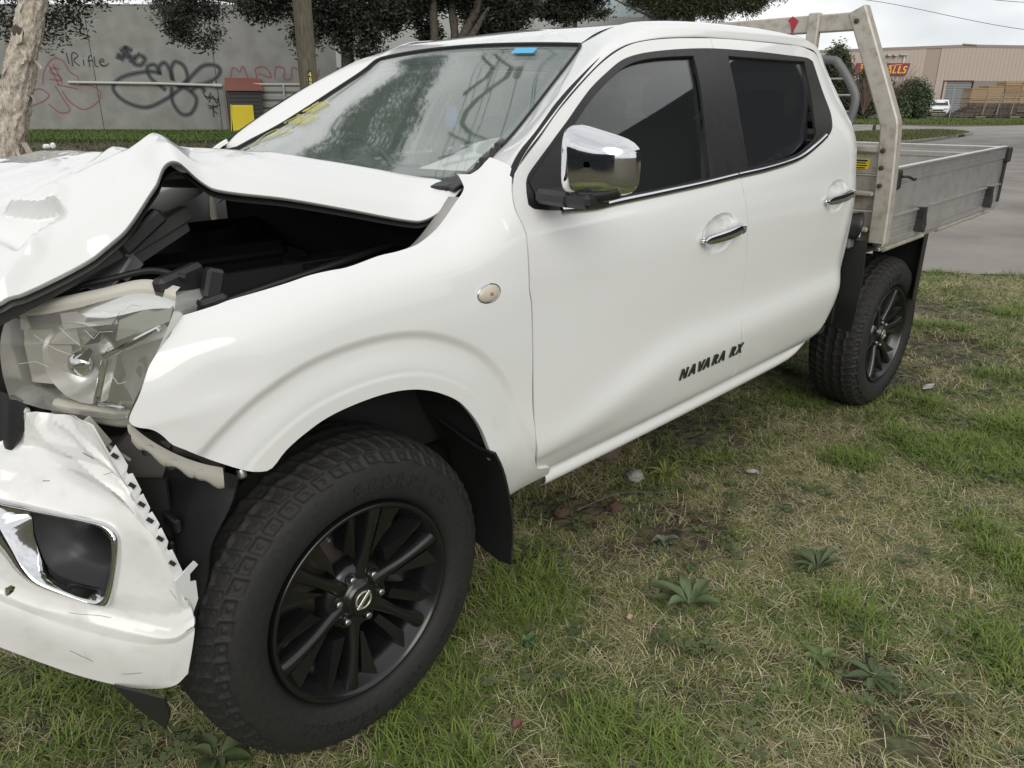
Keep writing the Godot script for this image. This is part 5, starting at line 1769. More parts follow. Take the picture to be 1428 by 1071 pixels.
# ---------------------------------------------------------------- wheels
func tyre_mesh() -> MB:
	var b := MB.new()
	var key := [Vector2(0.240, -0.032), Vector2(0.250, -0.012), Vector2(0.262, 0.006), Vector2(0.285, 0.016), Vector2(0.31, 0.018), Vector2(0.332, 0.014), Vector2(0.346, 0.007), Vector2(0.358, -0.003), Vector2(0.368, -0.014), Vector2(0.376, -0.027), Vector2(0.382, -0.05), Vector2(0.385, -0.08), Vector2(0.386, -0.118), Vector2(0.385, -0.155), Vector2(0.382, -0.19), Vector2(0.374, -0.215), Vector2(0.355, -0.235), Vector2(0.31, -0.248), Vector2(0.26, -0.238), Vector2(0.236, -0.226)]
	var m := 96
	var pr := []
	for i in m:
		pr.append(prof(key, float(i) / (m - 1) * (key.size() - 1)))
	var seg := 620
	var nrm := []
	for i in m:
		var d: Vector2 = pr[mini(i + 1, m - 1)] - pr[maxi(i - 1, 0)]
		nrm.append(Vector2(-d.y, d.x).normalized() * -1.0)
	var pts := []
	pts.resize(seg * m)
	var cols := []
	cols.resize(seg * m)
	for s in seg:
		var th := TAU * s / seg
		for i in m:
			var p: Vector2 = pr[i]
			var q := float(i) / (m - 1) * (key.size() - 1)
			var dsp := 0.0
			var dirt := 0.0
			if q > 8.0 and q < 15.5:
				# tread: zigzag grooves round, sipes and lateral grooves across
				var z := p.y + 0.118
				var zig := 0.006 * (absf(fmod(th * 36.0 / TAU * 2.0, 2.0) - 1.0) - 0.5)
				var g := 0.0
				for g0 in [-0.062, -0.022, 0.022, 0.062]:
					g = maxf(g, smoothstep(0.0065, 0.0035, absf(z - g0 - zig)))
				var lat := fmod(th * 62.0 / TAU + z * 9.0 * signf(z) + 10.0, 1.0)
				var lg := smoothstep(0.14, 0.08, absf(lat - 0.5)) if absf(z) > 0.022 else 0.0
				var sip := smoothstep(0.05, 0.02, absf(fmod(th * 186.0 / TAU + z * 16.0 + 10.0, 1.0) - 0.5)) * 0.35
				dsp = -0.0058 * maxf(g, maxf(lg * 0.8, sip))
				dirt = 0.25 * maxf(g, lg)
			elif q > 5.6 and q <= 8.0:
				# shoulder lugs with a square pocket in each
				var u := fmod(th * 50.0 / TAU + (8.0 - q) * 0.07, 1.0)
				var alt := int(floorf(th * 50.0 / TAU + (8.0 - q) * 0.07)) % 2
				var low := 5.75 if alt == 0 else 6.2
				var e := smoothstep(0.08, 0.15, u) * smoothstep(0.92, 0.85, u) * smoothstep(low, low + 0.2, q) * smoothstep(8.0, 7.75, q)
				var pk := smoothstep(0.36, 0.42, u) * smoothstep(0.64, 0.58, u) * smoothstep(6.55, 6.7, q) * smoothstep(7.35, 7.2, q)
				dsp = 0.0048 * e - 0.0030 * pk
				dirt = 0.6 * pk + 0.15 * (1.0 - e)
			elif q > 1.2 and q < 2.4:
				dsp = 0.0012 * smoothstep(0.10, 0.04, absf(q - 1.9))
				dirt = 0.55
			if absf(q - 8.1) < 0.22:
				dsp = -0.002
				dirt = 0.6
			var nn: Vector2 = nrm[i]
			var r: float = p.x + nn.x * dsp
			pts[s * m + i] = Vector3(cos(th) * r, sin(th) * r, p.y + nn.y * dsp)
			cols[s * m + i] = Color(1, 1, 1).lerp(Color(2.1, 1.75, 1.4), dirt)
	b.grid(pts, seg, m, Vector3.ZERO, true)
	for k in b.n.size():
		var i := k % m
		var a := TAU * (k / m) / seg
		var nn: Vector2 = nrm[i]
		var o := Vector3(cos(a) * nn.x, sin(a) * nn.x, nn.y)
		if b.n[k].dot(o) < 0: b.n[k] = -b.n[k]
		b.c[k] = cols[k]
	b.rewind()
	# raised sidewall lettering, tops outward
	b.col = Color(1.7, 1.6, 1.5)
	for w in [["SCORPION", 66.0, 7.6, 0.030], ["ALL TERRAIN", -98.0, 6.6, 0.030], ["265/60R18", -38.0, 3.0, 0.012]]:
		var s: String = w[0]
		for i in s.length():
			if s[i] == " ": continue
			var a := deg_to_rad(w[1] - (i - (s.length() - 1) * 0.5) * w[2])
			var u := Vector3(cos(a), sin(a), 0)
			var rt := Vector3(sin(a), -cos(a), 0)
			b.text(s[i], w[3], 0.006, Transform3D(Basis(rt * 1.1, u, Vector3(0, 0, 1)), u * 0.303 + Vector3(0, 0, 0.0178)), "Droid Sans", 700)
	return b

func make_wheel(T: Node3D) -> Node3D:
	var W := Node3D.new()
	W.name = "wheel"
	T.add_child(W, true)
	put("tyre", tyre_mesh(), M.tyre, W)
	var rb := MB.new()
	rb.lathe([Vector2(0.247, -0.030), Vector2(0.247, 0.001), Vector2(0.242, 0.004), Vector2(0.236, 0.0025), Vector2(0.231, -0.006), Vector2(0.226, -0.020), Vector2(0.218, -0.035), Vector2(0.206, -0.06), Vector2(0.200, -0.22)], 180)
	put("rim", rb, M.rim, W)
	for k in 6:
		var a := TAU * k / 6.0 + 0.30
		var ba := Basis(Vector3(0, 0, 1), a)
		var rows := []
		for q in [[0.040, 0.024, -0.030, 0.03], [0.085, 0.020, -0.026, 0.035], [0.13, 0.0165, -0.019, 0.04], [0.18, 0.018, -0.012, 0.04], [0.215, 0.021, -0.008, 0.035], [0.233, 0.023, -0.008, 0.03]]:
			var r := []
			for e in [[-1.0, -1.0], [-0.82, -0.25], [-0.5, -0.02], [0.0, 0.06], [0.5, -0.02], [0.82, -0.25], [1.0, -1.0]]:
				r.append(ba * Vector3(q[0], e[0] * q[1], q[2] + e[1] * q[3]))
			rows.append(r)
		put("spoke", sheet(rows, 14, 17, Vector3(0, 0, 1)), M.rim, W)
		# the two flat blades that lean on each spoke
		for sg in [-1.0, 1.0]:
			var bl := MB.new()
			var i0 := Vector3(0.098, sg * 0.022, -0.036)
			var i1 := Vector3(0.112, sg * 0.044, -0.052)
			var o0 := Vector3(0.232, sg * 0.044, -0.034)
			var o1 := Vector3(0.222, sg * 0.075, -0.010)
			var o2 := Vector3(0.214, sg * 0.090, -0.06)
			var i2 := Vector3(0.116, sg * 0.048, -0.085)
			bl.quad(ba * i0, ba * i1, ba * o1, ba * o0, Vector3(0, 0, 1))
			bl.quad(ba * i1, ba * i2, ba * o2, ba * o1, ba * Vector3(0, sg, 0.3))
			bl.quad(ba * i0, ba * i1, ba * i2, ba * (i0 + Vector3(0, 0, -0.03)), ba * Vector3(-1, 0, 0.2))
			put("spoke_blade", bl, M.rim, W)
	var hb := MB.new()
	hb.lathe([Vector2(0.092, -0.075), Vector2(0.088, -0.050), Vector2(0.078, -0.036), Vector2(0.050, -0.030), Vector2(0.044, -0.022), Vector2(0.040, -0.014), Vector2(0.034, -0.012), Vector2(0.032, -0.015), Vector2(0.0, -0.015)], 48)
	put("hub", hb, M.rim, W)
	var em := MB.new()
	var rp := []
	for i in 33: rp.append(Vector3(cos(TAU * i / 32) * 0.021, sin(TAU * i / 32) * 0.021, -0.013))
	em.tube(rp, 0.0028, 8, false)
	em.box(Vector3(0, 0, -0.012), Vector3(0.052, 0.009, 0.004), 0.001, Basis(Vector3(0, 0, 1), 0.75))
	put("emblem", em, mat(Color(0.5, 0.48, 0.42), 0.35, 0.7), W)
	for k in 6:
		var a := TAU * k / 6.0 + 0.30 + PI / 6.0
		var c := Vector3(cos(a), sin(a), 0) * 0.061
		var po := MB.new()
		po.lathe([Vector2(0.016, -0.029), Vector2(0.0145, -0.0285), Vector2(0.0135, -0.045), Vector2(0.0, -0.046)], 16, c)
		put("lug_seat", po, M.black_matt, W)
		var nt := MB.new()
		nt.lathe([Vector2(0.0095, -0.045), Vector2(0.0095, -0.022), Vector2(0.0075, -0.0185), Vector2(0.0, -0.0178)], 6, c)
		put("lug_nut", nt, M.steel, W)
	var bd := MB.new()
	bd.lathe([Vector2(0.165, -0.13), Vector2(0.165, -0.115), Vector2(0.09, -0.115), Vector2(0.085, -0.09), Vector2(0.0, -0.09)], 48)
	put("brake_disc", bd, mat(Color(0.09, 0.075, 0.065), 0.5, 0.6), W)
	var cl := MB.new()
	cl.box(Vector3(0.145, 0.06, -0.115), Vector3(0.07, 0.15, 0.07), 0.015, Basis(Vector3(0, 0, 1), 0.4))
	put("brake_caliper", cl, mat(Color(0.07, 0.065, 0.06), 0.6, 0.3), W)
	var vs := MB.new()
	vs.tube([Vector3(-0.075, 0.195, -0.05), Vector3(-0.072, 0.19, -0.02)], 0.004, 8)
	put("valve", vs, M.grey_steel, W)
	return W

func build_wheels(T: Node3D) -> void:
	var w := make_wheel(T)
	w.position = Vector3(0, 0.381, 0.8855)
	w.rotation = Vector3(0, 0.0528, 0)
	for q in [[Vector3(3.15, 0.381, 0.882), Vector3(0, 0, 0.9)], [Vector3(0, 0.381, -0.8855), Vector3(0, PI + 0.0528, 0)], [Vector3(3.15, 0.381, -0.882), Vector3(0, PI, 0)]]:
		var d: Node3D = w.duplicate()
		d.name = "wheel"
		T.add_child(d, true)
		d.position = q[0]
		d.rotation = q[1]
# ---------------------------------------------------------------- place
const EYE := Vector3(-0.7954, 0, 2.1719)
const ACROSS := Vector3(0.71197, 0, 0.70221)
const AHEAD := Vector3(0.70221, 0, -0.71197)

func rise(x: float, z: float) -> float:
	return 0.0095 * maxf(0.0, (Vector3(x, 0, z) - EYE).dot(AHEAD) - 18.0)

func _ready() -> void:
	var cam := Camera3D.new()
	cam.name = "camera"
	cam.projection = Camera3D.PROJECTION_PERSPECTIVE
	cam.keep_aspect = Camera3D.KEEP_HEIGHT
	cam.fov = rad_to_deg(2.0 * atan(1071.0 / 2.0 / 1051.356))
	cam.near = 0.05
	cam.far = 900.0
	add_child(cam)
	cam.position = Vector3(-0.7954, 1.4689, 2.1719)
	cam.rotation = Vector3(-0.3534, -0.7785, 0.0026)
	cam.current = true
	var we := WorldEnvironment.new()
	we.name = "world"
	var e := Environment.new()
	e.background_mode = Environment.BG_SKY
	e.tonemap_mode = Environment.TONE_MAPPER_LINEAR
	e.tonemap_exposure = 1.14
	e.sdfgi_enabled = true
	e.ssao_enabled = true
	e.ssil_enabled = true
	var sky := Sky.new()
	var ps := PanoramaSkyMaterial.new()
	ps.panorama = cloud_sky()
	sky.sky_material = ps
	e.sky = sky
	we.environment = e
	add_child(we)
	var sun := DirectionalLight3D.new()
	sun.name = "sun"
	sun.light_energy = 0.50
	sun.light_color = Color(1, 0.98, 0.95)
	sun.light_angular_distance = 45.0
	sun.shadow_enabled = true
	add_child(sun)
	sun.look_at_from_position(Vector3(-4.4, 4.9, 7.4), Vector3.ZERO)
	make_materials()
	env_materials()
	build_ground()
	build_works()
	build_warehouse()
	build_behind()
	build_truck()
	build_trees()
	build_grass()
	build_small()

func cloud_sky() -> ImageTexture:
	var w := 1024
	var h := 512
	var im := Image.create_empty(w, h, false, Image.FORMAT_RGBF)
	var nz := FastNoiseLite.new()
	nz.seed = 9
	nz.frequency = 1.6
	nz.fractal_octaves = 6
	nz.noise_type = FastNoiseLite.TYPE_SIMPLEX_SMOOTH
	for y in h:
		var el := PI * (0.5 - (y + 0.5) / h)
		for x in w:
			var az := TAU * (x + 0.5) / w
			var d := Vector3(cos(el) * sin(az), sin(el), -cos(el) * cos(az))
			var b := lerpf(0.86, 0.80, smoothstep(0.0, 0.8, maxf(d.y, 0.0)))
			# flat cloud layer: stretch towards the horizon
			var k := 1.0 / (maxf(d.y, 0.0) + 0.22)
			var n := nz.get_noise_3d(d.x * k, 3.0, d.z * k)
			var n2 := nz.get_noise_3d(d.x * k * 2.7, 8.0, d.z * k * 2.7)
			b *= 1.0 + 0.26 * n + 0.10 * n2
			var c := Color(0.93, 0.975, 1.0).lerp(Color(1.0, 0.995, 0.985), clampf(0.5 + n * 1.2, 0, 1))
			im.set_pixel(x, y, Color(c.r * b, c.g * b, c.b * b))
	return ImageTexture.create_from_image(im)

# street grid: metres across, up and ahead of the verge where the truck stands
func site(r: float, y: float, f: float) -> Vector3:
	return Vector3(EYE.x, 0, EYE.z) + ACROSS * r + AHEAD * f + Vector3(0, y, 0)

func hgt(f: float) -> float:
	return 0.0095 * maxf(0.0, f - 18.0)

const TURN := -0.7785

func env_materials() -> void:
	var soil := mat(Color(1, 1, 1), 0.95)
	soil.albedo_texture = noise_tex(1024, 0.012, 51, [0.0, L(0.05, 0.036, 0.025), 0.32, L(0.085, 0.064, 0.042), 0.5, L(0.12, 0.10, 0.056), 0.66, L(0.10, 0.11, 0.045), 1.0, L(0.15, 0.14, 0.075)], 6)
	soil.detail_enabled = true
	soil.detail_blend_mode = BaseMaterial3D.BLEND_MODE_MUL
	soil.detail_albedo = noise_tex(512, 0.08, 52, [0.0, Color(0.55, 0.53, 0.5), 0.5, Color(0.9, 0.9, 0.9), 1.0, Color(1, 1, 1)], 4)
	tri_tex(soil, 0.45)
	soil.heightmap_enabled = true
	soil.heightmap_texture = noise_tex(512, 0.05, 53, [], 5)
	soil.heightmap_scale = 3.0
	M.soil = soil
	var asp := mat(Color(1, 1, 1), 0.85)
	asp.albedo_texture = noise_tex(1024, 0.006, 61, [0.0, L(0.17, 0.155, 0.14), 0.45, L(0.235, 0.215, 0.195), 0.6, L(0.255, 0.235, 0.215), 1.0, L(0.31, 0.285, 0.26)], 6)
	tri_tex(asp, 0.09)
	M.asphalt = asp
	var con := mat(Color(1, 1, 1), 0.85)
	con.albedo_texture = noise_tex(1024, 0.008, 71, [0.0, L(0.175, 0.173, 0.16), 0.4, L(0.205, 0.205, 0.192), 0.6, L(0.222, 0.222, 0.208), 1.0, L(0.25, 0.248, 0.235)], 6)
	con.uv1_triplanar = true
	con.uv1_scale = Vector3(0.10, 0.10, 0.10)
	M.concrete = con
	var kc := mat(Color(0.30, 0.28, 0.25), 0.9)
	kc.albedo_texture = noise_tex(256, 0.03, 72, [0.0, Color(0.75, 0.75, 0.74), 1.0, Color(1, 1, 1)])
	tri_tex(kc, 0.8)
	M.kerb = kc
	M.ink = mat(Color(0.022, 0.028, 0.034), 0.7)
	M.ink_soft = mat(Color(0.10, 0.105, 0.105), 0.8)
	M.pink = mat(Color(0.20, 0.085, 0.105), 0.8)
	var wd := mat(Color(1, 1, 1), 0.9)
	wd.albedo_texture = noise_tex(512, 0.02, 81, [0.0, L(0.055, 0.048, 0.035), 0.5, L(0.11, 0.098, 0.07), 1.0, L(0.17, 0.15, 0.115)], 5)
	wd.uv1_triplanar = true
	wd.uv1_scale = Vector3(3.5, 0.35, 3.5)
	M.pole_wood = wd
	var pb := mat(Color(1, 1, 1), 0.9)
	pb.albedo_texture = noise_tex(512, 0.015, 82, [0.0, L(0.16, 0.13, 0.105), 0.28, L(0.38, 0.33, 0.275), 0.5, L(0.52, 0.46, 0.39), 1.0, L(0.66, 0.60, 0.52)], 6)
	pb.uv1_triplanar = true
	pb.uv1_scale = Vector3(2.2, 0.8, 2.2)
	pb.heightmap_enabled = true
	pb.heightmap_texture = noise_tex(512, 0.03, 83, [], 6)
	pb.heightmap_scale = 2.0
	M.paperbark = pb
	var bk := mat(Color(1, 1, 1), 0.95)
	bk.albedo_texture = noise_tex(512, 0.02, 84, [0.0, L(0.03, 0.026, 0.021), 0.5, L(0.085, 0.074, 0.06), 1.0, L(0.17, 0.145, 0.12)], 5)
	bk.uv1_triplanar = true
	bk.uv1_scale = Vector3(2.0, 0.4, 2.0)
	M.bark = bk
	var lf := mat(Color(1, 1, 1), 0.65)
	lf.vertex_color_use_as_albedo = true
	lf.backlight_enabled = true
	lf.backlight = Color(0.25, 0.3, 0.12)
	M.leaf = lf
	var gr := mat(Color(1, 1, 1), 0.7)
	gr.vertex_color_use_as_albedo = true
	gr.backlight_enabled = true
	gr.backlight = Color(0.5, 0.55, 0.25)
	M.grass = gr
	var st := mat(Color(1, 1, 1), 0.9)
	st.vertex_color_use_as_albedo = true
	M.straw = st
	var cb := mat(Color(0.40, 0.335, 0.285), 0.6)
	M.tan_cladding = cb
	M.brown_cladding = mat(Color(0.30, 0.245, 0.205), 0.6)
	M.door_steel = mat(Color(0.20, 0.21, 0.22), 0.6)
	var mr := mat(Color(0.17, 0.02, 0.045), 0.5)
	M.maroon = mr
	M.orange = mat(Color(0.75, 0.28, 0.02), 0.5)
	M.galv = mat(Color(0.36, 0.37, 0.37), 0.5, 0.5)
	M.white_paint = mat(Color(0.62, 0.62, 0.60), 0.55)

func ground_at(x: float, z: float) -> float:
	return rise(x, z)

func build_ground() -> void:
	# one sheet, fine under the truck, coarse to the horizon
	var xs := []
	var zs := []
	for x in [-400, -250, -150, -90, -60, -40, -25, -15, -8, -4]: xs.append(float(x))
	var x := -3.0
	while x < 9.0:
		xs.append(x)
		x += 0.09
	for q in [9.5, 10.5, 12, 15, 20, 26, 34, 42, 52, 64, 80, 100, 130, 170, 250, 400]: xs.append(q)
	for q in [-400, -250, -150, -110, -80, -60, -48, -40, -32, -26, -20, -15, -11, -8, -6, -5]: zs.append(float(q))
	var z := -4.5
	while z < 4.5:
		zs.append(z)
		z += 0.09
	for q in [5, 6, 8, 12, 18, 26, 40, 70, 120, 250, 400]: zs.append(float(q))
	var nz := FastNoiseLite.new()
	nz.seed = 3
	nz.frequency = 0.9
	nz.fractal_octaves = 4
	var pts := []
	for a in xs:
		for c in zs:
			var y := rise(a, c)
			var m := smoothstep(-3.0, -2.0, a) * smoothstep(8.0, 6.2, a) * smoothstep(-4.5, -3.5, c) * smoothstep(4.5, 3.5, c)
			m *= smoothstep(0.15, 0.6, 6.9 - a + 0.77 * (c + 0.1))
			y += m * (nz.get_noise_2d(a, c) * 0.028 - 0.006)
			# the near side of the verge rises a touch; wheels sink a little
			pts.append(Vector3(a, y, c))
	var b := MB.new()
	b.grid(pts, xs.size(), zs.size(), Vector3.UP)
	struct("ground", b, M.soil)
	# road: broad asphalt apron with a ragged edge against the verge
	var edge := []
	var rn := RandomNumberGenerator.new()
	rn.seed = 5
	var line := [Vector2(22, 24), Vector2(12, 9), Vector2(8.6, 2.2), Vector2(7.43, 0.59), Vector2(6.94, -0.11), Vector2(6.75, -1.2), Vector2(7.1, -3.2), Vector2(10, -8), Vector2(20, -12.5), Vector2(36, -17.5), Vector2(52, -22.5)]
	for i in line.size() - 1:
		var a: Vector2 = line[i]
		var c: Vector2 = line[i + 1]
		var k := int(a.distance_to(c) / 0.25) + 1
		for j in k:
			var p: Vector2 = a.lerp(c, float(j) / k)
			var n := (c - a).normalized()
			edge.append(p + Vector2(-n.y, n.x) * (rn.randf() - 0.5) * (0.10 if a.x < 12 else 0.2))
	var far := [Vector2(53.5, -14.2), Vector2(57, -12.6), Vector2(62, -11.2), Vector2(72, -7), Vector2(90, 2), Vector2(130, 30), Vector2(60, 60)]
	var poly := PackedVector2Array(edge + [Vector2(54.0, -19.0)] + far)
	var tr := Geometry2D.triangulate_polygon(poly)
	var rb := MB.new()
	for p in poly: rb.add(Vector3(p.x, rise(p.x, p.y) + 0.012, p.y), Vector3.UP, p)
	for k in range(0, tr.size(), 3): rb.tri_i(tr[k], tr[k + 1], tr[k + 2])
	struct("road", rb, M.asphalt)
	# seam and patch lines in the asphalt
	var sm := MB.new()
	for q in [[Vector2(9.6, -1.5), Vector2(16, 6)], [Vector2(14, -4), Vector2(30, 9)]]:
		var p0: Vector2 = q[0]
		var p1: Vector2 = q[1]
		for j in 24:
			var a := p0.lerp(p1, j / 24.0) + Vector2(0.03 * sin(j * 1.7), 0)
			var c := p0.lerp(p1, (j + 1) / 24.0) + Vector2(0.03 * sin(j * 1.7 + 1.7), 0)
			var n := Vector2(-(c - a).y, (c - a).x).normalized() * 0.022
			sm.quad(Vector3(a.x - n.x, rise(a.x, a.y) + 0.016, a.y - n.y), Vector3(c.x - n.x, rise(c.x, c.y) + 0.016, c.y - n.y), Vector3(c.x + n.x, rise(c.x, c.y) + 0.016, c.y + n.y), Vector3(a.x + n.x, rise(a.x, a.y) + 0.016, a.y + n.y), Vector3.UP)
	struct("road_seam", sm, mat(Color(0.07, 0.065, 0.06), 0.7))
	# traffic island: kerb ring with grass in it
	var isl := []
	var key := [Vector3(24.0, 0, -8.6), Vector3(28.1, 0, -8.9), Vector3(31.5, 0, -8.55), Vector3(35.6, 0, -8.73), Vector3(40.2, 0, -9.15), Vector3(42.7, 0, -9.75), Vector3(43.6, 0, -10.5), Vector3(43.4, 0, -11.3), Vector3(42, 0, -12.2), Vector3(38, 0, -13.3), Vector3(32, 0, -13.8), Vector3(26, 0, -12.9), Vector3(23.2, 0, -10.6), Vector3(24.0, 0, -8.6)]
	isl = curve(key, 90)
	var kb := MB.new()
	var gp := PackedVector2Array()
	var prev := []
	var sec := [[0.0, 0.0], [0.02, 0.12], [0.05, 0.15], [0.16, 0.16], [0.18, 0.10]]
	var ce := Vector3(34, 0, -11)
	var kp := []
	for j in sec.size():
		for i in isl.size():
			var p: Vector3 = isl[i]
			var t: Vector3 = isl[(i + 1) % isl.size()] - isl[(i - 1 + isl.size()) % isl.size()]
			var n := Vector3(-t.z, 0, t.x).normalized()
			if n.dot(ce - p) < 0: n = -n
			var w: Vector3 = p + n * sec[j][0]
			kp.append(Vector3(w.x, rise(w.x, w.z) + 0.012 + sec[j][1], w.z))
			if j == 3: gp.append(Vector2(w.x, w.z))
	kb.grid(kp, sec.size(), isl.size(), Vector3.UP)
	struct("kerb", kb, M.kerb)
	gp.remove_at(gp.size() - 1)
	var ib := MB.new()
	for p in gp: ib.add(Vector3(p.x, rise(p.x, p.y) + 0.14, p.y), Vector3.UP)
	var it := Geometry2D.triangulate_polygon(gp)
	for k in range(0, it.size(), 3): ib.tri_i(it[k], it[k + 1], it[k + 2])
	struct("traffic_island", ib, M.soil)
	var dr := MB.new()
	dr.box(Vector3(38.2, rise(38.2, -8.95) + 0.10, -8.93), Vector3(1.1, 0.10, 0.05), 0.0, Basis(Vector3.UP, 0.08))
	tag(put("drain_inlet", dr, M.black_matt), "dark drain inlet in the island kerb", "drain")

# ---------------------------------------------------------------- concrete works on the left
func stroke(b: MB, pts: Array, w: float, xf: Transform3D, n := 40, w1 := -1.0) -> void:
	var q := []
	for p in pts: q.append(Vector3(p[0], p[1], 0))
	var c := curve(q, n)
	var L_ := []
	var R_ := []
	for i in c.size():
		var d: Vector3 = (c[mini(i + 1, c.size() - 1)] - c[maxi(i - 1, 0)]).normalized()
		var s := Vector3(-d.y, d.x, 0) * w * (1.0 if w1 < 0 else lerpf(1.0, w1, float(i) / c.size()))
		L_.append(xf * (c[i] + s))
		R_.append(xf * (c[i] - s))
	b.grid(L_ + R_, 2, c.size(), xf.basis.z)

func build_works() -> void:
	var base := hgt(40.0)
	var B := thing("factory_building", "grey concrete tilt-up factory wall sprayed with graffiti", "building", site(-14.4, base, 40.0), "", TURN)
	# tilt panels side by side, joints between
	var x := -24.0
	var k := 0
	while x < 5.5:
		var w := 5.95
		var pb := MB.new()
		pb.box(Vector3(x + w * 0.5, 2.84, -0.10), Vector3(w - 0.03, 5.75, 0.2), 0.015)
		put("wall_panel", pb, M.concrete, B)
		x += w
		k += 1
	var cop := MB.new()
	cop.box(Vector3(-9, 5.74, -0.1), Vector3(30, 0.07, 0.24), 0.01)
	put("coping", cop, M.concrete, B)
	var pipe := MB.new()
	pipe.tube([Vector3(-7.45, 2.30, 0.10), Vector3(-3.0, 2.25, 0.10), Vector3(0.12, 2.16, 0.10)], 0.065, 10)
	for px in [-7.0, -4.4, -2.0, -0.3]:
		pipe.bar(Vector3(px, 2.27, 0.0), Vector3(px, 2.27, 0.10), 0.03, 0.16, 0.0)
	pipe.tube([Vector3(-0.35, 2.17, 0.10), Vector3(0.10, 2.16, 0.10)], 0.085, 10)
	put("pipe", pipe, mat(Color(0.42, 0.41, 0.38), 0.5), B)
	var down := MB.new()
	down.box(Vector3(0.16, 1.0, 0.06), Vector3(0.14, 2.3, 0.12), 0.01)
	put("downpipe", down, mat(Color(0.16, 0.15, 0.13), 0.7), B)
	# graffiti, laid on as thin paint
	var gx := Transform3D(Basis.IDENTITY, Vector3(0, -base, 0.006))
	var gz := Transform3D(Basis.IDENTITY, Vector3(0, -base, 0.004))
	var o := 14.4
	var black := MB.new()
	var soft := MB.new()
	var loops := [
		[[-17.25, 2.95], [-18.0, 3.0], [-19.2, 2.75], [-19.75, 2.25], [-19.3, 1.65], [-18.3, 1.35], [-17.3, 1.7], [-16.4, 2.25], [-15.9, 2.7], [-15.2, 3.25], [-14.6, 3.3], [-14.35, 3.05], [-14.7, 2.65], [-15.5, 2.4], [-16.2, 2.35]],
		[[-17.15, 2.15], [-17.8, 2.7], [-17.9, 3.2], [-17.5, 3.3], [-17.35, 2.9], [-17.3, 3.25], [-17.0, 3.4], [-16.8, 3.0], [-16.75, 2.6], [-16.75, 3.1], [-16.5, 3.45], [-16.1, 3.25], [-16.0, 2.7], [-16.3, 2.4]],
		[[-16.85, 2.3], [-16.9, 1.6], [-16.55, 1.05], [-16.05, 1.1], [-15.7, 1.7], [-16.0, 2.15], [-16.6, 2.4]],
		[[-15.95, 2.1], [-15.5, 2.35], [-15.2, 2.1]],
	]
	for s in loops:
		var q := []
		for p in s: q.append([p[0] + o, p[1]])
		stroke(black, q, 0.042, gx, 70)
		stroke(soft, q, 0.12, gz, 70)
	for s in [[[-19.1, 3.9], [-18.85, 4.05], [-18.95, 3.7], [-19.15, 3.5]], [[-18.8, 4.15], [-18.65, 3.4]], [[-19.0, 3.75], [-18.4, 3.6]], [[-18.3, 3.75], [-18.55, 3.4], [-18.2, 3.3], [-17.95, 3.6], [-18.3, 3.8]], [[-19.3, 3.55], [-19.2, 3.75], [-19.05, 3.65]], [[-18.9, 4.1], [-18.5, 3.95]]]:
		var q := []
		for p in s: q.append([p[0] + o, p[1]])
		stroke(black, q, 0.042, gx, 24)
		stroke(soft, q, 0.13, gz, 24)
	for s in [[[-15.35, 2.1], [-15.15, 1.75], [-14.95, 2.05]], [[-15.3, 1.9], [-14.6, 1.7]], [[-15.1, 1.6], [-14.9, 1.9], [-14.7, 1.55], [-14.6, 1.85]], [[-15.2, 1.45], [-14.7, 1.35]], [[-15.0, 1.3], [-14.75, 1.05]], [[-14.9, 1.5], [-14.95, 0.9]], [[-15.15, 1.3], [-14.55, 1.5]]]:
		var q := []
		for p in s: q.append([p[0] + o, p[1]])
		stroke(black, q, 0.032, gx, 16)
	for st in [[[-21.55, 3.25], [-21.5, 3.75], [-21.35, 3.85], [-21.2, 3.7], [-21.45, 3.5], [-21.2, 3.25]], [[-21.0, 3.25], [-20.97, 3.55]], [[-20.96, 3.68], [-20.95, 3.72]], [[-20.72, 3.2], [-20.68, 3.65], [-20.52, 3.72]], [[-20.78, 3.48], [-20.5, 3.5]], [[-20.42, 3.68], [-20.44, 3.28], [-20.3, 3.22]], [[-20.2, 3.42], [-19.98, 3.48], [-20.05, 3.58], [-20.2, 3.45], [-20.12, 3.25], [-19.9, 3.28]], [[-21.75, 3.85], [-21.7, 3.35]]]:
		var q := []
		for p in st: q.append([p[0] + o, p[1]])
		stroke(black, q, 0.028, gx, 18)
	stroke(black, [[-20.2 + o, 3.35], [-19.95 + o, 3.25], [-19.75 + o, 3.38]], 0.022, gx, 14)
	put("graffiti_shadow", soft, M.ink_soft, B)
	put("graffiti", black, M.ink, B, "black looping graffiti and tags")
	var pk := MB.new()
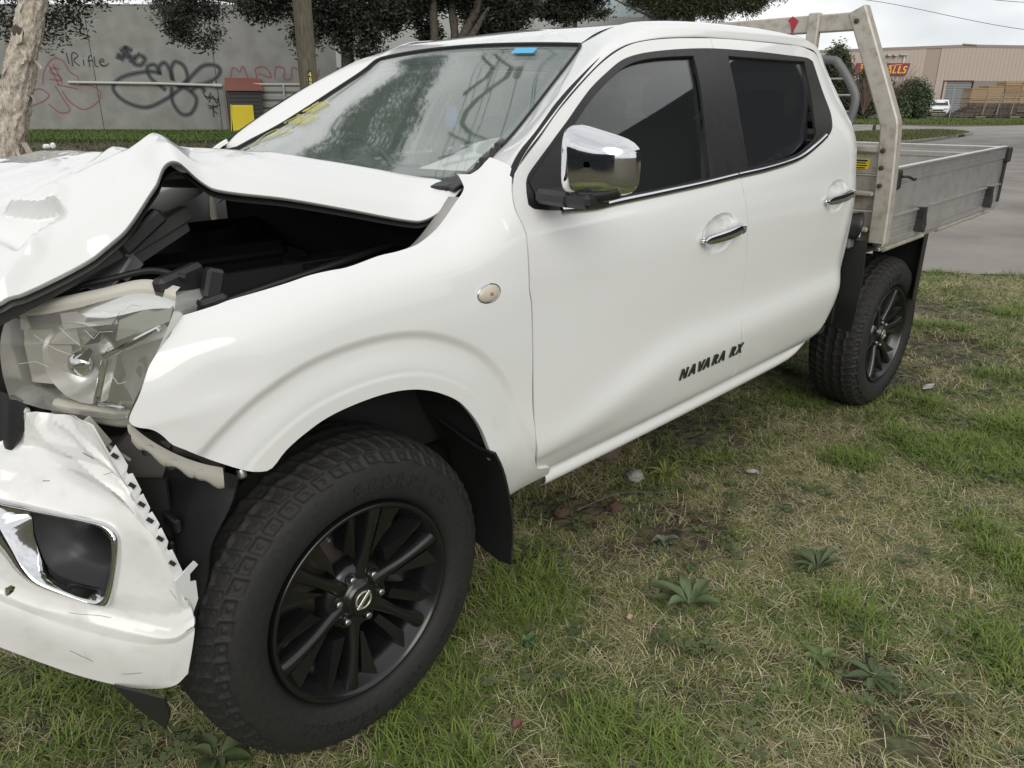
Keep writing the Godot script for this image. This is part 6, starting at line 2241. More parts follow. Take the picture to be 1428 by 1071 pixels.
	for s in [[[-23.2, 2.4], [-23.0, 3.0], [-22.5, 3.55], [-22.0, 3.5], [-21.75, 3.0], [-21.4, 2.75], [-21.35, 2.45], [-20.8, 2.35], [-20.4, 2.05], [-20.7, 1.55], [-21.4, 1.25], [-22.0, 1.6], [-22.3, 2.1]], [[-24.0, 1.4], [-23.4, 1.6], [-23.0, 1.9], [-23.4, 2.2], [-24.0, 2.0]], [[-22.6, 2.35], [-22.3, 1.7], [-22.1, 1.2], [-22.6, 1.1], [-23.1, 1.5]], [[-22.7, 3.3], [-22.4, 2.4]], [[-22.5, 3.35], [-22.2, 2.45]], [[-22.2, 3.1], [-22.6, 3.15], [-22.7, 2.95], [-22.3, 2.8], [-22.25, 2.6], [-22.8, 2.65]], [[-22.5, 2.4], [-21.5, 2.2]],
		[[-13.9, 2.7], [-13.7, 3.2], [-13.4, 3.0], [-13.2, 3.25], [-13.0, 2.7], [-12.6, 2.7], [-12.6, 3.15], [-12.1, 3.2], [-11.9, 2.75], [-12.5, 2.95]], [[-11.7, 2.7], [-11.6, 3.2], [-11.2, 3.15], [-11.25, 2.7], [-10.9, 2.7], [-10.8, 3.2], [-10.4, 3.0], [-10.45, 2.7]], [[-10.1, 2.7], [-9.9, 3.2], [-9.6, 2.8], [-9.5, 3.15]]]:
		var q := []
		for p in s: q.append([p[0] + o, p[1]])
		stroke(pk, q, 0.036, gx, 50)
	put("graffiti", pk, M.pink, B, "faded pink outline graffiti")
	# taller building behind, pale cladding
	var T2 := thing("factory_hall", "tall pale grey industrial hall behind the trees", "building", site(-2.0, hgt(52.0), 52.0), "", TURN)
	var tb := MB.new()
	tb.box(Vector3(0, 3.2, -4), Vector3(26, 6.4, 8), 0.02)
	put("wall", tb, mat(Color(0.33, 0.335, 0.325), 0.8), T2)
	var tu := MB.new()
	tu.box(Vector3(1.0, 7.9, -4.2), Vector3(24, 3.0, 7.6), 0.02)
	for i in 60: tu.box(Vector3(-10.8 + i * 0.4, 7.9, -0.39), Vector3(0.05, 3.0, 0.03), 0.0)
	put("upper_cladding", tu, mat(Color(0.36, 0.42, 0.44), 0.5), T2)
	# low stained concrete fence panels
	var lf := thing("concrete_fence", "stained brown concrete panel fence beside the factory", "fence", site(-8.0, hgt(42.5), 42.5), "", TURN)
	for i in 4:
		var b := MB.new()
		b.box(Vector3(-2.0 + i * 1.95, 1.5, 0), Vector3(1.90, 3.2, 0.12), 0.01)
		put("panel", b, mat(Color(0.155, 0.14, 0.115), 0.9), lf)
	# pump kiosk: dark slatted walls, rust red roof, yellow door
	var H := thing("kiosk", "small dark slatted kiosk with red roof and yellow door by the wall", "kiosk", site(-13.05, hgt(39.5), 39.3), "", TURN + 0.30)
	for i in 11:
		var b := MB.new()
		var y := 0.12 + i * 0.172
		b.box(Vector3(0.0, y, 0.58), Vector3(1.56, 0.155, 0.05), 0.006)
		put("slat", b, mat(Color(0.045, 0.047, 0.047), 0.7), H)
		var b2 := MB.new()
		b2.box(Vector3(-0.76, y, 0), Vector3(0.05, 0.155, 1.12), 0.006)
		put("slat", b2, mat(Color(0.06, 0.062, 0.06), 0.7), H)
	var cr := MB.new()
	cr.box(Vector3(0.0, 0.95, -0.02), Vector3(1.46, 1.9, 1.1), 0.0)
	put("body", cr, M.black_matt, H)
	var rf := MB.new()
	rf.prism([Vector2(0.70, 1.98), Vector2(-0.62, 2.52), Vector2(-0.66, 2.46), Vector2(0.72, 1.91)], -0.86, 0.86, Transform3D(Basis(Vector3(0, 0, 1), Vector3.UP, Vector3(-1, 0, 0)), Vector3(0, 0, 0)))
	put("roof", rf, mat(Color(0.17, 0.062, 0.045), 0.7), H)
	var dr := MB.new()
	dr.box(Vector3(-0.18, 0.66, 0.63), Vector3(1.02, 1.22, 0.05), 0.01)
	for i in 9: dr.box(Vector3(-0.18, 0.16 + i * 0.125, 0.66), Vector3(0.92, 0.02, 0.02), 0.0)
	put("door", dr, M.yellow, H)
	var fr := MB.new()
	fr.bar(Vector3(-0.78, 0.05, 0.68), Vector3(-0.66, 1.3, 0.70), 0.05, 0.03)
	put("post", fr, M.yellow, H)
	var pl := MB.new()
	pl.box(Vector3(0.2, 0.04, 0.3), Vector3(2.6, 0.08, 2.2), 0.01)
	put("plinth", pl, M.kerb, H)
	# ribbed steel panels beside the kiosk
	var S := thing("ribbed_fence", "pale grey horizontally ribbed steel fence behind the timber pole", "fence", site(-11.4, hgt(39.6), 39.55), "", TURN)
	for i in 6:
		var b := MB.new()
		b.prism([Vector2(0, 0), Vector2(0.10, 0.10), Vector2(0.10, 0.27), Vector2(0, 0.36), Vector2(-0.03, 0.36), Vector2(-0.03, 0)], -1.3, 1.6, Transform3D(Basis(Vector3(0, 0, 1), Vector3.UP, Vector3(-1, 0, 0)), Vector3(0, i * 0.36, 0)))
		put("rib", b, mat(Color(0.30, 0.30, 0.28), 0.6), S)
	var pp := MB.new()
	pp.box(Vector3(0.25, 1.1, 0.15), Vector3(0.10, 2.2, 0.10), 0.01)
	put("post", pp, M.galv, S)
	var ca := MB.new()
	ca.box(Vector3(-0.1, 2.22, 0.04), Vector3(3.0, 0.10, 0.2), 0.02)
	put("cap", ca, mat(Color(0.42, 0.41, 0.38), 0.6), S)
	# timber pole with its yellow tag
	var P := thing("timber_pole", "weathered timber power pole with yellow number tag", "pole", site(-3.27, 0, 13.0))
	var pb := MB.new()
	pb.tube([Vector3(0, -0.2, 0), Vector3(0, 1.0, 0), Vector3(0, 3, 0), Vector3(0, 12.6, 0)], [0.150, 0.147, 0.142, 0.105], 20)
	put("shaft", pb, M.pole_wood, P)
	var tg := MB.new()
	var td := -AHEAD.rotated(Vector3.UP, 0.45)
	var tx := Vector3.UP.cross(td).normalized()
	for q in ["4", "6", "8"]:
		pass
	tg.text("4", 0.062, 0.003, Transform3D(Basis(tx, Vector3.UP, td), td * 0.146 + Vector3(0, 1.93, 0)), "Droid Sans", 700)
	tg.text("6", 0.062, 0.003, Transform3D(Basis(tx, Vector3.UP, td), td * 0.146 + Vector3(0, 1.855, 0)), "Droid Sans", 700)
	tg.text("8", 0.062, 0.003, Transform3D(Basis(tx, Vector3.UP, td), td * 0.146 + Vector3(0, 1.78, 0)), "Droid Sans", 700)
	tg.box(td * 0.147 + Vector3(0, 1.58, 0), Vector3(0.028, 0.20, 0.004), 0.0, Basis(tx, Vector3.UP, td))
	put("number_tag", tg, M.yellow, P)
	var arm := MB.new()
	arm.bar(Vector3(-0.9, 12.15, -1.15), Vector3(0.9, 12.15, 1.15), 0.13, 0.11)
	arm.bar(Vector3(-0.75, 11.3, -0.95), Vector3(0.75, 11.3, 0.95), 0.12, 0.10)
	arm.bar(Vector3(0, 10.7, 0), Vector3(0.5, 12.1, 0.65), 0.05, 0.05)
	arm.bar(Vector3(0, 10.7, 0), Vector3(-0.5, 12.1, -0.65), 0.05, 0.05)
	put("crossarm", arm, M.pole_wood, P)
	var cable := MB.new()
	for q in [[-0.85, 12.27, -1.08], [-0.45, 12.27, -0.57], [0.45, 12.27, 0.57], [0.85, 12.27, 1.08], [-0.7, 11.41, -0.9], [-0.3, 11.41, -0.4], [0.3, 11.41, 0.4], [0.7, 11.41, 0.9]]:
		var a := Vector3(q[0], q[1], q[2])
		cable.tube([a - Vector3(0, 0.12, 0), a], 0.04, 8)
		for d in [-1.0, 1.0]:
			var far: Vector3 = a + Vector3(0.80, 0, -0.60) * d * 42.0
			cable.tube(curve([a, a.lerp(far, 0.33) + Vector3(0, -0.7, 0), a.lerp(far, 0.66) + Vector3(0, -0.7, 0), far], 16), 0.013, 4)
	put("cable", cable, M.black, P)
	var bt := MB.new()
	bt.box(td * 0.142 + Vector3(0, 1.86, 0), Vector3(0.07, 0.26, 0.006), 0.0, Basis(tx, Vector3.UP, td))
	put("tag_plate", bt, M.black, P)

# ---------------------------------------------------------------- warehouse across the road
func build_warehouse() -> void:
	var W := thing("warehouse", "large tan corrugated warehouse with grey roller door and red sign", "building", site(48.0, 0.5, 95.0), "", TURN)
	# gable front: ribbed tan sheets each side of a plain darker band
	var sh := MB.new()
	var top := func(x: float) -> float: return 6.95 + 0.04 * (x + 12.0) if x < 4.4 else 7.55 - 0.012 * (x - 4.4)
	var bays := [[-16.0, -0.25, M.tan_cladding, true], [-0.22, 1.42, M.brown_cladding, false], [1.45, 34.0, M.tan_cladding, true]]
	for bay in bays:
		var b := MB.new()
		var x0: float = bay[0]
		var x1: float = bay[1]
		var n := int((x1 - x0) / 0.44) if bay[3] else 1
		for i in n:
			var a := lerpf(x0, x1, float(i) / n)
			var c := lerpf(x0, x1, float(i + 1) / n)
			var lo := 0.0
			if a > 2.4 and a < 5.8: lo = 3.85
			elif a >= 5.8: lo = 3.82
			if not bay[3]:
				b.prism([Vector2(a, lo), Vector2(c, lo), Vector2(c, top.call(c)), Vector2(a, top.call(a))], -0.2, -0.03)
			else:
				b.prism([Vector2(a, lo), Vector2(c, lo), Vector2(c, top.call(c)), Vector2(a, top.call(a))], -0.2, 0.0)
				b.box(Vector3(a + 0.10, (lo + top.call(a)) * 0.5, 0.012), Vector3(0.16, top.call(a) - lo - 0.05, 0.024), 0.01)
		put("cladding", b, bay[2], W)
	var fl := MB.new()
	fl.bar(Vector3(-16, top.call(-16.0) + 0.03, 0.0), Vector3(4.4, top.call(4.4) + 0.03, 0.0), 0.10, 0.30)
	fl.bar(Vector3(4.4, top.call(4.4) + 0.03, 0.0), Vector3(34, top.call(34.0) + 0.03, 0.0), 0.10, 0.30)
	fl.box(Vector3(4.6, 7.70, 0.0), Vector3(1.6, 0.16, 0.35), 0.03, Basis(Vector3(0, 0, 1), -0.06))
	put("roof_flashing", fl, mat(Color(0.24, 0.20, 0.17), 0.6), W)
	var body := MB.new()
	body.box(Vector3(9, 3.3, -20.2), Vector3(49, 6.5, 39.8), 0.0)
	put("hall", body, M.tan_cladding, W)
	var cw := MB.new()
	cw.box(Vector3(19.9, 1.6, -0.03), Vector3(28, 4.4, 0.2), 0.02)
	put("concrete_base", cw, mat(Color(0.23, 0.20, 0.18), 0.9), W)
	var D := MB.new()
	for i in 14: D.box(Vector3(4.12, 0.15 + i * 0.27, -0.12), Vector3(3.3, 0.25, 0.08), 0.03)
	put("roller_door", D, M.door_steel, W)
	var df := MB.new()
	df.box(Vector3(2.42, 1.9, 0.02), Vector3(0.12, 3.9, 0.16), 0.01)
	df.box(Vector3(4.1, 3.84, 0.02), Vector3(3.5, 0.12, 0.16), 0.01)
	put("door_frame", df, mat(Color(0.11, 0.05, 0.05), 0.6), W)
	var bol := MB.new()
	bol.bar(Vector3(5.2, 0.2, 1.2), Vector3(6.1, 3.0, 0.1), 0.10, 0.10)
	put("brace", bol, M.white_paint, W)
	var sg := MB.new()
	sg.prism([Vector2(-8.45, 4.52), Vector2(-2.25, 4.42), Vector2(-1.95, 5.72), Vector2(-8.1, 5.72)], 0.05, 0.25)
	var SG := put("sign_board", sg, M.maroon, W)
	var yl := MB.new()
	yl.text("W", 1.05, 0.04, Transform3D(Basis.IDENTITY, Vector3(-7.12, 5.05, 0.27)), "Droid Sans", 700, 0.2)
	yl.text("HALLS", 0.78, 0.04, Transform3D(Basis.IDENTITY, Vector3(-3.85, 5.0, 0.27)), "Droid Sans", 700, 0.2)
	yl.prism([Vector2(-5.2, 5.42), Vector2(-2.95, 5.60), Vector2(-3.0, 5.54), Vector2(-5.2, 5.34)], 0.25, 0.29)
	put("lettering", yl, mat(Color(0.80, 0.42, 0.03), 0.5), SG)
	var lm := MB.new()
	for xx in [-4.6, -3.9]: lm.box(Vector3(xx, 6.55, 0.3), Vector3(0.5, 0.22, 0.4), 0.04)
	lm.box(Vector3(-2.9, 6.6, 0.3), Vector3(0.9, 0.16, 0.3), 0.03)
	put("floodlight", lm, M.galv, W)
	var dp := MB.new()
	dp.tube([Vector3(-2.75, 6.6, 0.1), Vector3(-2.75, 5.7, 0.1)], 0.10, 8)
	put("downpipe", dp, M.white_paint, W)
	var gd := MB.new()
	gd.tube([Vector3(15.0, 4.9, 0.1), Vector3(20.0, 4.95, 0.1)], 0.05, 6)
	gd.bar(Vector3(14.8, 4.6, 0.1), Vector3(15.2, 5.1, 0.1), 0.05, 0.05)
	put("conduit", gd, M.brown_cladding, W)
	# timber stacks
	var rn := RandomNumberGenerator.new()
	rn.seed = 8
	for q in [[42.9, 0, 6.6], [46.6, 1, 9.0]]:
		pass
	var dark := mat(Color(0.10, 0.082, 0.068), 0.9)
	var drk2 := mat(Color(0.065, 0.052, 0.043), 0.9)
	var pale := mat(Color(0.33, 0.235, 0.14), 0.9)
	var pale2 := mat(Color(0.27, 0.19, 0.115), 0.9)
	var T1 := thing("timber_stack", "low stack of dark weathered timber planks outside the warehouse", "timber stack", site(45.3, hgt(75.0), 75.0), "timber stacks by the warehouse", TURN)
	for i in 9:
		for j in 5:
			var b := MB.new()
			var w := 1.9
			var x := -3.5 + j * 1.92 + (0.20 * i if j == 0 else 0.0)
			b.box(Vector3(x + rn.randf_range(-0.05, 0.05), 0.14 + i * 0.135, rn.randf_range(-0.06, 0.06)), Vector3(w - (0.35 * i if j == 0 else 0.0) * 0.5, 0.115, 1.6), 0.01)
			put("plank", b, dark if rn.randf() < 0.6 else drk2, T1)
	for i in 6:
		var b := MB.new()
		b.box(Vector3(-3.6 + i * 1.6, 0.07, 0.75), Vector3(0.9, 0.10, 0.4), 0.01)
		put("bearer", b, pale2 if i % 2 else drk2, T1)
	var T2 := thing("timber_stack", "tall stack of pale new timber packs behind the dark planks", "timber stack", site(46.0, hgt(77.0), 77.2), "timber stacks by the warehouse", TURN)
	for i in 17:
		for j in 5:
			if i > 14 and j < 2: continue
			if i > 13 and j < 1: continue
			var b := MB.new()
			b.box(Vector3(-1.9 + j * 1.56 + rn.randf_range(-0.03, 0.03), 0.12 + i * 0.185, rn.randf_range(-0.05, 0.05)), Vector3(1.52, 0.165, 1.6), 0.01)
			put("pack", b, pale if rn.randf() < 0.7 else pale2, T2)
	for x in [43.3, 44.6, 45.9, 48.2]:
		var S := thing("timber_stake", ["leaning timber stake at the left end of the dark stack", "second leaning stake, its top painted pale", "third leaning stake before the pale timber", "fourth leaning stake near the right end"][[43.3, 44.6, 45.9, 48.2].find(x)], "stake", site(x, hgt(73.9), 73.9), "stakes leaning on the timber stack")
		var b := MB.new()
		b.bar(Vector3(0, 0.25, 0), ACROSS * 0.18 + Vector3(0, 2.2, 0), 0.08, 0.08)
		put("shaft", b, pale2 if x != 44.6 else M.kerb, S)
	# parked white car
	var C := thing("parked_car", "white compact SUV parked beside the shrub and timber", "car", site(41.5, hgt(77.0), 78.0), "", TURN - 0.55)
	car_body(C)
	# chain-wire fence posts
	var fi := 0
	for q in [[34.3, 68.0, 3.0, -0.02], [35.85, 69.5, 2.9, 0.02], [310.7, 71.0, 2.7, 0.0], [39.3, 72.0, 2.7, 0.0]]:
		var S := thing("fence_post", ["tall grey fence post before the right shrub", "grey fence post left of the roller door", "grey fence post before the roller door", "thin fence post right of the parked car"][fi], "post", site(q[0], hgt(q[1]), q[1]), "posts of the wire fence")
		var b := MB.new()
		b.tube([Vector3(0, 0, 0), ACROSS * q[3] + Vector3(0, q[2], 0)], 0.035, 8)
		put("shaft", b, M.galv, S)
		fi += 1
	var wf := MB.new()
	for i in 24: wf.tube([site(33.0 + i * 0.55, hgt(70.5) + 0.05, 67.5 + i * 0.2), site(33.6 + i * 0.55, hgt(70.5) + 2.0, 67.7 + i * 0.2)], 0.003, 3, false)
	for i in 24: wf.tube([site(33.6 + i * 0.55, hgt(70.5) + 0.05, 67.7 + i * 0.2), site(33.0 + i * 0.55, hgt(70.5) + 2.0, 67.5 + i * 0.2)], 0.003, 3, false)
	wf.tube([site(33.0, hgt(70.5) + 2.0, 67.5), site(46.5, hgt(70.5) + 2.0, 72.3)], 0.012, 4)
	tag(put("wire_mesh", wf, M.galv), "sagging wire mesh fence in front of the parked car", "fence", "", "stuff")
	# white guard rail
	var G := thing("guard_rail", "low white pipe guard rail beyond the traffic island", "guard rail", site(210.7, hgt(62.0), 62.0), "", TURN)
	var gb := MB.new()
	gb.box(Vector3(-1.5, 0.62, 0), Vector3(9.2, 0.10, 0.06), 0.01)
	put("rail", gb, M.white_paint, G)
	var gb2 := MB.new()
	gb2.box(Vector3(-1.5, 0.22, 0), Vector3(9.2, 0.08, 0.06), 0.01)
	put("rail", gb2, M.white_paint, G)
	for x in [-5.8, -3.4, -1.2, 0.9, 3.0]:
		var b := MB.new()
		b.box(Vector3(x, 0.33, -0.04), Vector3(0.08, 0.66, 0.08), 0.01)
		put("post", b, M.white_paint, G)
	var stp := MB.new()
	stp.tube([Vector3.ZERO, Vector3(0, 0.32, 0)], [0.09, 0.07], 8)
	var so := put("stump", stp, M.bark)
	so.position = site(17.8, hgt(39.2) + 0.12, 39.2)
	tag(so, "short dark tree stump on the grass island", "stump")
	# overhead wires
	for q in [[[8.0, 5.2, 30.0], [12.6, 5.03, 30.0], [18.6, 4.07, 30.0], [26.0, 3.75, 31.0]], [[15.0, 5.28, 30.0], [17.0, 5.06, 30.0], [18.3, 4.96, 30.0], [26.0, 4.6, 31.0]]]:
		var wp := []
		for p in q: wp.append(site(p[0], p[1] + 0.02, p[2]))
		var b := MB.new()
		b.tube(curve(wp, 30), 0.009, 5)
		tag(put("overhead_wire", b, M.black), "lower sagging overhead wire at the upper right" if q[0][0] < 9 else "upper overhead wire in the top right corner", "wire", "overhead wires")

func car_body(C: Node3D) -> void:
	# length along z, nose at +z
	var sec := []
	var st := [[2.15, 0.45, 0.62, 0.70], [2.05, 0.35, 0.80, 0.84], [1.6, 0.30, 0.95, 0.90], [0.95, 0.28, 1.02, 0.92], [0.0, 0.28, 1.04, 0.93], [-1.0, 0.28, 1.06, 0.93], [-1.8, 0.32, 1.06, 0.88], [-2.1, 0.45, 0.95, 0.80]]
	var rows := []
	for s in st:
		var r := []
		for e in [[-0.92, 0.0], [-1.0, 0.3], [-1.0, 0.7], [-0.93, 0.95], [-0.5, 1.02], [0.5, 1.02], [0.93, 0.95], [1.0, 0.7], [1.0, 0.3], [0.92, 0.0]]:
			r.append(Vector3(e[0] * s[3], lerpf(s[1], s[2], e[1]), s[0]))
		rows.append(r)
	put("body", sheet(rows, 30, 30, Vector3.UP), M.paint, C)
	var nose := MB.new()
	nose.box(Vector3(0, 0.62, 2.06), Vector3(1.5, 0.38, 0.2), 0.08)
	put("nose", nose, M.paint, C)
	var cabin := []
	for s in [[0.95, 1.02, 1.03, 0.80], [0.35, 1.03, 1.44, 0.66], [-0.4, 1.03, 1.58, 0.64], [-1.2, 1.05, 1.52, 0.62], [-1.95, 1.04, 1.06, 0.66]]:
		var r := []
		for e in [[-1.18, 0.0], [-1.02, 0.85], [-0.8, 1.0], [0.0, 1.03], [0.8, 1.0], [1.02, 0.85], [1.18, 0.0]]:
			r.append(Vector3(e[0] * s[3], lerpf(s[1], s[2], e[1]), s[0]))
		cabin.append(r)
	put("cabin", sheet(cabin, 24, 24, Vector3.UP), M.paint, C)
	var gl := MB.new()
	gl.quad(Vector3(-0.72, 1.08, 0.94), Vector3(0.72, 1.08, 0.94), Vector3(0.56, 1.42, 0.42), Vector3(-0.56, 1.42, 0.42), Vector3(0, 0.5, 1))
	put("windscreen", gl, M.black, C)
	for s in [-1, 1]:
		var w := MB.new()
		w.prism([Vector2(0.7, 1.07), Vector2(0.25, 1.40), Vector2(-0.4, 1.47), Vector2(-1.1, 1.42), Vector2(-1.5, 1.12)], 0.0, 0.02, Transform3D(Basis(Vector3(0, 0, 1), Vector3(-0.30 * s, 1, 0).normalized(), Vector3(s, 0.3, 0).normalized()), Vector3(s * 1.06, 0, 0)))
		put("side_window", w, M.black, C)
		var hl := MB.new()
		hl.box(Vector3(s * 0.62, 0.74, 2.10), Vector3(0.36, 0.10, 0.16), 0.03)
		put("headlight", hl, M.lens_far if M.has("lens_far") else M.galv, C)
		for z in [1.35, -1.35]:
			var wh := MB.new()
			wh.lathe([Vector2(0.0, -0.10), Vector2(0.30, -0.10), Vector2(0.34, -0.08), Vector2(0.34, 0.08), Vector2(0.30, 0.10), Vector2(0.22, 0.09), Vector2(0.0, 0.08)], 20, Vector3(s * 0.84, 0.34, z), Basis(Vector3.UP, PI / 2 * s))
			put("wheel", wh, M.black, C)
			var rm := MB.new()
			rm.lathe([Vector2(0.22, 0.10), Vector2(0.18, 0.09), Vector2(0.0, 0.10)], 10, Vector3(s * 0.85, 0.34, z), Basis(Vector3.UP, PI / 2 * s))
			put("rim", rm, M.galv, C)
	var gr := MB.new()
	gr.box(Vector3(0, 0.62, 2.165), Vector3(0.9, 0.14, 0.03), 0.01)
	gr.box(Vector3(0, 0.42, 2.15), Vector3(1.3, 0.12, 0.04), 0.02)
	put("grille", gr, M.black, C)

# ---------------------------------------------------------------- things behind the viewer that the glass and chrome mirror
func build_behind() -> void:
	# dark corrugated shed across the yard
	var W := thing("corrugated_shed", "long dark blue corrugated shed across the yard behind the viewer", "building", Vector3(19.0, 0, 10.3))
	var dirw := Vector3(0.47, 0, -0.883)
	var nrm := Vector3(-0.883, 0, -0.47)
	var b := MB.new()
	var lx := []
	var n := 260
	for j in 2:
		for i in n:
			var t := lerpf(-9.0, 13.0, i / (n - 1.0))
			lx.append(dirw * t + nrm * (0.05 * (1.0 if i % 4 < 2 else -1.0)) + Vector3(0, 7.4 * j, 0))
	b.grid(lx, 2, n, nrm)
	put("wall", b, mat(Color(0.022, 0.027, 0.038), 0.6), W)
	var rf := MB.new()
	rf.quad(dirw * -9 + Vector3(0, 12.1, 0), dirw * 13 + Vector3(0, 12.1, 0), dirw * 13 - nrm * 14 + Vector3(0, 7.9, 0), dirw * -9 - nrm * 14 + Vector3(0, 7.9, 0), Vector3.UP)
	rf.quad(dirw * 13, dirw * 13 + Vector3(0, 12.1, 0), dirw * 13 - nrm * 14 + Vector3(0, 7.9, 0), dirw * 13 - nrm * 14, dirw)
	put("roof", rf, mat(Color(0.06, 0.065, 0.075), 0.6), W)
	var W2 := thing("corrugated_shed", "low dark blue corrugated shed ahead of the truck's nose", "building", Vector3(-14.0, 0, 5.5))
	var b2 := MB.new()
	b2.box(Vector3(-3, 2.1, 0), Vector3(6, 4.2, 26), 0.02)
	for i in 60: b2.box(Vector3(0.02, 2.1, -12.8 + i * 0.43), Vector3(0.06, 4.2, 0.14), 0.01)
	put("wall", b2, mat(Color(0.022, 0.027, 0.038), 0.6), W2)
	W2.rotation.y = 0.35
	# lattice power pylon
	var P := thing("power_pylon", "tall steel lattice power pylon behind the viewer", "pylon", Vector3(610.7, 0, 24.7))
	var s := MB.new()
	var half := func(y: float) -> float: return lerpf(4.2, 0.7, clampf(y / 30.0, 0, 1))
	for k in 4:
		var sx := 1.0 if k in [0, 3] else -1.0
		var sz := 1.0 if k < 2 else -1.0
		s.bar(Vector3(sx * 4.2, 0, sz * 4.2), Vector3(sx * 0.7, 30, sz * 0.7), 0.28, 0.28)
		s.bar(Vector3(sx * 0.7, 30, sz * 0.7), Vector3(0, 37, 0), 0.2, 0.2)
	for i in 13:
		var y0 := i * 2.3
		var y1 := y0 + 2.3
		var a: float = half.call(y0)
		var c: float = half.call(y1)
		for sd in [[1, 1, -1, 1], [1, -1, -1, -1], [1, 1, 1, -1], [-1, 1, -1, -1]]:
			s.bar(Vector3(sd[0] * a, y0, sd[1] * a), Vector3(sd[2] * c, y1, sd[3] * c), 0.14, 0.14)
			s.bar(Vector3(sd[2] * a, y0, sd[3] * a), Vector3(sd[0] * c, y1, sd[1] * c), 0.14, 0.14)
	var ax := Vector3(0.35, 0, -0.937)
	for q in [[22.5, 8.5], [27.0, 7.0], [31.5, 6.0]]:
		for sg in [1.0, -1.0]:
			var tip: Vector3 = ax * sg * q[1] + Vector3(0, q[0] + 0.9, 0)
			for w in [-0.9, 0.9]:
				s.bar(Vector3(0.34 * w, q[0], 0.94 * w), tip, 0.17, 0.17)
				s.bar(Vector3(0.34 * w, q[0] + 2.0, 0.94 * w), tip, 0.17, 0.17)
			for k in 5:
				var f := (k + 0.5) / 5.5
				s.bar(Vector3(0, q[0], 0).lerp(tip, f), Vector3(0, q[0] + 2.0, 0).lerp(tip, f + 0.06), 0.10, 0.10)
			s.bar(tip, tip + Vector3(0.937, -0.6, 0.35) * 2.4, 0.16, 0.16)
	put("lattice", s, mat(Color(0.05, 0.05, 0.05), 0.6), P)
	var wr := MB.new()
	for q in [[23.4, 8.5], [27.9, 7.0], [32.4, 6.0]]:
		for sg in [1.0, -1.0]:
			var tip: Vector3 = ax * sg * q[1] + Vector3(0, q[0] - 1.0, 0)
			for d in [1.0, -1.0]:
				var e: Vector3 = tip + Vector3(0.937, 0, 0.35).rotated(Vector3.UP, -0.25) * d * 120.0
				wr.tube(curve([tip, tip.lerp(e, 0.33) + Vector3(0, -3.2, 0), tip.lerp(e, 0.66) + Vector3(0, -3.2, 0), e], 18), 0.035, 4)
	put("cable", wr, M.black, P)

# ---------------------------------------------------------------- trees
func leaf_clump(n: int, rad: float, lw: float, ll: float, seed_: int, droop := 0.4) -> ArrayMesh:
	var b := MB.new()
	var rn := RandomNumberGenerator.new()
	rn.seed = seed_
	for i in n:
		var p := Vector3(rn.randfn(), rn.randfn(), rn.randfn()) * rad * 0.5
		var d := (Vector3(rn.randfn(), rn.randfn() * 0.6 - droop, rn.randfn())).normalized() * ll * rn.randf_range(0.6, 1.2)
		var s := d.cross(Vector3(rn.randfn(), rn.randfn(), rn.randfn())).normalized() * lw
		var nn := d.cross(s).normalized()
		if nn.y < 0: nn = -nn
		var g := rn.randf_range(0.7, 1.25)
		b.col = Color(g, g, g)
		var a := b.add(p, nn)
		b.add(p + d * 0.5 + s, nn); b.add(p + d, nn); b.add(p + d * 0.5 - s, nn)
		b.tri_i(a, a + 1, a + 2); b.tri_i(a, a + 2, a + 3)
	return b.mesh()

func crown(T: Node3D, lobes: Array, count: int, clump: Mesh, tones: Array, seed_: int, sc := 1.0, hollow := 0.45) -> void:
	var rn := RandomNumberGenerator.new()
	rn.seed = seed_
	var nz := FastNoiseLite.new()
	nz.seed = seed_
	nz.frequency = 0.55
	var xf := []
	var tint := []
	var vol := 0.0
	for l in lobes: vol += l[3] * l[4] * l[5]
	for l in lobes:
		var c := Vector3(l[0], l[1], l[2])
		var k := int(count * (l[3] * l[4] * l[5]) / vol)
		var made := 0
		var tries := 0
		while made < k and tries < k * 6:
			tries += 1
			var d := Vector3(rn.randfn(), rn.randfn(), rn.randfn()).normalized() * lerpf(hollow, 1.0, sqrt(rn.randf()))
			var p: Vector3 = c + Vector3(d.x * l[3], d.y * l[4], d.z * l[5])
			if nz.get_noise_3dv(p * 1.6) < -0.12: continue
			made += 1
			var b := Basis(Vector3.UP, rn.randf() * TAU) * Basis(Vector3.RIGHT, rn.randf_range(-0.5, 0.5))
			xf.append(Transform3D(b.scaled(Vector3.ONE * sc * rn.randf_range(0.7, 1.3)), p))
			var t: Color = tones[rn.randi() % tones.size()]
			var g := 1.0 + 0.35 * nz.get_noise_3dv(p * 3.0)
			tint.append(Color(t.r * g, t.g * g, t.b * g))
	scatter("crown", clump, M.leaf, xf, tint, T)

func limb(b: MB, pts: Array, r0: float, r1: float, seed_ := 1) -> void:
	var rn := RandomNumberGenerator.new()
	rn.seed = seed_
	var c := curve(pts, pts.size() * 7)
	var rr := []
	for i in c.size():
		rr.append(lerpf(r0, r1, float(i) / (c.size() - 1)) * rn.randf_range(0.9, 1.12))
		c[i] += Vector3(rn.randfn(), 0, rn.randfn()) * r0 * 0.05
	b.tube(c, rr, 12)

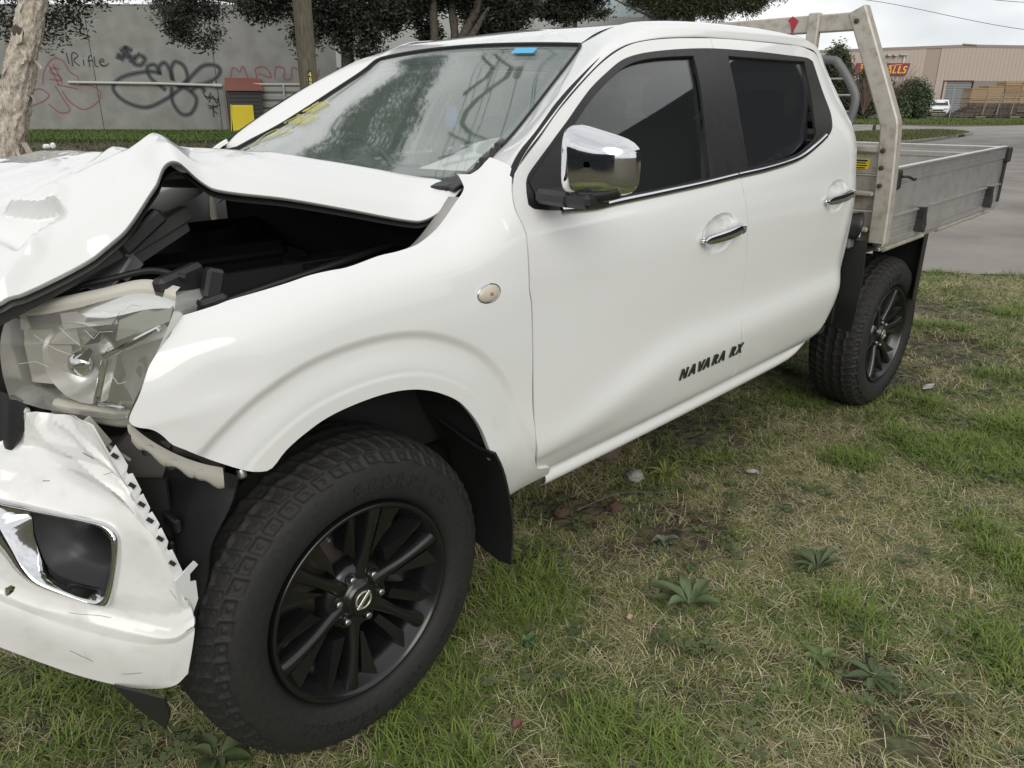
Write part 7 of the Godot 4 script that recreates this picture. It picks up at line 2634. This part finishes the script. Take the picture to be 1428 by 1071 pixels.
func build_trees() -> void:
	# paperbark at the left edge
	var P := thing("paperbark_tree", "pale paperbark tree with peeling trunk at the left edge", "tree", site(-6.45, 0, 10.0), "", TURN)
	var tb := MB.new()
	var path := [Vector3(-0.12, -0.2, 0), Vector3(-0.02, 0.7, 0), Vector3(0.20, 1.35, 0), Vector3(0.40, 1.85, 0), Vector3(0.56, 2.2, 0), Vector3(0.76, 2.7, 0), Vector3(1.0, 3.4, 0), Vector3(1.3, 4.6, 0.1), Vector3(1.5, 5.8, 0.2)]
	var c := curve(path, 160)
	var nz := FastNoiseLite.new()
	nz.seed = 12
	nz.frequency = 1.0
	var pts := []
	for i in c.size():
		var t := float(i) / (c.size() - 1)
		var r := lerpf(0.205, 0.10, t)
		for k in 48:
			var a := TAU * k / 48
			var n := nz.get_noise_3d(cos(a) * 2.2, c[i].y * 2.6, sin(a) * 2.2) * 0.30 + absf(nz.get_noise_3d(cos(a) * 5.0, c[i].y * 7.0, sin(a) * 5.0)) * 0.22
			pts.append(c[i] + Vector3(cos(a), 0, sin(a)) * r * (1.0 + n))
	var barkp := []
	for k in 48:
		for i in c.size(): barkp.append(pts[i * 48 + k])
	tb.grid(barkp, 48, c.size(), Vector3.ZERO, true)
	for k in tb.n.size():
		var ci: Vector3 = c[k % c.size()]
		if tb.n[k].dot(tb.v[k] - ci) < 0: tb.n[k] = -tb.n[k]
	tb.rewind()
	put("trunk", tb, M.paperbark, P)
	var rn := RandomNumberGenerator.new()
	rn.seed = 77
	var fk := MB.new()
	for i in 26:
		var t := rn.randf_range(0.02, 0.7)
		var ci: Vector3 = crv(path, t * (path.size() - 1))
		var a := rn.randf_range(-0.4, PI + 0.4)
		var o := Vector3(cos(a), 0, sin(a))
		var r := lerpf(0.205, 0.10, t) * 1.08
		var h := rn.randf_range(0.04, 0.16)
		var w := rn.randf_range(0.02, 0.06)
		var s := Vector3(-o.z, 0, o.x)
		var p0 := ci + o * r
		fk.quad(p0 - s * w, p0 + s * w, p0 + s * w * 0.7 + o * 0.045 + Vector3(0, -h, 0), p0 - s * w * 0.8 + o * rn.randf_range(0.01, 0.06) + Vector3(0, -h * 0.8, 0), o)
	put("peeling_bark", fk, M.paperbark, P).set_meta("kind", "stuff")
	var kn := MB.new()
	var kc: Vector3 = crv(path, 4.2)
	kn.lathe([Vector2(0.0, 0.03), Vector2(0.05, 0.028), Vector2(0.075, 0.0), Vector2(0.08, -0.04)], 14, kc + Vector3(-0.03, 0, 0.15), Basis.IDENTITY)
	put("knot", kn, M.bark, P)
	var bl := MB.new()
	limb(bl, [Vector3(-0.42, -0.2, -0.2), Vector3(-0.40, 0.8, -0.2), Vector3(-0.42, 1.6, -0.2), Vector3(-0.30, 2.4, -0.3), Vector3(0.0, 3.6, -0.6)], 0.13, 0.07, 3)
	put("second_stem", bl, M.bark, P)
	crown(P, [[-1.2, 3.05, -3.2, 1.0, 0.75, 0.8], [-0.5, 3.5, -3.0, 1.2, 0.6, 0.8], [1.5, 6.3, 0.2, 2.0, 1.3, 2.0]], 3200, leaf_clump(22, 0.17, 0.013, 0.075, 21), [Color(0.018, 0.024, 0.012), Color(0.028, 0.036, 0.017), Color(0.012, 0.016, 0.009)], 31)
	# hanging twigs across the top of the wall
	var TW := thing("gum_branch", "thin leafy gum branches hanging over the graffiti wall", "branch", site(-9.6, 0, 20.0), "", TURN)
	var wb := MB.new()
	for i in 22:
		var x := rn.randf_range(-1.0, 1.8)
		limb(wb, [Vector3(x, 4.9, rn.randf_range(-0.4, 0.4)), Vector3(x + rn.randf_range(-0.2, 0.3), 4.3, 0), Vector3(x + rn.randf_range(-0.4, 0.5), 3.95 - rn.randf() * 0.35, rn.randf_range(-0.2, 0.2))], 0.009, 0.003, i)
	put("twig", wb, M.bark, TW)
	crown(TW, [[-0.5, 4.15, 0, 0.5, 0.22, 0.4], [0.35, 4.1, 0, 0.55, 0.3, 0.4], [1.25, 3.75, 0, 0.45, 0.42, 0.4], [1.5, 4.2, 0, 0.5, 0.4, 0.4], [0.5, 4.8, 0, 1.6, 0.5, 0.6]], 700, leaf_clump(10, 0.18, 0.015, 0.11, 22, 0.8), [Color(0.03, 0.035, 0.022), Color(0.045, 0.05, 0.03)], 32, 1.0, 0.1)
	# the dark trees before the factory
	var groups := [
		["dark melaleuca tree with drooping crown behind the timber pole", -6.3, 28.0, 0.30, [[-8.3, 4.75, 0, 1.0, 0.75, 1.0], [-10.7, 4.1, 0.2, 1.0, 0.85, 1.0], [-7.0, 3.5, 0.1, 0.55, 0.55, 0.6], [-6.2, 4.6, 0, 1.2, 1.0, 1.2], [-5.3, 3.9, 0, 0.9, 1.0, 0.9], [-4.9, 3.3, 0, 0.55, 0.5, 0.6], [-4.4, 4.5, 0, 1.0, 0.9, 1.0], [-6.5, 6.2, 0, 2.4, 1.4, 2.2], [-6.9, 8.3, 0, 2.5, 1.8, 2.2], [-6.6, 10.6, 0, 1.9, 1.6, 1.8]], [[-6.0, -5.6, -5.4, -5.2]]],
		["dark melaleuca tree with two pale trunks above the truck's roof", -2.4, 28.5, 0.26, [[-3.9, 4.5, 0, 0.8, 0.55, 0.8], [-3.4, 5.0, -0.5, 1.0, 0.7, 1.0], [-2.2, 5.2, -0.6, 1.2, 0.7, 1.0], [-0.9, 4.5, -0.6, 1.0, 0.8, 1.0], [-0.2, 4.25, -0.4, 0.75, 0.5, 0.8], [0.1, 4.9, -0.4, 0.7, 0.7, 0.8], [-1.6, 6.3, 0, 2.4, 1.2, 2.0], [-3.0, 3.75, -0.7, 0.5, 0.45, 0.5]], [[-2.8, -2.75], [-1.8, -1.2], [-1.7, -2.2]]],
	]
	var gi := 0
	for g in groups:
		var T := thing("melaleuca_tree", g[0], "tree", site(0, hgt(g[2]), g[2]), "dark trees before the factory", TURN)
		var b := MB.new()
		if gi == 0:
			limb(b, [Vector3(-5.9, 0, -0.3), Vector3(-5.8, 2.0, -0.3), Vector3(-5.6, 3.8, -0.3), Vector3(-5.2, 5.5, 0)], 0.26, 0.14, 4)
			limb(b, [Vector3(-5.7, 3.0, -0.3), Vector3(-6.6, 4.2, 0), Vector3(-10.7, 4.8, 0)], 0.12, 0.05, 5)
		else:
			limb(b, [Vector3(-2.80, 0, 0), Vector3(-2.78, 2.0, 0), Vector3(-2.72, 3.6, 0), Vector3(-2.7, 5.6, 0)], 0.20, 0.12, 6)
			limb(b, [Vector3(-2.0, 0, 0.1), Vector3(-1.95, 2.4, 0.1), Vector3(-1.75, 3.5, 0.1), Vector3(-1.25, 4.4, 0.2), Vector3(-1.0, 5.6, 0)], 0.23, 0.10, 7)
			limb(b, [Vector3(-1.9, 2.0, -0.2), Vector3(-2.0, 3.4, -0.2), Vector3(-2.1, 5.0, -0.3)], 0.2, 0.12, 8)
			limb(b, [Vector3(-1.7, 3.2, 0.1), Vector3(-1.2, 3.9, 0.3), Vector3(-0.8, 4.5, 0.2)], 0.15, 0.06, 9)
		put("trunk", b, M.bark, T)
		crown(T, g[4], 6500, leaf_clump(26, 0.30, 0.026, 0.15, 23 + gi), [Color(0.014, 0.018, 0.011), Color(0.024, 0.030, 0.017), Color(0.045, 0.050, 0.030), Color(0.010, 0.013, 0.008)], 41 + gi, 1.0, 0.2)
		gi += 1
	var T3 := thing("melaleuca_tree", "smaller leafy tree between the roof and the pale hall", "tree", site(0, hgt(34.0), 34.0), "dark trees before the factory", TURN)
	var b3 := MB.new()
	limb(b3, [Vector3(2.6, 0, 0), Vector3(2.6, 3, 0), Vector3(2.5, 5.5, 0)], 0.16, 0.08, 12)
	put("trunk", b3, M.bark, T3)
	crown(T3, [[1.2, 5.1, 0, 0.55, 0.35, 0.6], [2.0, 4.95, 0, 0.75, 0.5, 0.7], [3.2, 5.1, 0, 0.8, 0.45, 0.7], [2.6, 6.0, 0, 1.6, 0.8, 1.2]], 1500, leaf_clump(22, 0.28, 0.028, 0.15, 27), [Color(0.02, 0.026, 0.014), Color(0.04, 0.046, 0.026)], 44, 1.0, 0.1)
	# light pine-like tree above the cab's back
	var T4 := thing("she_oak_tree", "olive green feathery tree above the back of the cab", "tree", site(0, hgt(48.0), 48.0), "", TURN)
	var b4 := MB.new()
	limb(b4, [Vector3(10.2, 0, 0), Vector3(10.2, 4, 0), Vector3(10.4, 8.5, 0)], 0.3, 0.15, 14)
	for i in 8:
		limb(b4, [Vector3(10.2, 5.0 + i * 0.4, 0), Vector3(10.2 + (i - 3.5) * 0.8, 6.2 + i * 0.2, 0.2), Vector3(10.2 + (i - 3.5) * 1.5, 7.2, 0.3)], 0.08, 0.03, 20 + i)
	put("trunk", b4, M.bark, T4)
	crown(T4, [[7.3, 7.2, 0, 1.0, 0.7, 1.0], [8.6, 6.6, 0, 1.0, 0.7, 1.0], [10.0, 6.5, 0, 1.2, 0.6, 1.0], [11.6, 6.55, 0, 1.2, 0.6, 1.0], [13.2, 6.75, 0, 1.2, 0.5, 1.0], [14.6, 7.2, 0, 1.0, 0.45, 0.9], [15.6, 7.7, 0, 0.9, 0.4, 0.8], [10.5, 7.9, 0, 3.6, 0.9, 1.5]], 3800, leaf_clump(24, 0.40, 0.022, 0.24, 28, 0.0), [Color(0.045, 0.055, 0.024), Color(0.07, 0.082, 0.034), Color(0.03, 0.036, 0.018)], 45, 1.0, 0.1)
	# shrubs by the warehouse
	var si := 0
	for s in [["tall dark green shrub behind the cab", 26.2, 66.0, [[-0.2, 4.6, 0, 0.8, 0.9, 0.7], [0.2, 3.4, 0, 1.0, 1.2, 0.8], [0.3, 2.0, 0, 1.0, 1.4, 0.8]], Color(0.07, 0.085, 0.04)], ["bushy green shrub under the red sign", 29.4, 67.0, [[-0.6, 1.4, 0, 1.4, 1.5, 1.0], [0.6, 2.2, 0, 1.3, 1.5, 1.0], [0.2, 3.4, 0, 0.9, 0.8, 0.8]], Color(0.085, 0.10, 0.05)], ["rounded green shrub beside the parked car", 33.0, 67.0, [[-1.0, 1.1, 0, 1.2, 1.2, 1.0], [0.3, 1.6, 0, 1.4, 1.3, 1.0], [0.9, 0.9, 0, 0.8, 0.9, 0.9], [-0.3, 2.3, 0, 0.7, 0.5, 0.7]], Color(0.085, 0.115, 0.058)]]:
		var T := thing("shrub", s[0], "shrub", site(s[1], hgt(s[2]), s[2]), "shrubs before the warehouse", TURN)
		var b := MB.new()
		for i in 5: limb(b, [Vector3(0.1 * i - 0.2, 0, 0), Vector3(0.25 * i - 0.5, 1.2, 0.1), Vector3(0.4 * i - 0.8, 2.4, 0)], 0.05, 0.02, 30 + i)
		put("stem", b, M.bark, T)
		var t: Color = s[4]
		crown(T, s[3], 1500, leaf_clump(22, 0.42, 0.045, 0.20, 29 + si, 0.1), [t, t * 0.6, t * 1.35], 50 + si, 1.0, 0.2)
		si += 1
	for q in [["bare reddish bush under the red sign", 28.4, 65.0], ["bare twiggy bush right of the red sign", 31.4, 66.5]]:
		var T := thing("bare_bush", q[0], "bush", site(q[1], hgt(q[2]), q[2]), "bare bushes under the sign", TURN)
		var b := MB.new()
		for i in 60:
			var a := rn.randf_range(-0.9, 0.9)
			limb(b, [Vector3(0, 0.5, 0), Vector3(a * 0.8, 2.2, rn.randf_range(-0.4, 0.4)), Vector3(a * 1.9 + rn.randf_range(-0.3, 0.3), 3.2 + rn.randf() * 1.3, rn.randf_range(-0.6, 0.6))], 0.018, 0.006, i)
		put("twig", b, mat(Color(0.16, 0.11, 0.09), 0.9), T)

# ---------------------------------------------------------------- grass
func tuft(n: int, h0: float, h1: float, w: float, lean: float, seed_: int, root: float) -> ArrayMesh:
	var b := MB.new()
	var rn := RandomNumberGenerator.new()
	rn.seed = seed_
	for i in n:
		var p := Vector3(rn.randfn() * root, -0.004, rn.randfn() * root)
		var a := rn.randf() * TAU
		var d := Vector3(cos(a), 0, sin(a))
		var h := rn.randf_range(h0, h1)
		var l := lean * rn.randf_range(0.4, 1.4)
		var s := Vector3(-d.z, 0, d.x) * w * rn.randf_range(0.7, 1.3)
		var p1 := p + d * h * l * 0.4 + Vector3(0, h * 0.6 / (1.0 + l * 0.5), 0)
		var p2 := p + d * h * l + Vector3(0, h / (1.0 + l), 0)
		var nn := (Vector3.UP + d * -0.4).normalized()
		var g := rn.randf_range(0.75, 1.25)
		b.col = Color(g, g, g * rn.randf_range(0.8, 1.1))
		var k := b.add(p - s, nn)
		b.add(p + s, nn); b.add(p1 - s * 0.8, nn); b.add(p1 + s * 0.8, nn); b.add(p2, nn)
		b.tri_i(k, k + 1, k + 3); b.tri_i(k, k + 3, k + 2); b.tri_i(k + 2, k + 3, k + 4)
	return b.mesh()

func on_road(x: float, z: float) -> bool:
	# rough test against the asphalt's near edge
	if x > 22: return false
	var line := [Vector2(12, 9), Vector2(8.6, 2.2), Vector2(7.43, 0.59), Vector2(6.94, -0.11), Vector2(6.75, -1.2), Vector2(7.1, -3.2), Vector2(10, -8), Vector2(20, -12.5)]
	for i in line.size() - 1:
		var a: Vector2 = line[i]
		var b: Vector2 = line[i + 1]
		if z <= a.y and z >= b.y:
			return x > lerpf(a.x, b.x, (a.y - z) / (a.y - b.y)) + 0.05
	return z > 9.0 and x > 12.0

func build_grass() -> void:
	var rn := RandomNumberGenerator.new()
	rn.seed = 101
	var nz := FastNoiseLite.new()
	nz.seed = 17
	nz.frequency = 0.75
	nz.fractal_octaves = 3
	var n2 := FastNoiseLite.new()
	n2.seed = 23
	n2.frequency = 2.4
	var bare := [[1.37, 0.87, 0.30], [5.5, 0.3, 0.55], [4.45, 0.85, 0.5], [3.6, 0.7, 0.45], [1.15, 0.50, 0.25], [1.08, 1.66, 0.16], [0.95, 1.82, 0.2], [2.2, 0.35, 0.5]]
	var lush := [[1.51, 0.57, 0.28], [3.97, 1.32, 0.5], [0.12, 0.97, 0.34], [2.39, 1.06, 0.22], [0.76, 0.74, 0.30], [-0.2, 1.25, 0.4], [2.75, 1.35, 0.4], [2.0, 1.75, 0.4], [5.8, 1.0, 0.5], [1.9, 0.6, 0.25], [3.3, 1.7, 0.5]]
	var greens := []
	var gt := []
	var tall := []
	var tt := []
	var straw := []
	var stt := []
	var zones := [[-1.6, 3.4, -1.0, 2.30, 4200.0], [3.4, 8.6, -1.6, 2.6, 1500.0], [-3.2, 3.6, -4.5, -1.0, 140.0], [3.6, 8.0, -6.0, -1.6, 140.0], [-3.2, -1.6, -1.0, 3.0, 160.0], [-1.6, 9.0, 2.35, 4.5, 160.0]]
	for zn in zones:
		var cnt := int((zn[1] - zn[0]) * (zn[3] - zn[2]) * zn[4])
		for i in cnt:
			var x := rn.randf_range(zn[0], zn[1])
			var z := rn.randf_range(zn[2], zn[3])
			if on_road(x, z): continue
			var g := nz.get_noise_2d(x, z) * 0.9 + n2.get_noise_2d(x, z) * 0.45
			var br := 0.0
			for q in bare: br = maxf(br, smoothstep(q[2], q[2] * 0.45, Vector2(x - q[0], (z - q[1]) * 1.2).length() * (1.0 + 0.5 * n2.get_noise_2d(x * 3.0, z * 3.0))))
			for q in lush: g += 0.60 * smoothstep(q[2], q[2] * 0.3, Vector2(x - q[0], z - q[1]).length())
			# thin, shaded growth under the truck
			var under := smoothstep(0.95, 0.6, z) * smoothstep(-0.9, -0.5, x) * smoothstep(4.6, 4.2, x)
			if rn.randf() < br * 0.93 or rn.randf() < under * 0.45: continue
			var near := Vector2(x, z).distance_to(Vector2(0.8, 1.4)) < 2.4
			var y := rise(x, z) - 0.002
			var sc := rn.randf_range(0.6, 1.25) * (1.0 if near else 1.35)
			var t := Transform3D(Basis(Vector3.UP, rn.randf() * TAU).scaled(Vector3(sc, sc * rn.randf_range(0.8, 1.2), sc)), Vector3(x, y, z))
			var r := rn.randf()
			var pg := clampf(0.72 + g * 0.52, 0.36, 0.95)
			if r < pg:
				var f := rn.randf()
				var c := Color(0.085, 0.13, 0.030).lerp(Color(0.22, 0.285, 0.068), f) if g > 0.0 else Color(0.13, 0.155, 0.048).lerp(Color(0.31, 0.33, 0.125), f)
				if g > 0.38 and rn.randf() < 0.38:
					tall.append(t); tt.append(c.lerp(Color(0.18, 0.26, 0.05), 0.5))
				else:
					greens.append(t); gt.append(c)
			if r > pg * 0.86:
				straw.append(t)
				stt.append(Color(0.27, 0.235, 0.13).lerp(Color(0.68, 0.60, 0.40), pow(rn.randf(), 1.1)))
	var b0 := scatter("grass", tuft(9, 0.014, 0.042, 0.0012, 1.15, 1, 0.017), M.grass, greens, gt)
	tag(b0, "short green grass over the verge", "grass", "", "stuff")
	var b1 := scatter("tall_grass", tuft(10, 0.035, 0.085, 0.0016, 0.85, 2, 0.017), M.grass, tall, tt)
	tag(b1, "longer bright green grass tufts on the verge", "grass", "", "stuff")
	var b2 := scatter("dry_grass", tuft(7, 0.018, 0.05, 0.0009, 2.2, 3, 0.024), M.straw, straw, stt)
	tag(b2, "matted dry straw-coloured grass on the verge", "dry grass", "", "stuff")
	var cl := []
	var ct := []
	for i in 5200:
		var x := rn.randf_range(-1.5, 6.0)
		var z := rn.randf_range(-0.2, 2.4)
		if on_road(x, z) or n2.get_noise_2d(x * 0.8 + 9.0, z * 0.8) < 0.10: continue
		cl.append(Transform3D(Basis(Vector3.UP, rn.randf() * TAU).scaled(Vector3.ONE * rn.randf_range(0.6, 1.4)), Vector3(x, rn.randf_range(0.004, 0.022), z)))
		ct.append(Color(0.06, 0.085, 0.032).lerp(Color(0.13, 0.165, 0.065), rn.randf()))
	var lb := MB.new()
	for k in 5:
		var a := TAU * k / 5.0 + 0.3 * (k % 2)
		var d := Vector3(cos(a), 0.15, sin(a))
		var sd := Vector3(-d.z, 0, d.x) * 0.0055
		var i0 := lb.add(d * 0.002, Vector3.UP)
		for w in [[0.010, 1.0], [0.019, 0.8]]:
			lb.add(d * w[0] + sd * w[1] + Vector3(0, 0.002, 0), Vector3.UP); lb.add(d * w[0] - sd * w[1] + Vector3(0, 0.002, 0), Vector3.UP)
		lb.tri_i(i0, i0 + 1, i0 + 2); lb.tri_i(i0 + 1, i0 + 3, i0 + 4); lb.tri_i(i0 + 1, i0 + 4, i0 + 2)
	var b4 := scatter("clover", lb.mesh(), M.grass, cl, ct)
	tag(b4, "small flat clover leaves among the grass", "clover", "", "stuff")
	# far grass: before the factory wall, on the island, beyond the road
	var fx := []
	var ft := []
	var add := func(r: float, f: float, lift: float, c: Color, s: float) -> void:
		var p := site(r, hgt(f) + lift, f)
		fx.append(Transform3D(Basis(Vector3.UP, rn.randf() * TAU).scaled(Vector3.ONE * s), p))
		ft.append(c)
	for i in 17000:
		var f := rn.randf_range(30.5, 39.8)
		var r := rn.randf_range(-0.78, -0.22) * f
		add.call(r, f, 0.0, Color(0.055, 0.10, 0.018).lerp(Color(0.13, 0.19, 0.04), rn.randf()), rn.randf_range(2.6, 4.4))
	for i in 3500:
		var f := rn.randf_range(22.5, 30.5)
		var r := rn.randf_range(-0.78, -0.3) * f
		if rn.randf() < 0.75 and f < 29.5: continue
		add.call(r, f, 0.0, Color(0.06, 0.06, 0.025).lerp(Color(0.10, 0.09, 0.045), rn.randf()), rn.randf_range(1.6, 2.8))
	for i in 9000:
		var x := rn.randf_range(23.5, 43.5)
		var z := rn.randf_range(-13.6, -8.8)
		if Vector2((x - 33.5) / 9.7, (z + 11.1) / 2.35).length() > 1.0: continue
		var fr := (Vector3(x, 0, z) - EYE)
		var dry := rn.randf() < 0.45
		add.call(fr.dot(ACROSS), fr.dot(AHEAD), 0.14, Color(0.16, 0.14, 0.06).lerp(Color(0.21, 0.17, 0.085), rn.randf()) if dry else Color(0.085, 0.12, 0.03).lerp(Color(0.15, 0.18, 0.05), rn.randf()), rn.randf_range(1.8, 3.0))
	for i in 9000:
		var f := rn.randf_range(54.5, 68.0)
		var r := rn.randf_range(0.40, 0.80) * f
		add.call(r, f, 0.02, Color(0.085, 0.13, 0.025).lerp(Color(0.15, 0.19, 0.045), rn.randf()), rn.randf_range(2.4, 4.2))
	var b3 := scatter("far_grass", tuft(9, 0.03, 0.07, 0.0035, 0.8, 4, 0.05), M.grass, fx, ft)
	tag(b3, "green grass strips by the factory, island and warehouse", "grass", "", "stuff")

# ---------------------------------------------------------------- weeds, stones, litter
func rosette(called: String, label: String, at: Vector3, n: int, len: float, wid: float, c: Color, seed_: int, up: float, a0 := 0.0, a1 := TAU) -> void:
	var rn := RandomNumberGenerator.new()
	rn.seed = seed_
	var T := thing(called, label, "weed", at)
	var m := mat(c, 0.55)
	m.backlight_enabled = true
	m.backlight = Color(0.25, 0.3, 0.12)
	var m2 := mat(c * 1.35, 0.55)
	m2.backlight_enabled = true
	m2.backlight = Color(0.25, 0.3, 0.12)
	for i in n:
		var a := lerpf(a0, a1, (i + rn.randf_range(-0.3, 0.3)) / n)
		var d := Vector3(cos(a), 0, sin(a))
		var s := Vector3(-d.z, 0, d.x)
		var l := len * rn.randf_range(0.5, 1.15)
		var w := wid * rn.randf_range(0.8, 1.2)
		var u := up * rn.randf_range(0.35, 1.5)
		a += rn.randf_range(-0.5, 0.5)
		d = Vector3(cos(a), 0, sin(a))
		s = Vector3(-d.z, 0, d.x)
		var rows := []
		for k in 7:
			var t := k / 6.0
			var ww := w * sin(clampf(t * 0.92 + 0.08, 0, 1) * PI) * (0.25 if t < 0.2 else 1.0)
			var ce := d * l * t + Vector3(0, l * u * (t - 0.75 * t * t) + 0.012, 0)
			rows.append([ce - s * ww + Vector3(0, ww * 0.4, 0), ce, ce + s * ww + Vector3(0, ww * 0.4, 0)])
		put("leaf", sheet(rows, 9, 5, Vector3.UP), m if i % 3 else m2, T)

func build_small() -> void:
	rosette("plantain_weed", "broad ribbed plantain weed on the dry grass in front", Vector3(0.98, 0, 1.16), 15, 0.135, 0.019, Color(0.085, 0.115, 0.05), 1, 1.0, -2.9, 1.2)
	rosette("thistle_weed", "dark narrow-leaved weed right of the plantain", Vector3(1.46, 0, 1.35), 20, 0.11, 0.010, Color(0.055, 0.078, 0.032), 2, 0.8, -3.0, 1.4)
	rosette("clover_weed", "small grey-green weed beside the bare soil", Vector3(1.22, 0, 0.90), 14, 0.05, 0.014, Color(0.10, 0.115, 0.075), 3, 1.1)
	rosette("dock_weed", "flat dark green weed near the right foreground", Vector3(1.07, 0, 1.69), 11, 0.085, 0.012, Color(0.055, 0.08, 0.03), 4, 0.35)
	rosette("sorrel_weed", "flat light green weed left of the dock", Vector3(1.04, 0, 1.55), 9, 0.06, 0.012, Color(0.09, 0.13, 0.04), 5, 0.3)
	rosette("broadleaf_weed", "broad dark leaves beside the front tyre's tread", Vector3(-0.33, 0, 0.70), 9, 0.09, 0.019, Color(0.05, 0.07, 0.026), 6, 0.5)
	rosette("low_weed", "low round-leaved weed below the bumper", Vector3(-0.58, 0, 0.62), 10, 0.08, 0.02, Color(0.04, 0.062, 0.025), 7, 0.6)
	rosette("spiky_weed", "yellow-green spiky tuft near the sill", Vector3(1.66, 0, 0.60), 18, 0.11, 0.005, Color(0.17, 0.17, 0.04), 8, 0.9)
	rosette("clover_weed", "small light green weed in front of the tyre", Vector3(0.50, 0, 0.93), 9, 0.035, 0.012, Color(0.07, 0.12, 0.04), 9, 1.0)
	# clods, stones, leaves, bark
	var si := 0
	for q in [["brown lump of soil left of the bare patch", Vector3(1.12, 0.012, 0.50), 0.032, Color(0.075, 0.045, 0.033)], ["reddish clod at the edge of the bare patch", Vector3(1.30, 0.012, 0.62), 0.030, Color(0.08, 0.046, 0.034)], ["pale grey stone near the sill", Vector3(1.56, 0.014, 0.52), 0.036, Color(0.24, 0.23, 0.21)], ["dark wood chunk below the sill", Vector3(1.64, 0.03, 0.29), 0.07, Color(0.10, 0.075, 0.06)]]:
		var b := MB.new()
		var nz := FastNoiseLite.new()
		nz.seed = si
		nz.frequency = 1.2
		var pts := []
		for i in 17:
			for j in 12:
				var a := TAU * i / 16
				var p := PI * j / 11 - PI / 2
				var d := Vector3(cos(a) * cos(p), sin(p) * 0.7, sin(a) * cos(p))
				pts.append(d * q[2] * (1.0 + 0.45 * nz.get_noise_3dv(d * 1.3 + Vector3(si, 0, 0))))
		b.grid(pts, 17, 12, Vector3.ZERO)
		b.outward(Vector3.ZERO)
		var o := put("stone", b, mat(q[3], 0.95))
		o.position = q[1]
		tag(o, q[0], "stone")
		si += 1
	for q in [["curled grey dead leaf under the sill", Vector3(1.35, 0.03, 0.31), 0.10, 0.02, Color(0.20, 0.19, 0.17), 0.3], ["brown dead leaf on grass in front of the tyre", Vector3(0.24, 0.03, 1.14), 0.030, 0.014, Color(0.16, 0.075, 0.055), 1.3], ["pale dead leaf on the grass near the rear wheel", Vector3(3.55, 0.03, 1.02), 0.12, 0.02, Color(0.36, 0.34, 0.31), 0.2], ["small grey leaf right of the bright grass tuft", Vector3(1.92, 0.03, 0.86), 0.05, 0.014, Color(0.32, 0.31, 0.29), 0.9], ["tan leaf on the straw left of the plantain", Vector3(0.78, 0.025, 1.08), 0.035, 0.010, Color(0.36, 0.27, 0.19), 2.0]]:
		var d := Vector3(cos(q[5]), 0, sin(q[5]))
		var s := Vector3(-d.z, 0, d.x)
		var rows := []
		for k in 6:
			var t := k / 5.0
			var w: float = q[3] * sin(t * PI * 0.94 + 0.09)
			rows.append([d * q[2] * (t - 0.5) - s * w + Vector3(0, 0.008, 0), d * q[2] * (t - 0.5) + Vector3(0, 0.012 * sin(t * 5.0), 0), d * q[2] * (t - 0.5) + s * w + Vector3(0, 0.006 * t, 0)])
		var o := put("dead_leaf", sheet(rows, 8, 5, Vector3.UP), mat(q[4], 0.9))
		o.position = q[1]
		tag(o, q[0], "leaf")
	for q in [["thin dark stick beside the weeds", [Vector3(1.16, 0.03, 1.05), Vector3(1.28, 0.035, 1.12), Vector3(1.42, 0.03, 1.16)], 0.003], ["thin curved twig over the bare soil", [Vector3(1.15, 0.03, 0.55), Vector3(1.35, 0.045, 0.60), Vector3(1.52, 0.03, 0.72)], 0.0035], ["pale twig on the soil behind the rear wheel", [Vector3(3.85, 0.03, 0.85), Vector3(4.1, 0.04, 0.95), Vector3(4.3, 0.03, 0.92)], 0.007]]:
		var b := MB.new()
		b.tube(curve(q[1], 14), q[2], 6)
		tag(put("twig", b, M.bark), q[0], "twig")
	var rag := MB.new()
	rag.box(Vector3(-0.05, 0.10, 0), Vector3(0.22, 0.16, 0.12), 0.05)
	rag.box(Vector3(0.14, 0.12, 0.02), Vector3(0.16, 0.20, 0.12), 0.05)
	var ro := put("litter", rag, M.white_cloth)
	ro.position = site(-15.3, hgt(26.0), 26.0)
	tag(ro, "crumpled white litter on the dirt before the wall", "litter")
